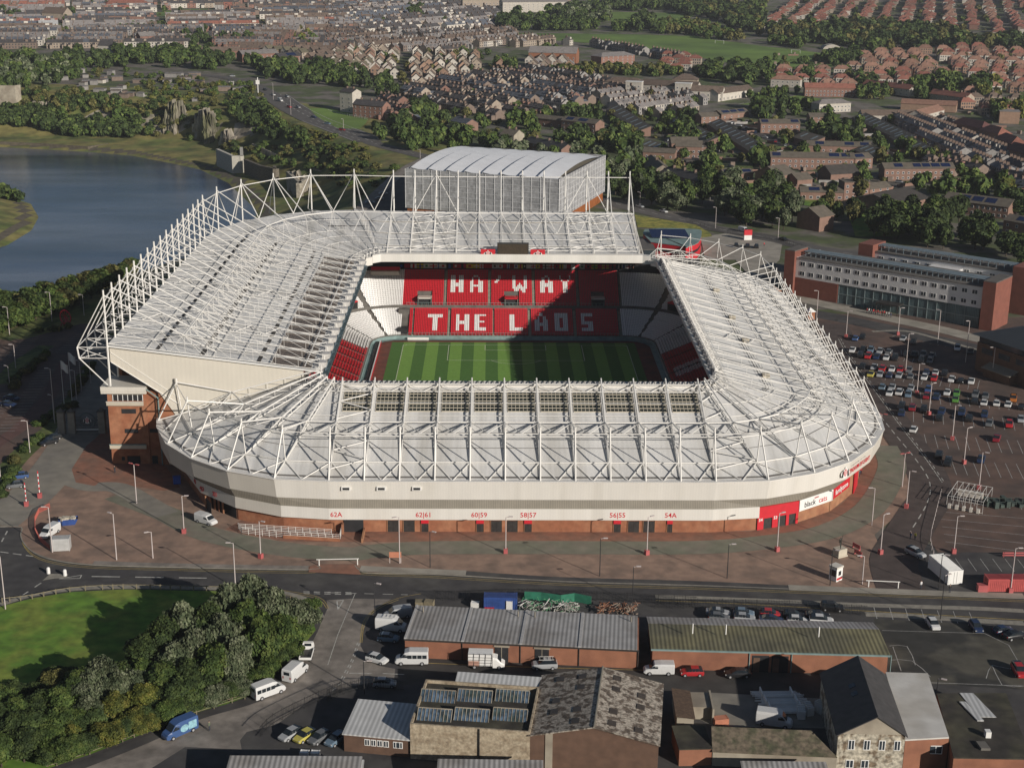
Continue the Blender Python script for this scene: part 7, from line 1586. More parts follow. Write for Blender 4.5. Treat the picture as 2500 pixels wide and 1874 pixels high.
# near clump on the grass island
KN={'dark':'dark green','mid':'mid green','olive':'olive','grey':'grey green','yellow':'yellow green'}
NT=[(1780,850,8,'grey'),(1640,900,12,'grey'),(1510,860,13.5,'grey'),(1385,900,13,'grey'),(1270,1000,12,'dark'),(1110,1010,12.5,'grey'),(1000,1060,11,'dark'),(1560,1060,11,'mid'),(1430,1150,10,'grey'),(1290,1180,9,'mid'),(1140,1230,8,'dark'),(1690,990,9,'mid'),(890,1100,9,'dark'),(1850,790,6,'mid'),(980,1250,8,'mid'),
 (760,1230,7,'dark'),(620,1250,8.5,'grey'),(480,1290,8,'mid'),(880,1330,6.5,'yellow'),(700,1400,7,'yellow'),(540,1430,7,'grey'),(380,1400,8,'mid'),(240,1420,7.5,'dark'),(110,1450,7.5,'mid'),(-10,1500,8,'dark'),(300,1560,6,'mid'),(150,1620,6.5,'dark'),(440,1540,5,'yellow'),(10,1650,7,'mid'),(620,1500,4.5,'yellow'),(350,1240,6,'olive'),(100,1300,6,'dark'),(0,1340,6.5,'mid'),(220,1280,5.,'dark'),(1180,1110,10,'grey'),(1350,1060,12,'grey'),(1480,980,12,'mid'),(820,1010,5,'dark'),(860,1220,8,'mid'),(1060,1150,9,'grey'),(520,1350,7,'grey'),(-30,1420,7,'mid')]
for (x0,y0,x1,y1,n,h,kk) in ((1480,1235,1750,1010,8,4.,'mid'),(1180,1325,1470,1225,9,4.2,'grey'),(930,1418,1180,1330,8,4.2,'mid'),(540,1568,930,1425,11,4.4,'yellow'),(280,1655,540,1575,7,4.5,'mid'),(1700,1000,1880,800,6,4.,'mid'),(250,1200,760,1170,9,4.5,'dark'),(200,1500,600,1480,7,6.,'mid'),(-20,1560,200,1520,5,6.5,'dark'),(600,1330,900,1240,6,6.5,'grey'),(950,1330,1250,1250,6,6.,'dark')):
    for i in range(n): NT.append((x0+(x1-x0)*(i+.5)/n+(i%3)*14-14,y0+(y1-y0)*(i+.5)/n-(i%2)*26,h*(.85+.3*((i*7)%5)/4),kk if i%3 else 'dark'))
rowsN=sorted(range(len(NT)),key=lambda i:NT[i][0])
for r_i,i in enumerate(rowsN):
    x,y,h,kd=NT[i]; tree(GR(b1(x,y)),h*.84,kd,'tall' if h>9.5 else 'round','near',w=h*(.36 if h>9.5 else .52),z=0.,name='broadleaf_tree',label='%s tree in the clump on the grass island, %s from the left'%(KN[kd],ordn(r_i)),group='trees on the grass island')
def wood(px,n,h0,h1,kinds,phrase,lod='mid',seed=0,useT=False,wr=.4,zz=None):
    rg=random.Random(seed+len(px)*31+n); xs=[p[0] for p in px]; ys=[p[1] for p in px]; k=0; tr=0; out=[]
    while k<n and tr<n*40:
        tr+=1; q=(rg.uniform(min(xs),max(xs)),rg.uniform(min(ys),max(ys)))
        if not inpoly(q,px): continue
        if useT: P0=GT(q); p=(P0[0],P0[1]); z=P0[2]
        else: p=GR(q); z=float(ramp(p[1]))
        if useT and poly_dist(np.array([p[0]]),np.array([p[1]]),RIVER)[0]<2: continue
        if any((p[0]-o[0])**2+(p[1]-o[1])**2<(h0*.28)**2 for o in out): continue
        out.append(p); h=rg.uniform(h0,h1); tree(p,h,rg.choice(kinds),'round' if rg.random()<.7 else 'tall',lod,w=h*wr*rg.uniform(.85,1.15),z=z,label=phrase,group='trees '+phrase); k+=1
# belt right of the arena and behind the hotel (nearest)
wood([c2(1650,980),c2(1870,960),c2(1900,1100),c2(2100,1110),c2(2211,1150),c2(2211,1300),c2(1850,1230),c2(1680,1190)],26,9,13,['dark','mid','grey'],'in the belt right of the arena',wr=.42)
wood([c3(0,1130),c3(200,1190),c3(300,1110),c3(500,1150),c3(700,1160),c3(870,1180),c3(900,1380),c3(640,1385),c3(430,1340),c3(200,1270),c3(0,1250)],30,10,14,['dark','mid','grey','grey'],'in the wood behind the plaza',wr=.44)
wood([c3(1290,1330),c3(1500,1300),c3(1700,1330),c3(1900,1320),c3(2050,1420),c3(2060,1500),c3(1800,1500),c3(1550,1480),c3(1300,1420)],34,9,13,['dark','dark','mid'],'in the dark wood behind the hotel',wr=.44)
wood([c3(980,1250),c3(1200,1250),c3(1200,1350),c3(1080,1370),c3(990,1330)],6,8,11,['dark','mid','olive'],'beside the plain brick house',wr=.4)
wood([c3(2070,1500),c3(2211,1480),c3(2211,1650),c3(2100,1600)],6,7,10,['dark','mid'],'beside the hotel tower',wr=.45)
wood([c3(1660,1130),c3(1800,1080),c3(2100,1130),c3(2110,1230),c3(1900,1200),c3(1680,1210)],9,8,12,['mid','mid','yellow'],'left of the striped rows end',wr=.5)
wood([c3(2120,1200),c3(2211,1220),c3(2211,1400),c3(2120,1330)],6,8,11,['dark'],'in the shade at the right edge',wr=.5)
for i,(x,y,h,kd,lb) in enumerate(((410,920,12,'mid','above the mansard block'),(620,1000,14,'mid','left of the longest terrace'),(910,1000,9,'mid','in front of the longest terrace'),(1150,1010,9,'olive','in front of the longest terrace end'),(1220,1200,11,'olive','in front of the three storey block'),(1050,1200,8,'dark','left of the three storey block'),(770,870,7,'mid','on the estate road'),(600,890,8,'dark','by the estate road bend'),(50,930,8,'dark','left of the mansard block'),(200,950,7,'olive','in front of the mansard block'),(200,1070,8,'dark','near the estate lawn'),(340,1040,12,'mid','tall one left of the low solar block'),(300,1000,10,'dark','behind the low solar block'),(1580,1140,9,'mid','below the five panel terrace'),(1250,1020,6,'mid','beside the pale path'),(1740,1110,9,'dark','right of the five panel terrace'),(1410,740,7,'mid','in front of the white arches'),(1350,980,10,'olive','between the striped rows'),(1450,985,8,'mid','below the lower striped row'),(1520,950,8,'mid','right of the lower striped row'),(1600,900,7,'yellow','bright one by the grey terraces'),(1330,870,9,'dark','between the upper and lower striped rows'),(700,1360,12,'mid','beside the wood path'),(1740,990,9,'mid','at the end of the grey terraces'),(1190,1300,9,'dark','slim one beside the brick house'))):
    tree(GR(c3(x,y)),h,kd,'tall' if h>11 else 'round','mid',w=h*.42,z=float(ramp(GR(c3(x,y))[1])),name='street_tree',label='%s tree %s'%(KN[kd],lb),group='single trees of the estate')
wood([c3(540,660),c3(700,640),c3(980,650),c3(1000,710),c3(860,720),c3(600,720)],22,8,12,['dark','mid','mid'],'below the bowling green',wr=.45)
wood([c3(890,740),c3(1000,700),c3(1240,790),c3(1230,860),c3(1000,860),c3(900,810)],18,8,12,['mid','dark','mid'],'in the middle of the estate',wr=.45)
wood([c2(200,800),c2(430,720),c2(600,660),c2(740,740),c2(950,830),c2(1000,890),c2(900,930),c2(650,935),c2(420,890)],46,9,13,['dark','dark','mid'],'between the main road and the arena',wr=.44)
wood([c2(1080,740),c2(1230,720),c2(1240,830),c2(1100,820)],6,9,13,['mid','dark'],'left of the pink block',wr=.45)
wood([c2(1270,700),c2(1640,690),c2(1630,730),c2(1280,730)],10,8,11,['mid','dark'],'above the dormered block',wr=.45)
wood([c2(1360,850),c2(1620,820),c2(1860,830),c2(1870,930),c2(1650,930),c2(1360,900)],24,8,12,['dark','mid'],'behind the arena roof',wr=.45)
wood([c2(900,880),c2(1250,900),c2(1500,930),c2(1660,960),c2(1650,1000),c2(1300,960),c2(950,920)],14,7,9,['mid','grey'],'close behind the arena roof',wr=.5)
wood([c2(2120,720),c2(2211,700),c2(2211,880),c2(2080,830)],8,8,11,['dark','mid'],'above the mansard block by the lawn',wr=.45)
# river bank below the car park
wood([c4(-40,420),c4(180,330),c4(400,220),c4(600,160),c4(760,90),c4(880,20),c4(960,40),c4(860,160),c4(640,270),c4(430,400),c4(200,480),c4(0,560),c4(-40,560)],70,6,9,['dark','mid','mid','olive'],'on the river bank below the car park',wr=.55,useT=True)
for (x,y,w_) in ((40,1180,0),):
    pass
wood([c1(0,1110),c1(90,1120),c1(190,1200),c1(150,1230),c1(0,1180)],6,7,10,['dark','mid'],'on the grassy river spit',useT=True,wr=.5)
# hedges and shrubs of the west car park
HB=[(c4(250,520),c4(420,500)),(c4(60,860),c4(270,660)),(c4(0,1500),c4(110,1290)),(c4(120,1240),c4(250,1160)),(c4(220,1080),c4(440,960)),(c4(430,900),c4(560,720))]
k=0
for a,b in HB:
    a=np.array(GR(a));b=np.array(GR(b)); n=int(np.hypot(*(b-a))/2.6)
    for i in range(n+1):
        q=a+(b-a)*i/max(n,1)+np.array([rt.uniform(-.8,.8),rt.uniform(-.8,.8)]); tree((q[0],q[1]),rt.uniform(1.8,3.0),rt.choice(['dark','mid','olive']),'bush','mid',w=rt.uniform(1.4,2.2),z=0.05,label='in the planting strips of the west car park',group='shrubs in the planting strips of the west car park',cat='shrub',name='shrub')
MAIN=[t for t in TREES]
TREES=[]
# ---- farther woods
wood([c1(-40,330),c1(150,330),c1(480,400),c1(490,470),c1(250,520),c1(-40,560)],90,9,13,['dark','mid','grey'],'far',wr=.45)
wood([c1(350,330),c1(700,330),c1(1200,320),c1(1420,370),c1(1400,425),c1(1100,415),c1(800,400),c1(600,420),c1(380,380)],110,9,13,['dark','dark','mid'],'far',wr=.45)
wood([c1(1470,380),c1(1700,390),c1(2000,420),c1(2010,500),c1(1850,520),c1(1600,480),c1(1480,430)],50,9,13,['dark','mid'],'far',wr=.45)
wood([c1(2020,420),c1(2211,450),c1(2211,540),c1(2050,520)],16,8,11,['dark','mid'],'far')
wood([c2(0,400),c2(160,420),c2(170,520),c2(0,560)],16,8,12,['dark','mid'],'far'); wood([c2(280,520),c2(380,470),c2(420,560),c2(300,590)],10,7,10,['dark','mid'],'far')
wood([c1(-40,660),c1(250,700),c1(420,760),c1(850,760),c1(840,830),c1(420,830),c1(150,770),c1(-40,760)],110,7,11,['dark','dark','mid'],'far',useT=True,wr=.5)
wood([c1(130,560),c1(500,560),c1(850,640),c1(900,720),c1(500,720),c1(150,660)],90,4,8,['dark','olive','mid'],'far',useT=True,wr=.55)
wood([c1(700,500),c1(1500,500),c1(1600,640),c1(1250,640),c1(900,600)],90,3,5,['mid','olive','yellow'],'far',useT=True,wr=.6)
wood([c1(900,620),c1(1400,650),c1(1300,800),c1(1200,860),c1(850,830)],70,3,6,['mid','olive','dark'],'far',useT=True,wr=.6)
wood([c1(1400,600),c1(1600,650),c1(1700,760),c1(1900,850),c1(1850,900),c1(1500,800),c1(1380,700)],110,4,7,['dark','dark','mid'],'far',useT=True,wr=.55)
wood([c1(1300,860),c1(1500,880),c1(1900,900),c1(2211,960),c1(2211,1060),c1(1900,1040),c1(1500,980),c1(1330,940)],90,2.5,5,['olive','mid','dark'],'far',useT=True,wr=.65)
wood([c1(1500,760),c1(1700,740),c1(2211,900),c1(2211,960),c1(1900,900)],80,1.5,3.5,['olive','mid','yellow'],'far',useT=True,wr=.8)
wood([c2(0,880),c2(230,980),c2(420,1030),c2(200,1200),c2(0,1100)],50,1.5,4,['olive','dark','mid'],'far',useT=True,wr=.75)
wood([c1(350,400),c1(700,420),c1(1000,450),c1(1500,520),c1(1480,560),c1(900,500),c1(400,460)],60,2.5,5,['mid','olive'],'far',useT=True,wr=.6)
wood([c2(1010,110),c2(1150,110),c2(1150,205),c2(1020,200)],14,13,19,['dark'],'far',wr=.45)
wood([c2(1150,120),c2(1500,130),c2(1640,150),c2(1640,185),c2(1160,190)],60,9,13,['dark','mid'],'far',wr=.5)
wood([c2(1260,60),c2(1500,50),c2(1690,60),c2(1690,150),c2(1400,130)],70,10,15,['dark','mid','grey'],'far',wr=.45)
wood([c2(1640,0),c2(2250,0),c2(2250,105),c2(2000,70),c2(1680,70)],120,11,16,['dark','dark','mid'],'far',wr=.5)
wood([c2(1700,160),c2(1860,170),c2(1860,195),c2(1700,190)],16,8,12,['mid'],'far'); wood([c2(1830,110),c2(1950,110),c2(1960,205),c2(1840,190)],10,11,16,['dark'],'far'); wood([c2(1950,160),c2(2211,150),c2(2211,210),c2(1960,205)],30,9,13,['mid','olive'],'far',wr=.5)
wood([c3(0,0),c3(660,0),c3(640,170),c3(900,180),c3(1200,150),c3(1500,170),c3(1850,200),c3(1900,260),c3(2240,250),c3(2240,330),c3(2050,300),c3(1700,300),c3(1300,310),c3(1130,280),c3(900,270),c3(500,190),c3(200,90),c3(0,60)],420,10,15,['dark','dark','dark','mid','olive'],'far',wr=.5,seed=4)
wood([c3(40,150),c3(300,150),c3(480,230),c3(560,240),c3(400,250),c3(60,200)],34,9,13,['mid','olive'],'far',wr=.5); wood([c3(640,240),c3(900,280),c3(880,300),c3(650,260)],14,8,12,['mid'],'far',wr=.5)
wood([c3(1000,350),c3(1180,320),c3(1330,330),c3(1190,390),c3(1010,390)],36,7,11,['mid','dark'],'far',wr=.5)
wood([c3(240,420),c3(450,400),c3(700,400),c3(690,520),c3(560,530),c3(440,500),c3(230,470)],40,9,13,['dark','mid'],'far',wr=.48)
wood([c3(820,440),c3(980,440),c3(980,520),c3(860,530)],12,8,11,['dark','mid'],'far'); wood([c3(1190,480),c3(1340,470),c3(1330,540),c3(1200,540)],14,8,12,['mid','dark'],'far')
wood([c3(1500,380),c3(1560,370),c3(1560,400)],4,8,10,['olive'],'far'); wood([c3(1520,540),c3(1650,540),c3(1640,600),c3(1530,600)],10,11,15,['mid','mid'],'far'); wood([c3(1680,500),c3(1840,490),c3(1830,570),c3(1700,580)],14,12,16,['mid','mid'],'far'); wood([c3(1840,520),c3(2060,510),c3(2050,600),c3(1880,600)],16,10,14,['mid','yellow'],'far')
wood([c3(500,600),c3(700,560),c3(880,560),c3(700,590)],14,5,8,['mid'],'far'); wood([c3(1180,560),c3(1400,560),c3(1400,590),c3(1200,600)],14,7,11,['mid','dark'],'far')
wood([c2(1200,430),c2(1500,430),c2(1800,420),c2(2150,440),c2(2100,470),c2(1700,450),c2(1500,465)],50,6,10,['mid','yellow','olive'],'far',wr=.5)
wood([c2(1000,380),c2(1130,400),c2(1110,460),c2(1010,440)],10,9,12,['mid'],'far'); wood([c2(1290,330),c2(1370,330),c2(1370,380),c2(1300,380)],4,11,14,['mid'],'far')
wood([c1(1110,230),c1(1210,230),c1(1200,280),c1(1130,280)],5,11,14,['dark'],'far'); wood([c1(1220,240),c1(1520,240),c1(1500,270),c1(1230,270)],8,9,12,['dark','mid'],'far'); wood([c1(1730,240),c1(1900,230),c1(1900,300),c1(1740,300)],9,9,12,['mid','yellow'],'far')
wood([c1(0,90),c1(130,90),c1(120,160),c1(0,160)],9,9,13,['dark'],'far'); wood([c1(370,90),c1(450,90),c1(440,140),c1(380,140)],5,9,13,['dark'],'far'); wood([c1(650,170),c1(1040,160),c1(1030,190),c1(660,195)],16,7,10,['dark','mid'],'far')
wood([c2(480,60),c2(560,60),c2(560,125),c2(490,125)],8,11,14,['dark'],'far'); wood([c1(540,10),c1(640,10),c1(640,50),c1(550,50)],6,9,12,['dark'],'far'); wood([c3(1980,650),c3(2211,640),c3(2211,760),c3(2060,740)],14,8,12,['mid','yellow'],'far')
# scattered garden trees through the terraces and estates
for (pp,n) in (([c2(0,300),c2(1050,300),c2(1100,480),c2(560,560),c2(0,480)],40),([c3(690,330),c3(2211,310),c3(2211,600),c3(1200,600),c3(690,520)],70),([c3(690,20),c3(2211,0),c3(2211,190),c3(700,190)],70),([c1(0,60),c1(2211,40),c1(2211,300),c1(0,300)],60),([c2(0,40),c2(1000,60),c2(1000,200),c2(0,200)],24),([c3(0,720),c3(1300,740),c3(2000,1060),c3(1700,1120),c3(1000,1100),c3(0,1040)],60),([c2(330,560),c2(1650,600),c2(2211,560),c2(2211,940),c2(1000,900),c2(600,740)],70)):
    wood(pp,n,5,9,['dark','mid','olive'],'far',wr=.5,seed=n); wood(pp,n,1.6,3.4,['dark','mid','olive'],'far',wr=.75,seed=n+1)
far=TREES
def near_key(t): return (t['p'][0]-CAM[0])**2+(t['p'][1]-CAM[1])**2
# individuals: number them left to right inside each group
import collections
byg=collections.defaultdict(list)
for t in MAIN: byg[t['group']].append(t)
for g,L_ in byg.items():
    if g in('trees on the grass island','single trees of the estate'): continue
    L_.sort(key=lambda t:PX(t['p'][0],t['p'][1],0)[0])
    for i,t in enumerate(L_):
        noun='shrub' if t['cat']=='shrub' else 'tree'; t['label']='%s %s %s, %s from the left'%(KN[t['kind']],noun,t['label'],ordn(i)); t['name']='shrub' if noun=='shrub' else 'broadleaf_tree'
trees_=[t for t in MAIN if t['cat']=='tree']; shr=[t for t in MAIN if t['cat']=='shrub']
trees_.sort(key=near_key); keep=trees_[:295]; far=far+[dict(t) for t in trees_[295:]]
for i,t in enumerate(keep+shr): put_tree(t,i)
def merged_trees(L_,name):
    Vs=[];Fs=[];Ms=[];o=0; kinds=list(FO); mats=[m for k in kinds for m in FO[k]]
    for i,t in enumerate(L_):
        t2=dict(t); V,F,M,_=crown_me(t['kind'],t['shape'],'far',i%3); a=rt.uniform(0,6.28); c,s=math.cos(a),math.sin(a); z=t['z'] if t['z'] is not None else 0
        X=(V[:,0]*c-V[:,1]*s)*t['w']+t['p'][0]; Y=(V[:,0]*s+V[:,1]*c)*t['w']+t['p'][1]; Z=(V[:,2]-.12)*t['h']/1.9+z
        Vs.append(np.stack([X,Y,Z],1)); Fs.append(F+o); Ms.append(M+3*kinds.index(t['kind'])); o+=len(V)
    me=np_mesh(name,np.concatenate(Vs),np.concatenate(Fs),np.concatenate(Ms),mats); ob=bpy.data.objects.new(name,me); scene.collection.objects.link(ob); return tag(ob,kind='stuff')
merged_trees([t for t in far if t['h']>=6.01],'distant_woodland'); merged_trees([t for t in far if t['h']<6.01],'hillside_scrub')
print('TREES',len(keep),len(shr),len(far))
# ================================================================ vehicles
CC={'white':(.62,.62,.61),'silver':(.36,.37,.38),'grey':(.14,.145,.15),'black':(.018,.018,.02),'navy':(.02,.035,.085),'blue':(.05,.10,.24),'red':(.42,.025,.03),'crimson':(.25,.02,.03),'yellow':(.50,.44,.10),'green':(.10,.26,.05),'orange':(.42,.14,.03),'steel blue':(.14,.20,.26)}
def paint(c): return mat('car_paint_'+c.replace(' ','_'),CC[c],.28,.03,2.,spec=.6)
m_glz=mat('vehicle_glass',(.02,.026,.032),.08,.2,1.); m_tyre=mat('tyre_rubber',(.015,.015,.015),.9,.2,4.); m_lamp=mat('headlamp_glass',(.5,.5,.48),.2,.1,4.); m_tail=mat('tail_lamp',(.3,.01,.01),.3,.1,4.); m_rim=mat('wheel_rim',(.35,.35,.36),.35,.1,4.)
def loft(mb,secs,m=0):
    """secs: list of (x, z0, z1, hw_bottom, hw_mid, hw_top): rounded hull sections along x"""
    vs=[];n=8
    for x,z0,z1,a,b,c in secs:
        zm=z0+(z1-z0)*.45; vs+= [(x,-a,z0),(x,-b,zm),(x,-b*.99,z0+(z1-z0)*.8),(x,-c,z1),(x,c,z1),(x,b*.99,z0+(z1-z0)*.8),(x,b,zm),(x,a,z0)]
    fs=[]
    for i in range(len(secs)-1):
        for j in range(n): fs.append((i*n+j,i*n+(j+1)%n,(i+1)*n+(j+1)%n,(i+1)*n+j))
    fs.append(tuple(range(n))); fs.append(tuple(range((len(secs)-1)*n+n-1,(len(secs)-1)*n-1,-1))); mb.add(vs,[f[::-1] for f in fs],m)
WHM=None
def wheel_mesh(r=.32,w=.2):
    mb=MB(); mb.tube((0,-w/2,0),(0,w/2,0),r,0,12); mb.tube((0,-w/2-.01,0),(0,w/2+.01,0),r*.6,1,10); return mesh_of(mb,'wheel',[m_tyre,m_rim])
VP={}
def vehicle_proto(kind):
    if kind in VP: return VP[kind]
    B=MB();Gz=MB(); 
    if kind=='hatch': L,h,wb=3.95,1.46,1.25; prof=[(-1.97,.35,.78,.70,.80,.74),(-1.85,.25,.98,.80,.87,.80),(-1.0,.22,.98,.84,.88,.80),(0,.22,.95,.84,.88,.80),(.9,.22,.93,.84,.88,.78),(1.6,.24,.80,.80,.85,.70),(1.95,.32,.60,.66,.74,.60)]; cab=[(-1.86,.92,1.02,.74,.74,.70),(-1.62,.92,1.38,.76,.74,.62),(-1.0,.92,h,.76,.72,.60),(.1,.92,h,.76,.72,.60),(.95,.9,.97,.74,.72,.66)]
    elif kind=='saloon': L,h,wb=4.5,1.43,1.4; prof=[(-2.25,.38,.85,.70,.80,.72),(-2.1,.25,.96,.80,.88,.80),(-1.2,.22,.97,.84,.9,.80),(0,.22,.95,.85,.9,.80),(.95,.22,.92,.85,.9,.78),(1.9,.24,.78,.80,.86,.70),(2.25,.34,.58,.66,.76,.60)]; cab=[(-1.75,.92,.98,.74,.74,.70),(-1.1,.92,1.38,.76,.72,.60),(-.3,.92,h,.76,.72,.60),(.3,.92,h-.03,.76,.72,.6),(1.15,.9,.96,.74,.72,.66)]
    elif kind=='suv': L,h,wb=4.4,1.68,1.35; prof=[(-2.2,.42,1.0,.74,.84,.78),(-2.1,.3,1.1,.84,.91,.84),(-1.0,.28,1.1,.86,.92,.84),(0,.28,1.08,.86,.92,.84),(1.0,.28,1.05,.86,.92,.82),(1.9,.3,.95,.82,.88,.74),(2.2,.4,.7,.68,.78,.66)]; cab=[(-2.08,1.05,1.15,.78,.78,.74),(-1.9,1.05,1.6,.8,.78,.68),(-1.,1.05,h,.8,.76,.66),(.2,1.05,h,.8,.76,.66),(1.05,1.0,1.1,.78,.76,.7)]
    elif kind=='van': L,h,wb=5.2,2.1,1.6; prof=[(-2.6,.4,1.95,.86,.93,.84),(-2.5,.3,2.08,.9,.96,.85),(-.3,.28,2.1,.9,.96,.85),(.75,.28,2.02,.9,.96,.80),(1.55,.28,1.22,.9,.95,.80),(2.3,.3,1.02,.86,.9,.74),(2.6,.38,.72,.72,.8,.66)]; cab=None
    elif kind=='highvan': L,h,wb=5.7,2.6,1.8; prof=[(-2.85,.4,2.4,.9,.98,.88),(-2.75,.3,2.56,.93,1.0,.88),(.4,.28,2.6,.93,1.0,.88),(1.15,.28,2.35,.93,1.0,.82),(1.9,.28,1.4,.93,.98,.82),(2.6,.3,1.15,.88,.92,.76),(2.85,.38,.8,.74,.82,.68)]; cab=None
    loft(B,prof)
    if cab:
        loft(Gz,cab); i=2; x0,x1=cab[2][0]-.12,cab[-2][0]+.08; z=h+.012; B.box(x0,x1,-.60,.60,z-.05,z)
        for x in (x0+.02,(x0+x1)/2,x1-.1): 
            for s in (-1,1): B.tube((x,s*.765,.93),(x,s*.62,h-.02),.035,0,4)
    else:
        z=h*.62; xw=prof[3][0]; zw=prof[3][2]; xe=prof[4][0]; ze=prof[4][2]
        Gz.add([(xw+.06,-.72,zw-.08),(xw+.06,.72,zw-.08),(xe+.04,.80,ze+.06),(xe+.04,-.80,ze+.06)],[(0,1,2,3)[::-1]]); Gz.add([(xw+.10,-.74,zw-.14),(xw+.10,.74,zw-.14),(xe+.08,.82,ze+.04),(xe+.08,-.82,ze+.04)],[(3,2,1,0)])
        wd=prof[2][4]+.012
        for s in (-1,1): Gz.add([(xw-.55,s*wd,ze+.1),(xe-.1,s*wd,ze+.1),(xw+.12,s*wd*.97,zw-.25),(xw-.55,s*wd*.97,zw-.25)],[(0,1,2,3) if s>0 else (3,2,1,0)])
        Gz.box(-L/2-.01,-L/2+.02,-.55,.55,h*.6,h*.82)
    Lm=MB()
    xs_=prof[-1][0]-.12
    hl=[]
    for s in (-1,1):
        q=MB(); q.box(xs_-.1,xs_+.06,s*.62-.14,s*.62+.14,prof[-1][2]-.06,prof[-1][2]+.10); hl.append(mesh_of(q,'headlight',[m_lamp]))
    tl=[]
    for s in (-1,1):
        q=MB(); q.box(prof[0][0]-.02,prof[0][0]+.08,s*.68-.1,s*.68+.1,.7 if cab else .9,.9 if cab else 1.3); tl.append(mesh_of(q,'tail_light',[m_tail]))
    VP[kind]=dict(B=B,G=mesh_of(Gz,'windows',[m_glz]),wb=wb,hw=prof[2][4]-.06,w=wheel_mesh(.31 if cab else .35),hl=hl,tl=tl,bm={}); return VP[kind]
def vehicle(p,rz,col,kind,label,group=None,lights=False,cat=None,z=.11,windows=None):
    v=vehicle_proto(kind)
    if col not in v['bm']: v['bm'][col]=mesh_of(v['B'],'body',[paint(col)])
    van=kind in('van','highvan'); o=empty('van' if van else 'car',(p[0],p[1],z),rz,label,cat or ('van' if van else 'car'),group)
    def ch(n,me,loc=(0,0,0)): c=bpy.data.objects.new(n,me); scene.collection.objects.link(c); c.parent=o; c.location=loc; return c
    ch('body',v['bm'][col]); ch('windows',v['G'])
    for sx in (-1,1):
        for sy in (-1,1): ch('wheel',v['w'],(sx*v['wb'],sy*v['hw'],.32 if not van else .36))
    if lights:
        for m_ in v['hl']: ch('headlight',m_)
        for m_ in v['tl']: ch('tail_light',m_)
    return o
EC=[(c3,470,745,'white'),(c3,500,760,'silver'),(c3,545,775,'grey'),(c3,600,800,'navy'),(c3,660,830,'white'),(c3,720,855,'crimson'),(c3,780,880,'silver'),(c3,1300,1075,'black'),(c3,1465,1100,'silver'),(c3,2080,1090,'silver'),(c3,20,760,'white'),(c3,60,800,'grey'),(c3,90,850,'silver'),(c2,1960,720,'white'),(c2,1990,750,'navy'),(c2,2040,790,'silver'),(c2,2080,830,'grey'),(c2,1910,760,'silver'),(c3,1330,715,'grey'),(c3,1385,720,'silver'),(c3,330,950,'grey'),(c3,640,1040,'silver')]
# --- east car park
cp={'A':('row nearest the hotel',[(1200,560,'blue'),(1240,552,'black'),(1485,560,'silver'),(1545,580,'black'),(1810,620,'white'),(1890,640,'black')]),
'B':('rear half of the first full row',[(1180,630,'white'),(1245,625,'black'),(1290,632,'steel blue'),(1345,638,'silver'),(1400,640,'grey'),(1505,655,'black'),(1550,658,'black'),(1605,660,'grey'),(1655,665,'grey')]),
'C':('front half of the first full row',[(1230,660,'black'),(1275,668,'red'),(1325,670,'navy'),(1385,675,'white'),(1435,678,'black'),(1595,692,'black'),(1645,694,'grey')]),
'D':('rear half of the second full row',[(1240,728,'black'),(1310,732,'silver'),(1362,742,'red'),(1418,744,'white'),(1468,748,'red'),(1520,752,'grey'),(1625,762,'navy'),(1678,767,'white'),(1732,772,'black')]),
'E':('front half of the second full row',[(1293,775,'yellow'),(1345,777,'silver'),(1402,782,'navy'),(1460,784,'silver'),(1528,788,'grey'),(1612,795,'white'),(1670,800,'red'),(1775,808,'white'),(1830,815,'black'),(1893,818,'white')]),
'F':('rear half of the third full row',[(1360,852,'steel blue'),(1418,855,'silver'),(1530,862,'silver'),(1635,868,'blue'),(1750,885,'white'),(1805,890,'green'),(1918,900,'grey'),(1978,904,'grey'),(2145,925,'orange')]),
'G':('front half of the third full row',[(1403,890,'white'),(1463,885,'white'),(1515,898,'steel blue'),(1625,908,'crimson'),(1685,912,'navy'),(1798,928,'green'),(1915,938,'black'),(1970,946,'white'),(2045,950,'white'),(2115,957,'white'),(2195,972,'black')]),
'H':('rear half of the fourth full row',[(1475,972,'black'),(1540,978,'crimson'),(1608,987,'black'),(1715,1000,'navy'),(1835,1007,'navy'),(1972,1018,'navy'),(2190,1048,'silver')]),
'I':('front half of the fourth full row',[(1475,1008,'navy'),(1700,1036,'black'),(1880,1042,'black'),(2000,1072,'grey'),(2120,1078,'red')]),
'J':('nearly empty fifth row',[(1548,1108,'white'),(2045,1162,'crimson')]),
'K':('nearly empty sixth row',[(1700,1262,'black'),(1752,1308,'black'),(1952,1288,'navy')])}
na=math.atan2(ROWS['r3'][2][1],ROWS['r3'][2][0]); rv=random.Random(2)
for k,(ph,L_) in cp.items():
    for i,(x,y,c) in enumerate(L_):
        kd=rv.choice(['hatch','hatch','saloon','suv']); 
        if k=='G' and i==1: kd='suv'
        vehicle(GR(c6(x,y+6)),na+(math.pi if rv.random()<.35 else 0)+rv.uniform(-.05,.05),c,kd,'%s car, %s from left, %s, right car park'%(c,ordn(i),ph),'cars parked in the right car park')
def ang(a,b): A=GR(a);B=GR(b); return math.atan2(B[1]-A[1],B[0]-A[0])
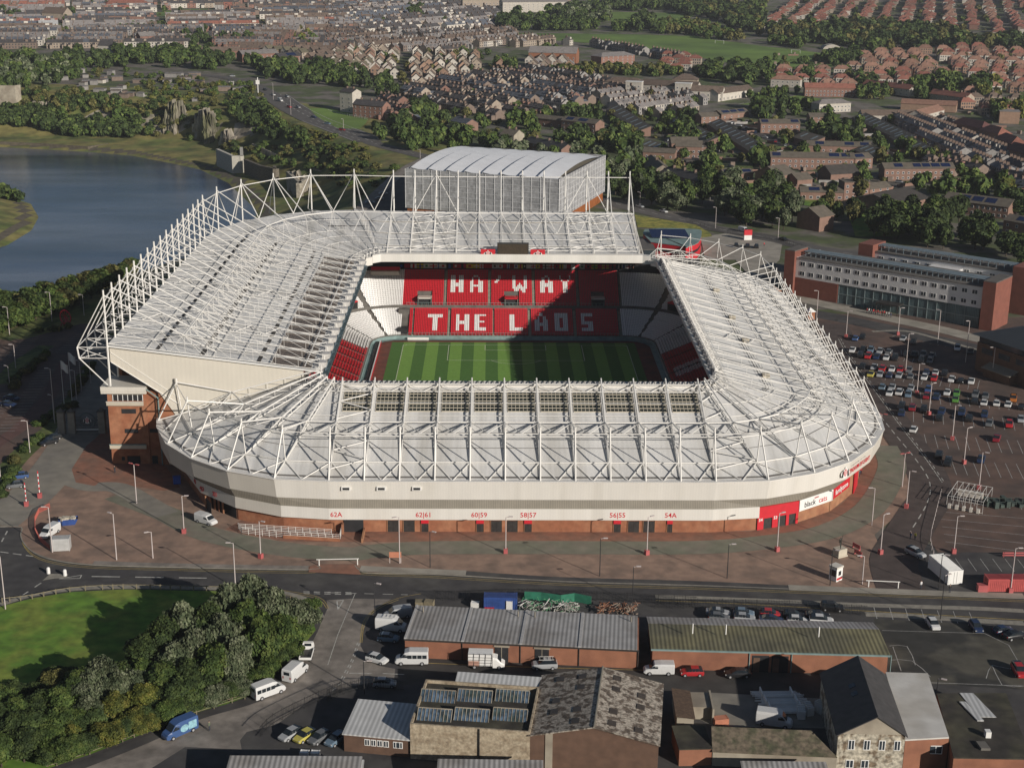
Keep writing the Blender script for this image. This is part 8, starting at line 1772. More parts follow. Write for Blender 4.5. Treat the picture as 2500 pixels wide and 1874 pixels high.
V=[(b1(1238,190),ang(b1(1190,175),b1(1290,205)),'white','van','white van parked beside the stadium south west doors'),
(b1(300,262),ang(b1(340,225),b1(250,280)),'white','van','white van behind the site cabin inside the red barrier'),
(c4(320,1165),ang(c4(380,1150),c4(250,1180)),'black','hatch','black car under the gates, upper of two'),(c4(292,1192),ang(c4(350,1180),c4(240,1205)),'black','saloon','black car under the gates, lower of two'),
(c4(120,1395),ang(c4(170,1390),c4(70,1400)),'blue','hatch','blue hatchback beside the left edge hedge'),(c4(92,1450),ang(c4(140,1445),c4(50,1455)),'grey','hatch','dark grey hatchback just below the blue one by the hedge'),
(c4(72,925),ang(c4(20,915),c4(120,930)),'navy','saloon','dark blue car in the left car park, upper of two'),(c4(50,962),ang(c4(0,955),c4(100,968)),'navy','saloon','dark blue car in the left car park, lower of two'),
(b1(1775,1108),ang(b1(1715,1140),b1(1820,1050)),'white','highvan','white high roofed van parked above the minibus'),
(b1(1080,1455),ang(b1(1160,1410),b1(1000,1480)),'blue','highvan','blue liveried van parked beside the hedge'),
(b1(1742,1475),ang(b1(1780,1430),b1(1690,1480)),'silver','hatch','silver hatchback, leftmost of four by the small shed'),(b1(1830,1485),ang(b1(1870,1440),b1(1780,1490)),'yellow','hatch','pale yellow car second of four by the small shed'),(b1(1915,1495),ang(b1(1955,1450),b1(1870,1500)),'grey','hatch','dark grey car third of four by the small shed'),(b1(2015,1505),ang(b1(2050,1460),b1(1975,1510)),'steel blue','hatch','blue grey car nearest the small shed'),
(b2(420,755),ang(b2(480,745),b2(350,760)),'silver','van','pale blue van, upper of two beside the workshop end'),(b2(385,830),ang(b2(310,825),b2(460,838)),'white','highvan','white van with roof rack beside the workshop end'),(b2(365,895),ang(b2(300,890),b2(440,900)),'steel blue','hatch','blue grey hatchback below the two vans'),
(b2(297,1022),ang(b2(240,1005),b2(350,1035)),'white','hatch','small white car at the lane entrance'),
(b2(1300,1058),ang(b2(1370,1055),b2(1225,1058)),'silver','suv','silver people carrier with roof bars outside the workshops'),
(b2(1985,1090),ang(b2(2070,1090),b2(1890,1088)),'white','van','white panel van between the two brick sheds'),(b3(218,1100),ang(b3(280,1098),b3(150,1098)),'red','hatch','bright red hatchback right of the white panel van'),
(b3(492,1108),ang(b3(580,1105),b3(410,1108)),'black','saloon','black saloon in shadow below the olive shed doors'),(b2(342,1168),ang(b2(265,1160),b2(420,1160)),'silver','hatch','silver car behind railings below the lane'),
(b3(1560,385),ang(b3(1500,345),b3(1620,400)),'silver','suv','silver car driving out of the car park'),(b3(1665,812),ang(b3(1640,760),b3(1690,830)),'white','hatch','white car in the corner parking bays'),(b3(1922,828),ang(b3(1900,780),b3(1945,840)),'navy','hatch','navy car in the corner parking bays'),(b3(2088,850),ang(b3(2040,845),b3(2130,830)),'navy','hatch','navy car at the right edge of the corner yard'),(b3(2155,880),ang(b3(2100,880),b3(2210,860)),'black','saloon','black car at the right edge of the corner yard'),(b3(2180,1095),ang(b3(2150,1030),b3(2200,1110)),'red','suv','red car in shadow at the right edge'),
(b3(712,1400),ang(b3(590,1370),b3(840,1405)),'white','highvan','white van among the pole stacks in the yard'),
(c2(1872,1245),ang(c2(1840,1235),c2(1900,1248)),'silver','saloon','silver car on the road behind the stadium, left one'),(c2(2015,1275),ang(c2(1980,1262),c2(2050,1280)),'white','saloon','white car on the road behind the stadium, right one'),(c3(530,1392),ang(c3(490,1382),c3(570,1400)),'white','van','white van on the road beyond the plaza'),(c3(770,1445),ang(c3(740,1435),c3(800,1450)),'black','saloon','black car on the road behind the hotel'),
(c3(485,1482),1.4,'black','suv','black car on the pale plaza, leftmost'),(c3(552,1485),1.4,'black','suv','black car on the pale plaza, middle'),(c3(605,1488),1.4,'black','suv','black car on the pale plaza, right'),
(c1(1395,462),0,'silver','suv','silver car at the far end of the curving main road'),(c1(1590,545),-1.,'black','suv','black car leading on the dual carriageway'),(c1(1640,575),-1.,'white','suv','white car on the dual carriageway behind the black one'),(c1(1682,610),-1,'white','highvan','white van on the dual carriageway'),(c1(1735,648),-.9,'red','suv','red car on the dual carriageway'),(c1(1788,650),-.9,'silver','suv','silver car on the outer lane of the dual carriageway'),(c1(1722,585),-1,'silver','suv','pale car higher on the outer lane'),(c1(1882,710),-.7,'navy','suv','navy car beside the roadside lawn'),(c1(1965,748),-.6,'steel blue','suv','blue grey car below the roadside lawn'),(c1(2052,785),-.6,'crimson','suv','crimson car below the roadside lawn'),
(c2(255,1222),.3,'steel blue','saloon','car in the shaded yard left of the arena, lowest'),(c2(312,1200),.3,'grey','saloon','grey car in the shaded yard left of the arena'),(c2(335,1168),.3,'silver','saloon','pale car in the shaded yard left of the arena, highest')]
bk=[(375,742,'silver','saloon'),(530,745,'steel blue','hatch'),(690,750,'red','hatch'),(830,758,'black','hatch'),(975,760,'black','saloon'),(1060,712,'black','suv')]
for i,(x,y,c,kd) in enumerate(bk): V.append((b3(x,y),ang(b3(x-60,y),b3(x+60,y+8)),c,kd,'%s car behind the olive shed, rear row, %s from the left'%(c,ORD[i])))
bk=[(382,772,'grey','hatch'),(535,775,'silver','hatch'),(695,785,'navy','saloon'),(852,790,'white','hatch'),(995,792,'white','suv')]
for i,(x,y,c,kd) in enumerate(bk): V.append((b3(x,y),ang(b3(x-60,y),b3(x+60,y+8)),c,kd,'%s car behind the olive shed, front row, %s from the left'%(c,ORD[i])))
for i,(cf,x,y,c) in enumerate(sorted(EC,key=lambda t:t[0](t[1],t[2])[0])): V.append((cf(x,y),rv.choice([.2,-.9,1.4,-.7]),c,'suv','%s car parked on the estate streets, %s of them from the left'%(c,ordn(i))))
for p,a,c,kd,lb in V:
    P0=GR(p); z=float(ramp(P0[1]))+(.13 if P0[1]>130 else .1); near=P0[1]<-90; o=vehicle(P0,a,c,kd,lb,lights=near,z=z)
    if 'roof rack' in lb or 'roof bars' in lb:
        mb=MB(); h_=2.62 if kd=='highvan' else 1.7
        for y in (-.6,.6): mb.tube((-1.6,y,h_+.12),(1.,y,h_+.12),.04,0,4)
        for x in (-1.4,-.7,0,.8): mb.tube((x,-.65,h_+.12),(x,.65,h_+.12),.04,0,4)
        mb.build('roof_rack',m_steel,o)
    if 'liveried' in lb:
        for s in (-1,1): mb=MB(); n=14; mb.add([(-.3+.75*math.cos(2*math.pi*i/n),s*1.012,1.35+.62*math.sin(2*math.pi*i/n)) for i in range(n)],[tuple(range(n))[::-s]]); mb.box(-2.5,-1.05,s*1.005-.004,s*1.005+.004,.8,2.1); mb.build('livery_panel',mat('pale_blue_livery',(.25,.45,.52),.5,.3,2),o)
# minibuses, glazier truck, flatbed
def minibus(p,a,lb,rail=True):
    o=vehicle(p,a,'white','highvan',lb,cat='minibus',lights=True); o.name='minibus'
    mb=MB()
    for s in (-1,1):
        for i in range(4): mb.box(-2.6+i*.85,-1.85+i*.85,s*1.0-.02,s*1.0+.02,1.35,2.0)
    mb.build('side_windows',m_glz,o); return o
minibus(GR(b1(1612,1220)),ang(b1(1520,1250),b1(1710,1180)),'long white minibus parked below the white van'); o=minibus(GR(b2(505,1030)),ang(b2(610,1030),b2(400,1030)),'white minibus outside the left end of the workshops')
text_obj('co-operative',.32,(-1.2,-1.03,2.2),mat('livery_blue',(.03,.08,.35),.5,.1,1),o,rz=0)
A=GR(b2(950,1052)); a=ang(b2(850,1050),b2(1050,1056)); o=empty('glazier_truck',(A[0],A[1],.1),a,'white glazier truck with glass racks outside the workshops','truck'); mb=MB()
loft(mb,[(1.2,.3,2.2,.9,.95,.85),(1.9,.3,2.1,.9,.95,.8),(2.6,.3,1.3,.9,.93,.8),(3.2,.35,1.0,.8,.85,.7)]); mb.box(-3.,1.15,-1.1,1.1,.7,2.9); mb.build('body',m_white,o)
mb=MB(); mb.add([(1.98,-.78,2.02),(1.98,.78,2.02),(2.62,.82,1.38),(2.62,-.82,1.38)],[(3,2,1,0)]); mb.build('windscreen',m_glz,o)
mb=MB()
for z in (.9,1.4,1.9,2.4,3.0): mb.tube((-3,-1.3,z),(1.1,-1.3,z),.04,0,4)
for x in (-3,-2,-1,0,1.1): mb.tube((x,-1.35,.7),(x,-1.15,3.1),.04,0,4)
mb.build('glass_rack',m_door,o)
mb=MB(); mb.box(-2.9,-1.1,-1.28,-1.24,.8,1.7); mb.build('glass_panel',mat('pink_board',(.45,.26,.2),.6,.1,1),o)
for sx in (-1.9,2.3):
    for sy in (-.9,.9): c=bpy.data.objects.new('wheel',VP['highvan']['w']); scene.collection.objects.link(c); c.parent=o; c.location=(sx,sy,.36)
A=GR(b1(1845,985)); a=ang(b1(1825,1020),b1(1860,900)); o=empty('flatbed_truck',(A[0],A[1],.08),a,'white flatbed truck with empty dark bed under the tree','truck'); mb=MB()
loft(mb,[(1.0,.3,2.0,.9,.95,.85),(1.6,.3,2.0,.9,.95,.8),(2.2,.3,1.3,.9,.93,.8),(2.7,.35,1.0,.8,.85,.7)]); mb.box(-2.8,.95,-1.05,-1.,.7,1.15); mb.box(-2.8,.95,1.,1.05,.7,1.15); mb.box(-2.85,-2.8,-1.05,1.05,.7,1.15); mb.build('body',m_white,o)
mb=MB(); mb.box(-2.8,.95,-1.,1.,.6,.72); mb.build('load_bed',m_door,o); mb=MB(); mb.box(.96,1.0,-.6,.6,1.35,1.85); mb.build('rear_window',m_glz,o)
for sx in (-1.8,1.9):
    for sy in (-.9,.9): c=bpy.data.objects.new('wheel',VP['highvan']['w']); scene.collection.objects.link(c); c.parent=o; c.location=(sx,sy,.36)
# ================================================================ lamp posts
m_post=mat('pinkish_white_post',(.52,.46,.44),.5,.06,1.); m_bpost=mat('black_post',(.03,.03,.032),.5,.1,1.); m_pink=mat('red_post_base',(.42,.10,.10),.6,.1,1.)
def lamp(b,t,lb,kind='w',name='lamp_post',rz=None):
    A=GR(b); z0=float(ramp(A[1])); h=max(2.,VY(t,A[1])[2]-z0); h=min(h,16)
    o=empty(name,(A[0],A[1],z0+.08),rz if rz is not None else 0.,lb,'lamp post','lamp posts'); m_=m_bpost if kind=='b' else m_post; r=.12 if kind!='b' else .10
    mb=MB(); mb.tube((0,0,0),(0,0,h),r,0,7,r*.7); mb.build('post',m_,o)
    if kind=='w': mb=MB(); mb.box(-.4,.4,-.4,.4,0,1.0); mb.build('base_box',m_pink,o)
    if kind=='d': hd=[(-1,m_pink),(1,m_pink)]
    elif kind=='w': hd=[(1,m_post)]
    elif kind=='b': hd=[(1,m_post)]
    else: hd=[(-1,m_post)]
    for s,mm in hd:
        mb=MB(); mb.tube((0,0,h-.05),(s*.7,0,h+.12),.06,0,5); mb.box(min(s*.5,s*1.4),max(s*.5,s*1.4),-.17,.17,h+.05,h+.2,0); mb.build('lamp_head',mm,o)
    return o
LP=[(b1(700,410),b1(680,135),'s','tall lamp post on the paved forecourt, left of the short white post'),(b1(315,365),b1(285,95),'s','lamp post rising beside the site cabin'),(b1(1105,250),b1(1093,28),'w','red based lamp post left of the white van shadow'),(b1(1565,400),b1(1543,178),'w','red based lamp post below the ramp railings'),(b1(918,400),b1(912,243),'n','short white camera post on the forecourt'),(c4(820,1545),c4(797,1312),'d','lamp post with double pink head left of the brick tower shadow'),(b1(1413,575),b1(1400,310),'s','lamp post at the top edge of the grass island'),(b1(33,705),b1(8,390),'s','lamp post at the very left edge by the grass'),
(c4(58,535),c4(45,370),'s','lamp post beside the trees at the far left'),(c4(312,455),c4(297,280),'s','lamp post behind the red winding wheel'),(c4(505,420),c4(500,295),'n','lamp post between the wheel and the west stand'),(c4(95,735),c4(83,595),'s','lamp post among the left car park bays'),(c4(60,855),c4(50,725),'s','lamp post by the left edge hedge'),(c4(180,1240),c4(155,1052),'s','lamp post beside the curving red lane'),(c4(330,1065),c4(312,738),'n','tall mast left of the first flag'),(c4(460,920),c4(443,750),'n','white post right of the flags'),(c4(490,875),c4(478,690),'n','white post nearest the outer stay'),(c4(545,825),c4(533,650),'n','white post behind the stadium stay'),(c4(325,1045),c4(305,900),'n','pink topped post below the masts'),(c4(5,1410),c4(0,1270),'s','lamp post cut by the left edge'),
(b2(432,430),b2(430,155),'n','white post beside the orange notice board'),(b2(615,455),b2(617,240),'b','black and white pole at the kerb'),(b2(1068,370),b2(1069,155),'w','red based lamp post in front of gate 58'),(b2(1915,378),b2(1928,155),'w','red based lamp post in front of gate 54A'),(b2(1632,508),b2(1640,283),'b','black pole on the pavers in front of the stadium'),(b2(1828,665),b2(1833,452),'b','black street light behind the workshop row'),(b2(285,805),b2(278,550),'b','black street light at the side road corner'),(b2(220,1215),b2(215,1018),'b','black lamp by the lane entrance'),
(b3(730,358),b3(745,132),'w','red based lamp post in front of the red gates'),(b3(1298,205),c6(1310,1455),'n','white post below the family sign'),(b3(1350,375),b3(1366,140),'w','red based lamp post at the forecourt corner'),(b3(1240,555),b3(1255,388),'n','white post beside the lower height barrier'),(b3(430,520),b3(443,318),'b','slim black pole left of the statue'),(b3(1048,562),b3(1065,350),'b','black pole behind the white kiosk'),(b3(1790,370),b3(1808,150),'w','pink lamp post behind the white container'),(b3(1700,590),b3(1715,378),'b','black pole in front of the white container'),(b3(1710,765),b3(1730,505),'b','tall black street light above the corner bays'),(b3(2130,605),b3(2163,342),'w','pink lamp post at the red container'),(b3(1505,100),c6(1520,1352),'w','white post at the outer forecourt edge'),(b3(1690,1190),b3(1690,1122),'b','small black lamp above the dark flat roof'),
(c6(965,455),c6(985,272),'s','lamp post beside the little red kiosk by the hotel road'),(c6(1143,550),c6(1160,392),'w','lamp post left of the first parked cars'),(c6(1455,535),c6(1465,375),'w','lamp post in front of the hotel entrance'),(c6(1693,583),c6(1712,388),'s','lamp post on the hotel road, right'),(c6(1500,760),c6(1521,530),'w','mast in the second row of cars'),(c6(1568,890),c6(1580,708),'w','mast in the third row of cars'),(c6(1640,1015),c6(1656,828),'w','mast in the fourth row of cars'),(c6(1780,1165),c6(1798,958),'w','mast at the fifth row of bays'),(c6(1850,1308),c6(1866,1095),'w','mast at the sixth row of bays'),(c6(1940,1460),c6(1961,1240),'w','mast at the steel cage'),(c6(1348,1130),c6(1353,1010),'d','lamp post right against the stadium east bend'),(c6(1480,1445),c6(1495,1247),'d','lamp post on the green paving by the east road'),(c6(1860,700),c6(1886,452),'s','tall lamp post before the dark office'),(c6(2018,795),c6(2036,612),'s','lamp post at the corner of the dark office'),
(c3(360,1370),c3(368,1245),'s','lamp post at the meadow road'),(c3(735,1440),c3(745,1310),'s','lamp post on the road behind the hotel tower'),(c2(1872,1240),c2(1878,1155),'s','lamp post beside the arena end road'),(c1(1640,600),c1(1640,500),'n','lamp post on the dual carriageway centre'),(c1(1745,690),c1(1745,590),'n','lamp post on the lower carriageway edge'),(c2(95,780),c2(95,715),'n','lamp post on the roadside lawn'),(c2(555,950),c2(556,900),'n','lamp post left of the arena corner')]
for b,t,k,lb in LP: lamp(b,t,lb,k,rz=rv.choice([0,0,.4,-.5]))
# cctv tower on the carriageway, flags, barrier poles
A=GR(c1(1548,560)); z0=float(ramp(A[1])); h=VY(c1(1545,465),A[1])[2]-z0; o=empty('mast_sign',(A[0],A[1],z0),0,'tall white mast at the top of the dual carriageway','mast'); mb=MB(); mb.tube((0,0,0),(0,0,h),.4); mb.box(-1.4,1.4,-.3,.3,h-5,h-2); mb.build('mast',m_steel,o)
for k,(b,t) in enumerate(((c4(388,985),c4(362,690)),(c4(433,935),c4(408,640)))):
    A=GR(b); h=VY(t,A[1])[2]; o=empty('flag_pole',(A[0],A[1],.1),0,('front' if k==0 else 'rear')+' white flag on a tall pole beside the gates','flag','flags beside the gates'); mb=MB(); mb.tube((0,0,0),(0,0,h),.1,0,6,.06); mb.build('pole',m_steel,o)
    mb=MB(); n=6
    for i in range(n): x0,x1=.1+i*.28,.1+(i+1)*.28; y0,y1=.25*math.sin(i*1.1),.25*math.sin((i+1)*1.1); dz0,dz1=i*.22,(i+1)*.22; mb.add([(x0,y0,h-dz0),(x1,y1,h-dz1),(x1,y1,h-2.3-dz1),(x0,y0,h-2.3-dz0),(x0,y0+.03,h-dz0),(x1,y1+.03,h-dz1),(x1,y1+.03,h-2.3-dz1),(x0,y0+.03,h-2.3-dz0)],[(0,1,2,3),(7,6,5,4),(0,4,5,1),(3,2,6,7)])
    mb.build('flag',m_white,o)
for k,(b,t) in enumerate(((c4(160,1562),c4(148,1422)),(c4(240,1512),c4(233,1352)))):
    A=GR(b); h=VY(t,A[1])[2]; o=empty('barrier_post',(A[0],A[1],.1),0,('lower' if k==0 else 'upper')+' red and white banded barrier pole with red base by the left entrance','barrier','barrier poles at the entrance'); mb=MB()
    n=10
    for i in range(n): mb.tube((0,0,h*i/n),(0,0,h*(i+1)/n),.11,i%2,6)
    mb.build('pole',[m_white,m_red],o); mb=MB(); mb.box(-.4,.4,-.4,.4,0,1.1); mb.build('base',m_pink,o)
# gates and pillars
for k,(x,y) in enumerate(((375,1125),(437,1125),(617,1122))):
    A=GR(c4(x,y)); o=empty('gate_pillar',(A[0],A[1],.08),0,'pale banded gate pillar, %s from the left'%ORD[k],'pillar','gate pillars'); mb=MB(); mb.box(-.8,.8,-.7,.7,0,5.6); 
    for i in range(6): mb.box(-.86,.86,-.76,.76,.4+i*.85,.8+i*.85)
    mb.build('shaft',mat('pillar_stone',(.30,.27,.23),.9,.15,1),o); mb=MB(); mb.box(-1.,1.,-.9,.9,5.6,5.9); mb.add([(-.7,-.6,5.9),(.7,-.6,5.9),(.7,.6,5.9),(-.7,.6,5.9),(0,0,6.7)],[(0,1,4),(1,2,4),(2,3,4),(3,0,4)]); mb.build('cap',m_conc,o)
A=GR(c4(455,1122)); B=GR(c4(603,1120)); L,rz=frame_from(A,B); o=empty('iron_gate',(A[0],A[1],.1),rz,'black iron gates with a round emblem between pale pillars','gate'); mb=MB()
for i in range(int(L/.28)): x=i*.28; mb.tube((x,0,.1),(x,0,3.4+1.2*abs(x-L/2)/(L/2)),.05,0,4)
for z in (.3,1.9,3.2): mb.tube((0,0,z),(L,0,z),.07,0,4)
mb.build('gate_leaf',m_black,o); mb=MB(); n=20; R_=1.9
for i in range(n): a0,a1=2*math.pi*i/n,2*math.pi*(i+1)/n; mb.tube((L/2+R_*math.cos(a0),-.1,3.2+R_*math.sin(a0)),(L/2+R_*math.cos(a1),-.1,3.2+R_*math.sin(a1)),.22,0,5)
mb.build('emblem_ring',mat('gate_grey',(.12,.14,.15),.6,.1,1),o); crest((L/2,-.05,3.2),2.,2.2,0,o); mb=MB(); mb.box(0,L,-.12,-.05,.7,.95); mb.build('gate_rail',m_white,o)
# red winding wheel
A=GR(c4(397,485)); h=VY(c4(397,395),A[1])[2]; R_=h*.46; o=empty('winding_wheel',(A[0],A[1],.05),-.5,'red colliery winding wheel monument in the planting','monument'); mb=MB(); n=22
for i in range(n):
    a0,a1=2*math.pi*i/n,2*math.pi*(i+1)/n; mb.tube((R_*math.cos(a0),0,R_+.8+R_*math.sin(a0)),(R_*math.cos(a1),0,R_+.8+R_*math.sin(a1)),.2,0,5)
    if i%2==0: mb.tube((0,0,R_+.8),(R_*math.cos(a0),0,R_+.8+R_*math.sin(a0)),.07,0,4)
mb.build('wheel_rim',m_red,o); mb=MB()
for s in (-1,1): mb.tube((s*1.8,-.6,0),(0,-.4,R_+.8),.2,0,5); mb.tube((s*1.8,.6,0),(0,.4,R_+.8),.2,0,5)
mb.build('stand',m_pink,o)
# ramp railings by 62A
P0=[GR(p) for p in (b1(1430,228),b1(1450,255),b1(1700,280),b1(2040,300),b1(2052,235))]; P1=[GR(p) for p in (b1(1430,228),b1(1560,235),b1(1990,262))]
O=P0[0]; o=empty('ramp_railing',(O[0],O[1],.1),0,'white railings round the sunken ramp beside the stadium wall','railing')
for nm,PP,h in (('railing',P0,1.5),('inner_railing',P1,1.3)):
    mb=MB()
    for a,b in zip(PP[:-1],PP[1:]):
        a=(a[0]-O[0],a[1]-O[1]);b=(b[0]-O[0],b[1]-O[1]); L=math.hypot(b[0]-a[0],b[1]-a[1]); n=max(1,int(L/1.4))
        for i in range(n+1): t=i/n; x,y=a[0]+(b[0]-a[0])*t,a[1]+(b[1]-a[1])*t; mb.tube((x,y,0),(x,y,h),.06,0,4)
        for z in (h,h*.75,h*.5,h*.25): mb.tube((*a,z),(*b,z),.045,0,4)
    mb.build(nm,m_steel,o)
mb=MB(); mb.wall((P0[2][0]-O[0],P0[2][1]-O[1]-.2),(P0[3][0]-O[0],P0[3][1]-O[1]-.2),0,.7,.3); mb.build('low_wall',m_brick,o)
# height barriers
for k,(a,b) in enumerate(((b1(1915,445),b1(2145,440)),(b3(1277,572),b3(1455,580)))):
    A=GR(a);B=GR(b);L,rz=frame_from(A,B); o=empty('height_barrier',(A[0],A[1],.1),rz,('left' if k==0 else 'right')+' white height barrier across the forecourt entrance','barrier','height barriers'); mb=MB(); mb.tube((0,0,0),(0,0,1.3),.13); mb.tube((L,0,0),(L,0,1.3),.13); mb.build('post',m_steel,o); mb=MB(); mb.tube((-.5,0,1.3),(L+.3,0,1.3),.1); mb.build('bar',m_steel,o)
# notice board, kiosk, statue, skip, barriers
A=GR(b2(370,430)); o=empty('notice_board',(A[0],A[1],.1),0,'orange notice board on two legs at the forecourt edge','sign'); mb=MB(); mb.box(0,2.4,-.06,.06,1.2,2.4); mb.build('board',mat('orange_board',(.50,.20,.12),.6,.1,1),o)
for x in (.1,2.3): mb=MB(); mb.box(x-.06,x+.06,-.05,.05,0,1.2); mb.build('leg',m_post,o)
A=GR(b3(1080,528)); o=empty('ticket_kiosk',(A[0],A[1],.1),math.radians(38),'small white kiosk with dark hatch standing on the brown paving','kiosk'); mb=MB(); mb.box(-.9,.9,-.9,.9,0,2.7); mb.build('cabin',m_white,o); mb=MB(); mb.box(-1.,1.,-1.,1.,2.7,3.05); mb.build('roof',m_fasciaf,o); mb=MB(); mb.box(-.35,.4,-.95,-.88,1.2,2.1); mb.build('hatch',m_dark,o); mb=MB(); mb.box(-.8,.8,-.93,-.88,.3,.75); mb.build('lettering_panel',m_red,o); mb=MB(); mb.box(-.95,-.88,-.7,.7,1.,2.3); mb.build('poster',m_door,o)
A=GR(b3(1105,385)); o=empty('statue',(A[0],A[1],.1),.5,'dark bronze figure with raised arm on a low plinth','statue'); mb=MB(); mb.box(-1.1,1.1,-.9,.9,0,1.7); mb.box(-1.25,1.25,-1.05,1.05,0,.3); mb.build('plinth',m_mull,o)
m_brz=mat('bronze',(.035,.035,.028),.45,.3,3.,metal=.4)
# figures share one skinned body
def body_mesh(name,mats,pose='stand'):
    me=bpy.data.meshes.new('tmp_body')
    ar=(.28,.0) 
    P_=[(0,0,.93),(0,0,1.18),(0,0,1.42),(0,.01,1.56),(0,.01,1.70),(.10,0,.88),(.12,.02,.48),(.13,0,.06),(.13,.13,.03),(-.10,0,.88),(-.12,-.04,.48),(-.13,-.05,.06),(-.13,.08,.03),(.20,0,1.40),(.27,.0,1.12),(.29,.08,.86),(-.20,0,1.40),(-.27,-.02,1.12),(-.28,.04,.86)]
    if pose=='raise': P_[13:16]=[(.20,0,1.42),(.38,.05,1.66),(.42,.1,1.95)]; P_[10:13]=[(-.2,-.2,.5),(-.28,-.42,.1),(-.28,-.3,.04)]
    E_=[(0,1),(1,2),(2,3),(3,4),(0,5),(5,6),(6,7),(7,8),(0,9),(9,10),(10,11),(11,12),(2,13),(13,14),(14,15),(2,16),(16,17),(17,18)]
    Rr=[.15,.14,.17,.065,.105,.10,.075,.05,.04,.10,.075,.05,.04,.075,.05,.04,.075,.05,.04]
    me.from_pydata(P_,E_,[]); ob=bpy.data.objects.new('tmp_body',me); scene.collection.objects.link(ob)
    md=ob.modifiers.new('s','SKIN'); sv=me.skin_vertices[0].data
    for i,r_ in enumerate(Rr): sv[i].radius=(r_,r_*.8 if i<3 else r_); 
    sv[0].use_root=True; ob.modifiers.new('u','SUBSURF').levels=1
    dg=bpy.context.evaluated_depsgraph_get(); m2=bpy.data.meshes.new_from_object(ob.evaluated_get(dg)); bpy.data.objects.remove(ob); m2.name=name; m2.materials.clear()
    for m_ in mats: m2.materials.append(m_)
    if len(mats)>1:
        for p in m2.polygons: z=p.center.z; ax=abs(p.center.x); p.material_index=(0 if z<.95 and not(ax>.23 and z>.75) else 2 if (z>1.50 or (ax>.23 and z<.92)) else 1); p.use_smooth=True
    return m2
m_skin=mat('skin',(.42,.26,.19),.6,.05,3.); m_hair=mat('hair',(.05,.035,.025),.8,.1,5.); m_jean=mat('dark_trousers',(.03,.035,.05),.8,.1,4.)
bs=bpy.data.objects.new('figure',body_mesh('bronze_figure',[m_brz],'raise')); scene.collection.objects.link(bs); bs.parent=o; bs.location=(0,0,1.68); bs.scale=(1.35,1.35,1.35)
PB={}
def person(p,rz,top,lb,group=None):
    if top not in PB:
        PB[top]=body_mesh('body',[m_jean,mat('top_'+top,{'red':(.5,.03,.04),'navy':(.03,.04,.09),'yellow':(.6,.55,.08),'black':(.02,.02,.02),'green':(.12,.14,.09),'white':(.6,.6,.6)}[top],.8,.1,3.),m_skin])
    P0=GR(p) if len(p)==2 and p[0]>0 else p; o=empty('person',(P0[0],P0[1],float(ramp(P0[1]))+.1),rz,lb,'person',group); b_=bpy.data.objects.new('body',PB[top]); scene.collection.objects.link(b_); b_.parent=o
    mb=MB(); 
    if 'hm' not in PB:
        n=8
        for i in range(3):
            th0,th1=math.pi/2*i/3,math.pi/2*(i+1)/3
            for j in range(n): f0,f1=2*math.pi*j/n,2*math.pi*(j+1)/n; g_=lambda t,f:(.115*math.sin(t)*math.cos(f),-.01+.12*math.sin(t)*math.sin(f),1.70+.12*math.cos(t)); mb.add([g_(th0,f0),g_(th1,f0),g_(th1,f1),g_(th0,f1)],[(0,1,2,3)])
        PB['hm']=mesh_of(mb,'hair',[m_hair])
    h_=bpy.data.objects.new('hair',PB['hm']); scene.collection.objects.link(h_); h_.parent=o; return o
for p,rz_,top,lb in ((b1(1258,1435),1.2,'green','person in green jacket walking behind the blue van'),(b3(1530,288),2.,'navy','person in dark clothes walking on the east road'),(b3(1557,290),2.,'yellow','person in yellow top walking on the east road'),(b3(1592,585),.5,'white','person in white top crossing by the car park exit'),(b3(1765,608),.2,'black','person in black standing on the pavement below the container'),(c4(690,1362),1.,'black','person in black standing below the brick tower'),(c6(1222,1388),.7,'navy','person in navy near the east corner wall'),(c6(1232,1370),.4,'red','person in red near the east corner wall'),(c3(652,1480),0,'red','person in red on the pale plaza')): person(p,rz_,top,lb)
rp=random.Random(4)
for i in range(12): 
    x=1268+i*13; tp=rp.choice(['red','red','red','white','navy']); person(c6(x,405+i*2.2+rp.uniform(-3,5)),rp.uniform(0,6),tp,'person in %s outside the hotel entrance, %s from the left of the group'%(tp,ORD[i]),'people outside the hotel')
A=GR(b1(412,195)); o=empty('skip',(A[0],A[1],.1),.25,'blue skip heaped with rubble on the forecourt','skip'); mb=MB(); mb.add([(-1.3,-.8,0),(1.3,-.8,0),(1.3,.8,0),(-1.3,.8,0),(-2.,-.95,1.3),(2.,-.95,1.3),(2.,.95,1.3),(-2.,.95,1.3)],[(3,2,1,0),(0,1,5,4),(1,2,6,5),(2,3,7,6),(3,0,4,7)]); mb.build('tub',mat('blue_container',(.03,.07,.24)),o)
mb=MB(); 
for i in range(26): x,y=rp.uniform(-1.7,1.4),rp.uniform(-.7,.7); s=rp.uniform(.2,.5); mb.box(-s,s,-s*.6,s*.6,0,s,0,rp.uniform(0,3),(x,y)); k0=len(mb.v)-8; mb.v[k0:]=[(a,b,c+1.1+rp.uniform(0,.02)) for a,b,c in mb.v[k0:]]
tag(mb.build('rubble',m_mull,o),kind='stuff')
pts_=[b1(300,100),b1(235,130),b1(210,180),b1(212,240),b1(240,300),b1(300,350)]; k=0
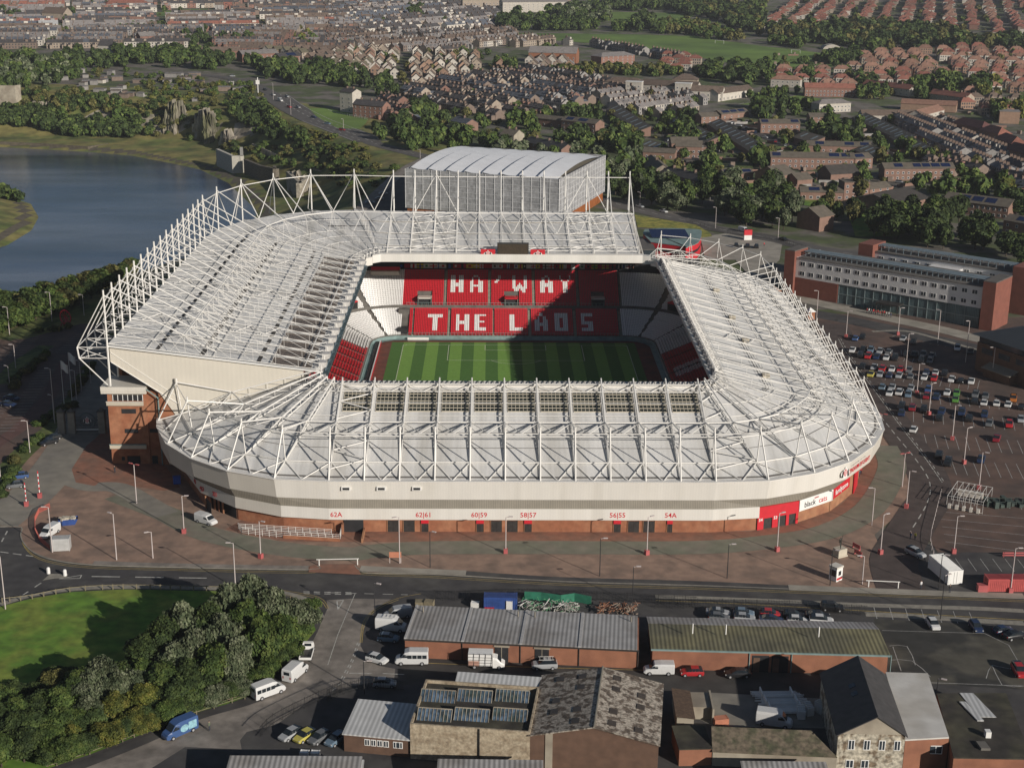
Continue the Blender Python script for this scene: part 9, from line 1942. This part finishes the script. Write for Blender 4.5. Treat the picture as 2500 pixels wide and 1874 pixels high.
for a,b in zip(pts_[:-1],pts_[1:]):
    A=GR(a);B=GR(b);L,rz=frame_from(A,B)
    for s in range(2):
        mb=MB(); l=L/2-.1; mb.tube((0,0,.1),(l,0,.1),.05); mb.tube((0,0,1.1),(l,0,1.1),.05); 
        for i in range(10): mb.tube((l*i/9,0,.1),(l*i/9,0,1.1),.04,0,4)
        x=A[0]+math.cos(rz)*s*L/2; y=A[1]+math.sin(rz)*s*L/2; tag(mb.build('orange_barrier',mat('orange_barrier',(.50,.13,.10),.6,.1,1),None,loc=(x,y,.1),rz=rz),'orange barrier in the curve round the site cabin, %s from the top'%ORD[k],'barrier','orange barrier panels'); k+=1
for k,(x,y) in enumerate(((1205,345),(1215,385))):
    A=GR(b3(x,y)); mb=MB(); mb.box(-.05,.05,-1.1,1.1,.3,1.1); mb.box(-.25,.25,-1.,-.9,0,.3); mb.box(-.25,.25,.9,1.,0,.3); tag(mb.build('pink_barrier',m_pink,None,loc=(A[0],A[1],.1),rz=.5),'pink barrier right of the statue, %s one'%('upper' if k==0 else 'lower'),'barrier','pink barriers by the statue')
for k,(x,y) in enumerate(((2120,395),(2185,395))):
    A=GR(b3(x,y)); mb=MB(); mb.box(-1.3,1.3,-.06,.06,.3,.6); mb.box(-1.3,1.3,-.06,.06,.8,1.1); mb.box(-1.1,-1.,-.06,.06,0,1.1); mb.box(1.,1.1,-.06,.06,0,1.1); tag(mb.build('pink_barrier',m_pink,None,loc=(A[0],A[1],.1)),'pink barrier at the right edge of the car park, %s one'%('left' if k==0 else 'right'),'barrier','pink barriers in the car park')
A=GR(b3(1958,597)); mb=MB(); mb.box(-.9,.9,-.6,.6,0,1.3); mb.box(-.95,.95,-.65,.65,1.3,1.4); tag(mb.build('utility_box',m_pink,None,loc=(A[0],A[1],.1)),'small pink cabinet left of the red container','cabinet')
A=GR(b1(1065,0)) if False else GR(c4(1062,1425)); mb=MB(); mb.box(-.8,.8,-.6,.6,0,1.5); mb.box(-.85,.85,-.65,.65,1.5,1.65); tag(mb.build('wheelie_bin',mat('blue_bin',(.03,.10,.45),.5,.1,1),None,loc=(A[0],A[1],.1),rz=.3),'bright blue bin in the shade of the low roof corner','bin')
for k,(x,y) in enumerate(((292,492),(391,505))):
    A=GR(b1(x,y)); mb=MB(); mb.tube((0,0,0),(0,0,1.1),.35,0,8); mb.tube((0,0,1.1),(0,0,1.3),.35,0,8,.2); tag(mb.build('traffic_bollard',m_white,None,loc=(A[0],A[1],.1)),('left' if k==0 else 'right')+' white traffic bollard on the junction island','bollard','junction bollards')
sheet('traffic_island',[b1(255,535),b1(300,495),b1(410,495),b1(400,520),b1(330,522)],m_kerb,.12)
# red and white little kiosk by the hotel road
A=GR(c6(925,440)); o=empty('gate_kiosk',(A[0],A[1],.1),.3,'small red and white gate kiosk at the hotel road','kiosk'); mb=MB(); mb.box(-1.2,1.2,-1.2,1.2,0,2.6); mb.build('cabin',m_brick,o); mb=MB(); mb.add([(-1.5,-1.5,2.6),(1.5,-1.5,2.6),(1.5,1.5,2.6),(-1.5,1.5,2.6),(0,0,3.9)],[(0,1,4),(1,2,4),(2,3,4),(3,0,4),(3,2,1,0)]); mb.build('roof',m_white,o)
# white steel cage in the car park
A=GR(c6(1745,1570)); B=GR(c6(1960,1610)); L,rz=frame_from(A,B); o=empty('steel_cage',(A[0],A[1],.1),rz,'white steel framed enclosure with panels in the lower car park','enclosure'); D=10.
mb=MB(); 
for y in (0,D/2,D):
    for i in range(7): x=L*i/6; mb.tube((x,y,0),(x,y,2.8),.05,0,4)
    for z in (.2,2.8): mb.tube((0,y,z),(L,y,z),.05,0,4)
for i in range(7): x=L*i/6; mb.tube((x,0,2.8),(x,D,2.8),.05,0,4)
mb.build('frame',m_steel,o)
mb=MB()
for i in range(5): mb.box(L*i/5+.3,L*(i+.6)/5,-.3,.6,0,.9)
mb.box(L*.15,L*.85,D*.55,D*.62,1.2,2.6); mb.build('panels',m_fasciaf,o)
A=GR(c6(1990,1570)); mb=MB(); 
for i in range(14): mb.box(i*1.4,i*1.4+.9,rp.uniform(-1,1),rp.uniform(1.5,4),0,rp.uniform(.6,1.8))
for i in range(16): mb.tube((i*1.3,0,0),(i*1.3,0,2.2),.06,0,4)
mb.tube((0,0,2.2),(20,0,2.2),.06,0,4); mb.tube((0,0,1.2),(20,0,1.2),.06,0,4); tag(mb.build('fenced_plant',mat('dark_green_plant',(.05,.07,.06),.7,.3,1),None,loc=(A[0],A[1],.1),rz=.05),'dark green fenced plant equipment right of the steel cage','equipment')
# fences
def fence(px,h,lab,m,sp=2.4,name='railing_fence',bars=.28,rails=(.2,.9),post=.06,base=None,wd=.025):
    P_=smooth_line([GR(p) for p in px],3); O=P_[0]; o=empty(name,(O[0],O[1],.08),0,lab,'fence'); pm=MB(); bm_=MB(); acc=0
    for a,b in zip(P_[:-1],P_[1:]):
        L=math.hypot(b[0]-a[0],b[1]-a[1]); n=max(1,round(L/sp)); 
        for i in range(n): t=i/n; x,y=a[0]+(b[0]-a[0])*t-O[0],a[1]+(b[1]-a[1])*t-O[1]; pm.tube((x,y,0),(x,y,h+.05),post,0,4)
        a0=(a[0]-O[0],a[1]-O[1]);b0=(b[0]-O[0],b[1]-O[1])
        for r_ in rails: bm_.tube((*a0,h*r_),(*b0,h*r_),post*.7,0,4)
        if bars:
            n=int(L/bars)
            for i in range(n): t=i/max(n,1); x,y=a0[0]+(b0[0]-a0[0])*t,a0[1]+(b0[1]-a0[1])*t; bm_.tube((x,y,.05),(x,y,h),wd,0,3)
    pm.build('fence_post',m,o)['kind']='stuff'; bm_.build('fence_panel',m,o); return o
m_wood=mat('weathered_timber',(.20,.17,.11),.9,.2,2.)
fence([b1(15,668),b1(195,645),b1(420,603),b1(740,585),b1(1240,595),b1(1500,598),b1(1700,640),b1(1800,680)],1.0,'low timber post fence along the top of the grass island',m_wood,2.3,'post_fence',0,(.9,),.13)
fence([b1(1470,1245),b1(1180,1338),b1(930,1428),b1(540,1578),b1(280,1665)],1.0,'timber rail fence below the hedge of the grass island',m_wood,2.4,'rail_fence',0,(.9,.5),.09)
fence([b2(0,1250),b1(2050,1200),b1(1830,1300),b1(1640,1400),b1(1560,1480)][::1],2.0,'black railings round the small shed car park',m_black,2.6,'railing_fence',.3)
fence([b2(0,1255),b2(100,1215),b2(240,1185),b2(460,1200)],2.0,'black railings along the lane below the silver car',m_black,2.6)
fence([b2(640,650),b2(850,655),b2(1200,640),b2(1700,660),b2(2212,690)],2.1,'black palisade fence behind the workshops along the main road',m_black,2.6)
fence([b3(0,700),b3(400,705),b3(800,715),b3(1100,735),b3(1270,745)],2.1,'black palisade fence behind the cars of the olive shed',m_black,2.6)
fence([c6(1100,1440),c6(1100,1440)] if False else [b3(1715,10),b3(1680,150),b3(1650,300),b3(1690,440)],1.0,'thin pinkish rail along the car park edge',m_post,2.5,'edge_rail',0,(.9,),.05)
fence([c2(-20,650),c2(60,680),c2(240,720)],1.6,'white fence behind the roadside lawn',m_white,3,'white_fence',.8,(.3,.9),.12)
fence([c3(500,625),c3(870,568),c3(1100,600)],3.0,'tall pale wall like fence round the bowling green',HM[4],3,'green_fence',.5,(.2,.5,.9),.15,wd=.2)
fence([c3(900,1500),c3(700,1440),c3(400,1395),c3(200,1330)],1.8,'dark fence between the wood and the road',m_black,3,'road_fence',.6)
# scrap behind the workshops, green netting
mb=MB()
for i in range(420):
    q=GR(b2(rp.uniform(1150,1500),rp.uniform(690,735))); z=rp.uniform(0,1.5); a=rp.uniform(0,3.14); l=rp.uniform(.5,1.8); mb.tube((q[0]-l*math.cos(a)/2,q[1]-l*math.sin(a)/2,z),(q[0]+l*math.cos(a)/2,q[1]+l*math.sin(a)/2,z+rp.uniform(-.5,.6)),rp.uniform(.03,.08),rp.choice([0,0,1,2,3]),4)
tag(mb.build('scrap_heap',[mat('pale_scrap',(.40,.38,.34),.7,.3,2),mat('green_scrap',(.08,.30,.14),.7,.3,2),m_steel,m_door]),'tangled heap of pale and green scrap behind the workshops','scrap',kind='stuff')
mb=MB()
for i in range(120):
    q=GR(b2(rp.uniform(1620,1860),rp.uniform(700,740))); z=rp.uniform(0,1.3); a=rp.uniform(0,3.14); l=rp.uniform(.5,1.6); mb.tube((q[0]-l*math.cos(a)/2,q[1]-l*math.sin(a)/2,z),(q[0]+l*math.cos(a)/2,q[1]+l*math.sin(a)/2,z+rp.uniform(-.5,.6)),rp.uniform(.04,.1),rp.choice([0,1]),4)
tag(mb.build('rust_heap',[mat('rusty_scrap',(.25,.11,.06),.9,.3,2),mat('brown_scrap',(.28,.22,.17),.9,.3,2)]),'rusty brown scrap heap at the end of the workshop yard','scrap',kind='stuff')
P_=[GR(b2(x,y)) for x,y in ((1180,650),(1280,655),(1400,672),(1480,660),(1580,680))]; mb=MB()
for a,b in zip(P_[:-1],P_[1:]): mb.wall(a,b,.1,1.8,.1)
tag(mb.build('green_netting',mat('green_netting',(.02,.15,.09),.8,.2,1)),'green netting draped along the fence behind the scrap heap','netting')
# small yard clutter: pallets, crates, bins as individual things
CL=[(b2(885,690),'white sacks beside the blue container',m_white,1.4,1.,1.),(b2(560,680),'pallet stack by the road corner behind the workshops',m_wood,2.,1.5,.9),(b2(610,685),'second pallet stack by the road corner',m_wood,1.6,1.4,1.1),(b2(970,712),'red crate in front of the blue container',m_red,1.6,.8,.7),(b2(1090,715),'white cabinet leaning at the container end',m_white,1.,.5,2.),(b3(265,1325),'wooden crate in the yard beside the pantiled outhouse',m_wood,1.8,1.2,.9),(b3(390,1390),'orange tarpaulin box by the mossy range',mat('orange_board',(.5,.2,.12)),2.2,1.4,1.1),(b1(1828,1590),'white barrow like box, left of two below the parked cars',m_white,1.2,1.,1.),(b1(1893,1592),'white barrow like box, right of two below the parked cars',m_white,1.2,1.,1.)]
for p,lb,m_,a,b,h in CL:
    q=GR(p); mb=MB(); n=max(2,int(h/.22))
    for i in range(n): mb.box(-a/2+.04*(i%2),a/2-.04*(i%2),-b/2,b/2,h*i/n,h*(i+.8)/n)
    for s in (-1,1): mb.box(s*a/2-.06,s*a/2+.06,-b/2,b/2,0,h)
    tag(mb.build('crate',m_,None,loc=(q[0],q[1],.06),rz=rp.uniform(-.4,.4)),lb,'crate')
# ================================================================ haze
hm=bpy.data.materials.new('haze_air'); hm.use_nodes=True; n_=hm.node_tree; n_.nodes.clear(); ou=n_.nodes.new('ShaderNodeOutputMaterial'); pv=n_.nodes.new('ShaderNodeVolumePrincipled'); pv.inputs['Color'].default_value=(.80,.82,.88,1); pv.inputs['Density'].default_value=.00008; pv.inputs['Anisotropy'].default_value=.2; n_.links.new(pv.outputs[0],ou.inputs['Volume'])
mb=MB(); mb.box(-9100,9100,-460,12100,-29,135); hz_=mb.build('haze',hm); tag(hz_,kind='stuff')
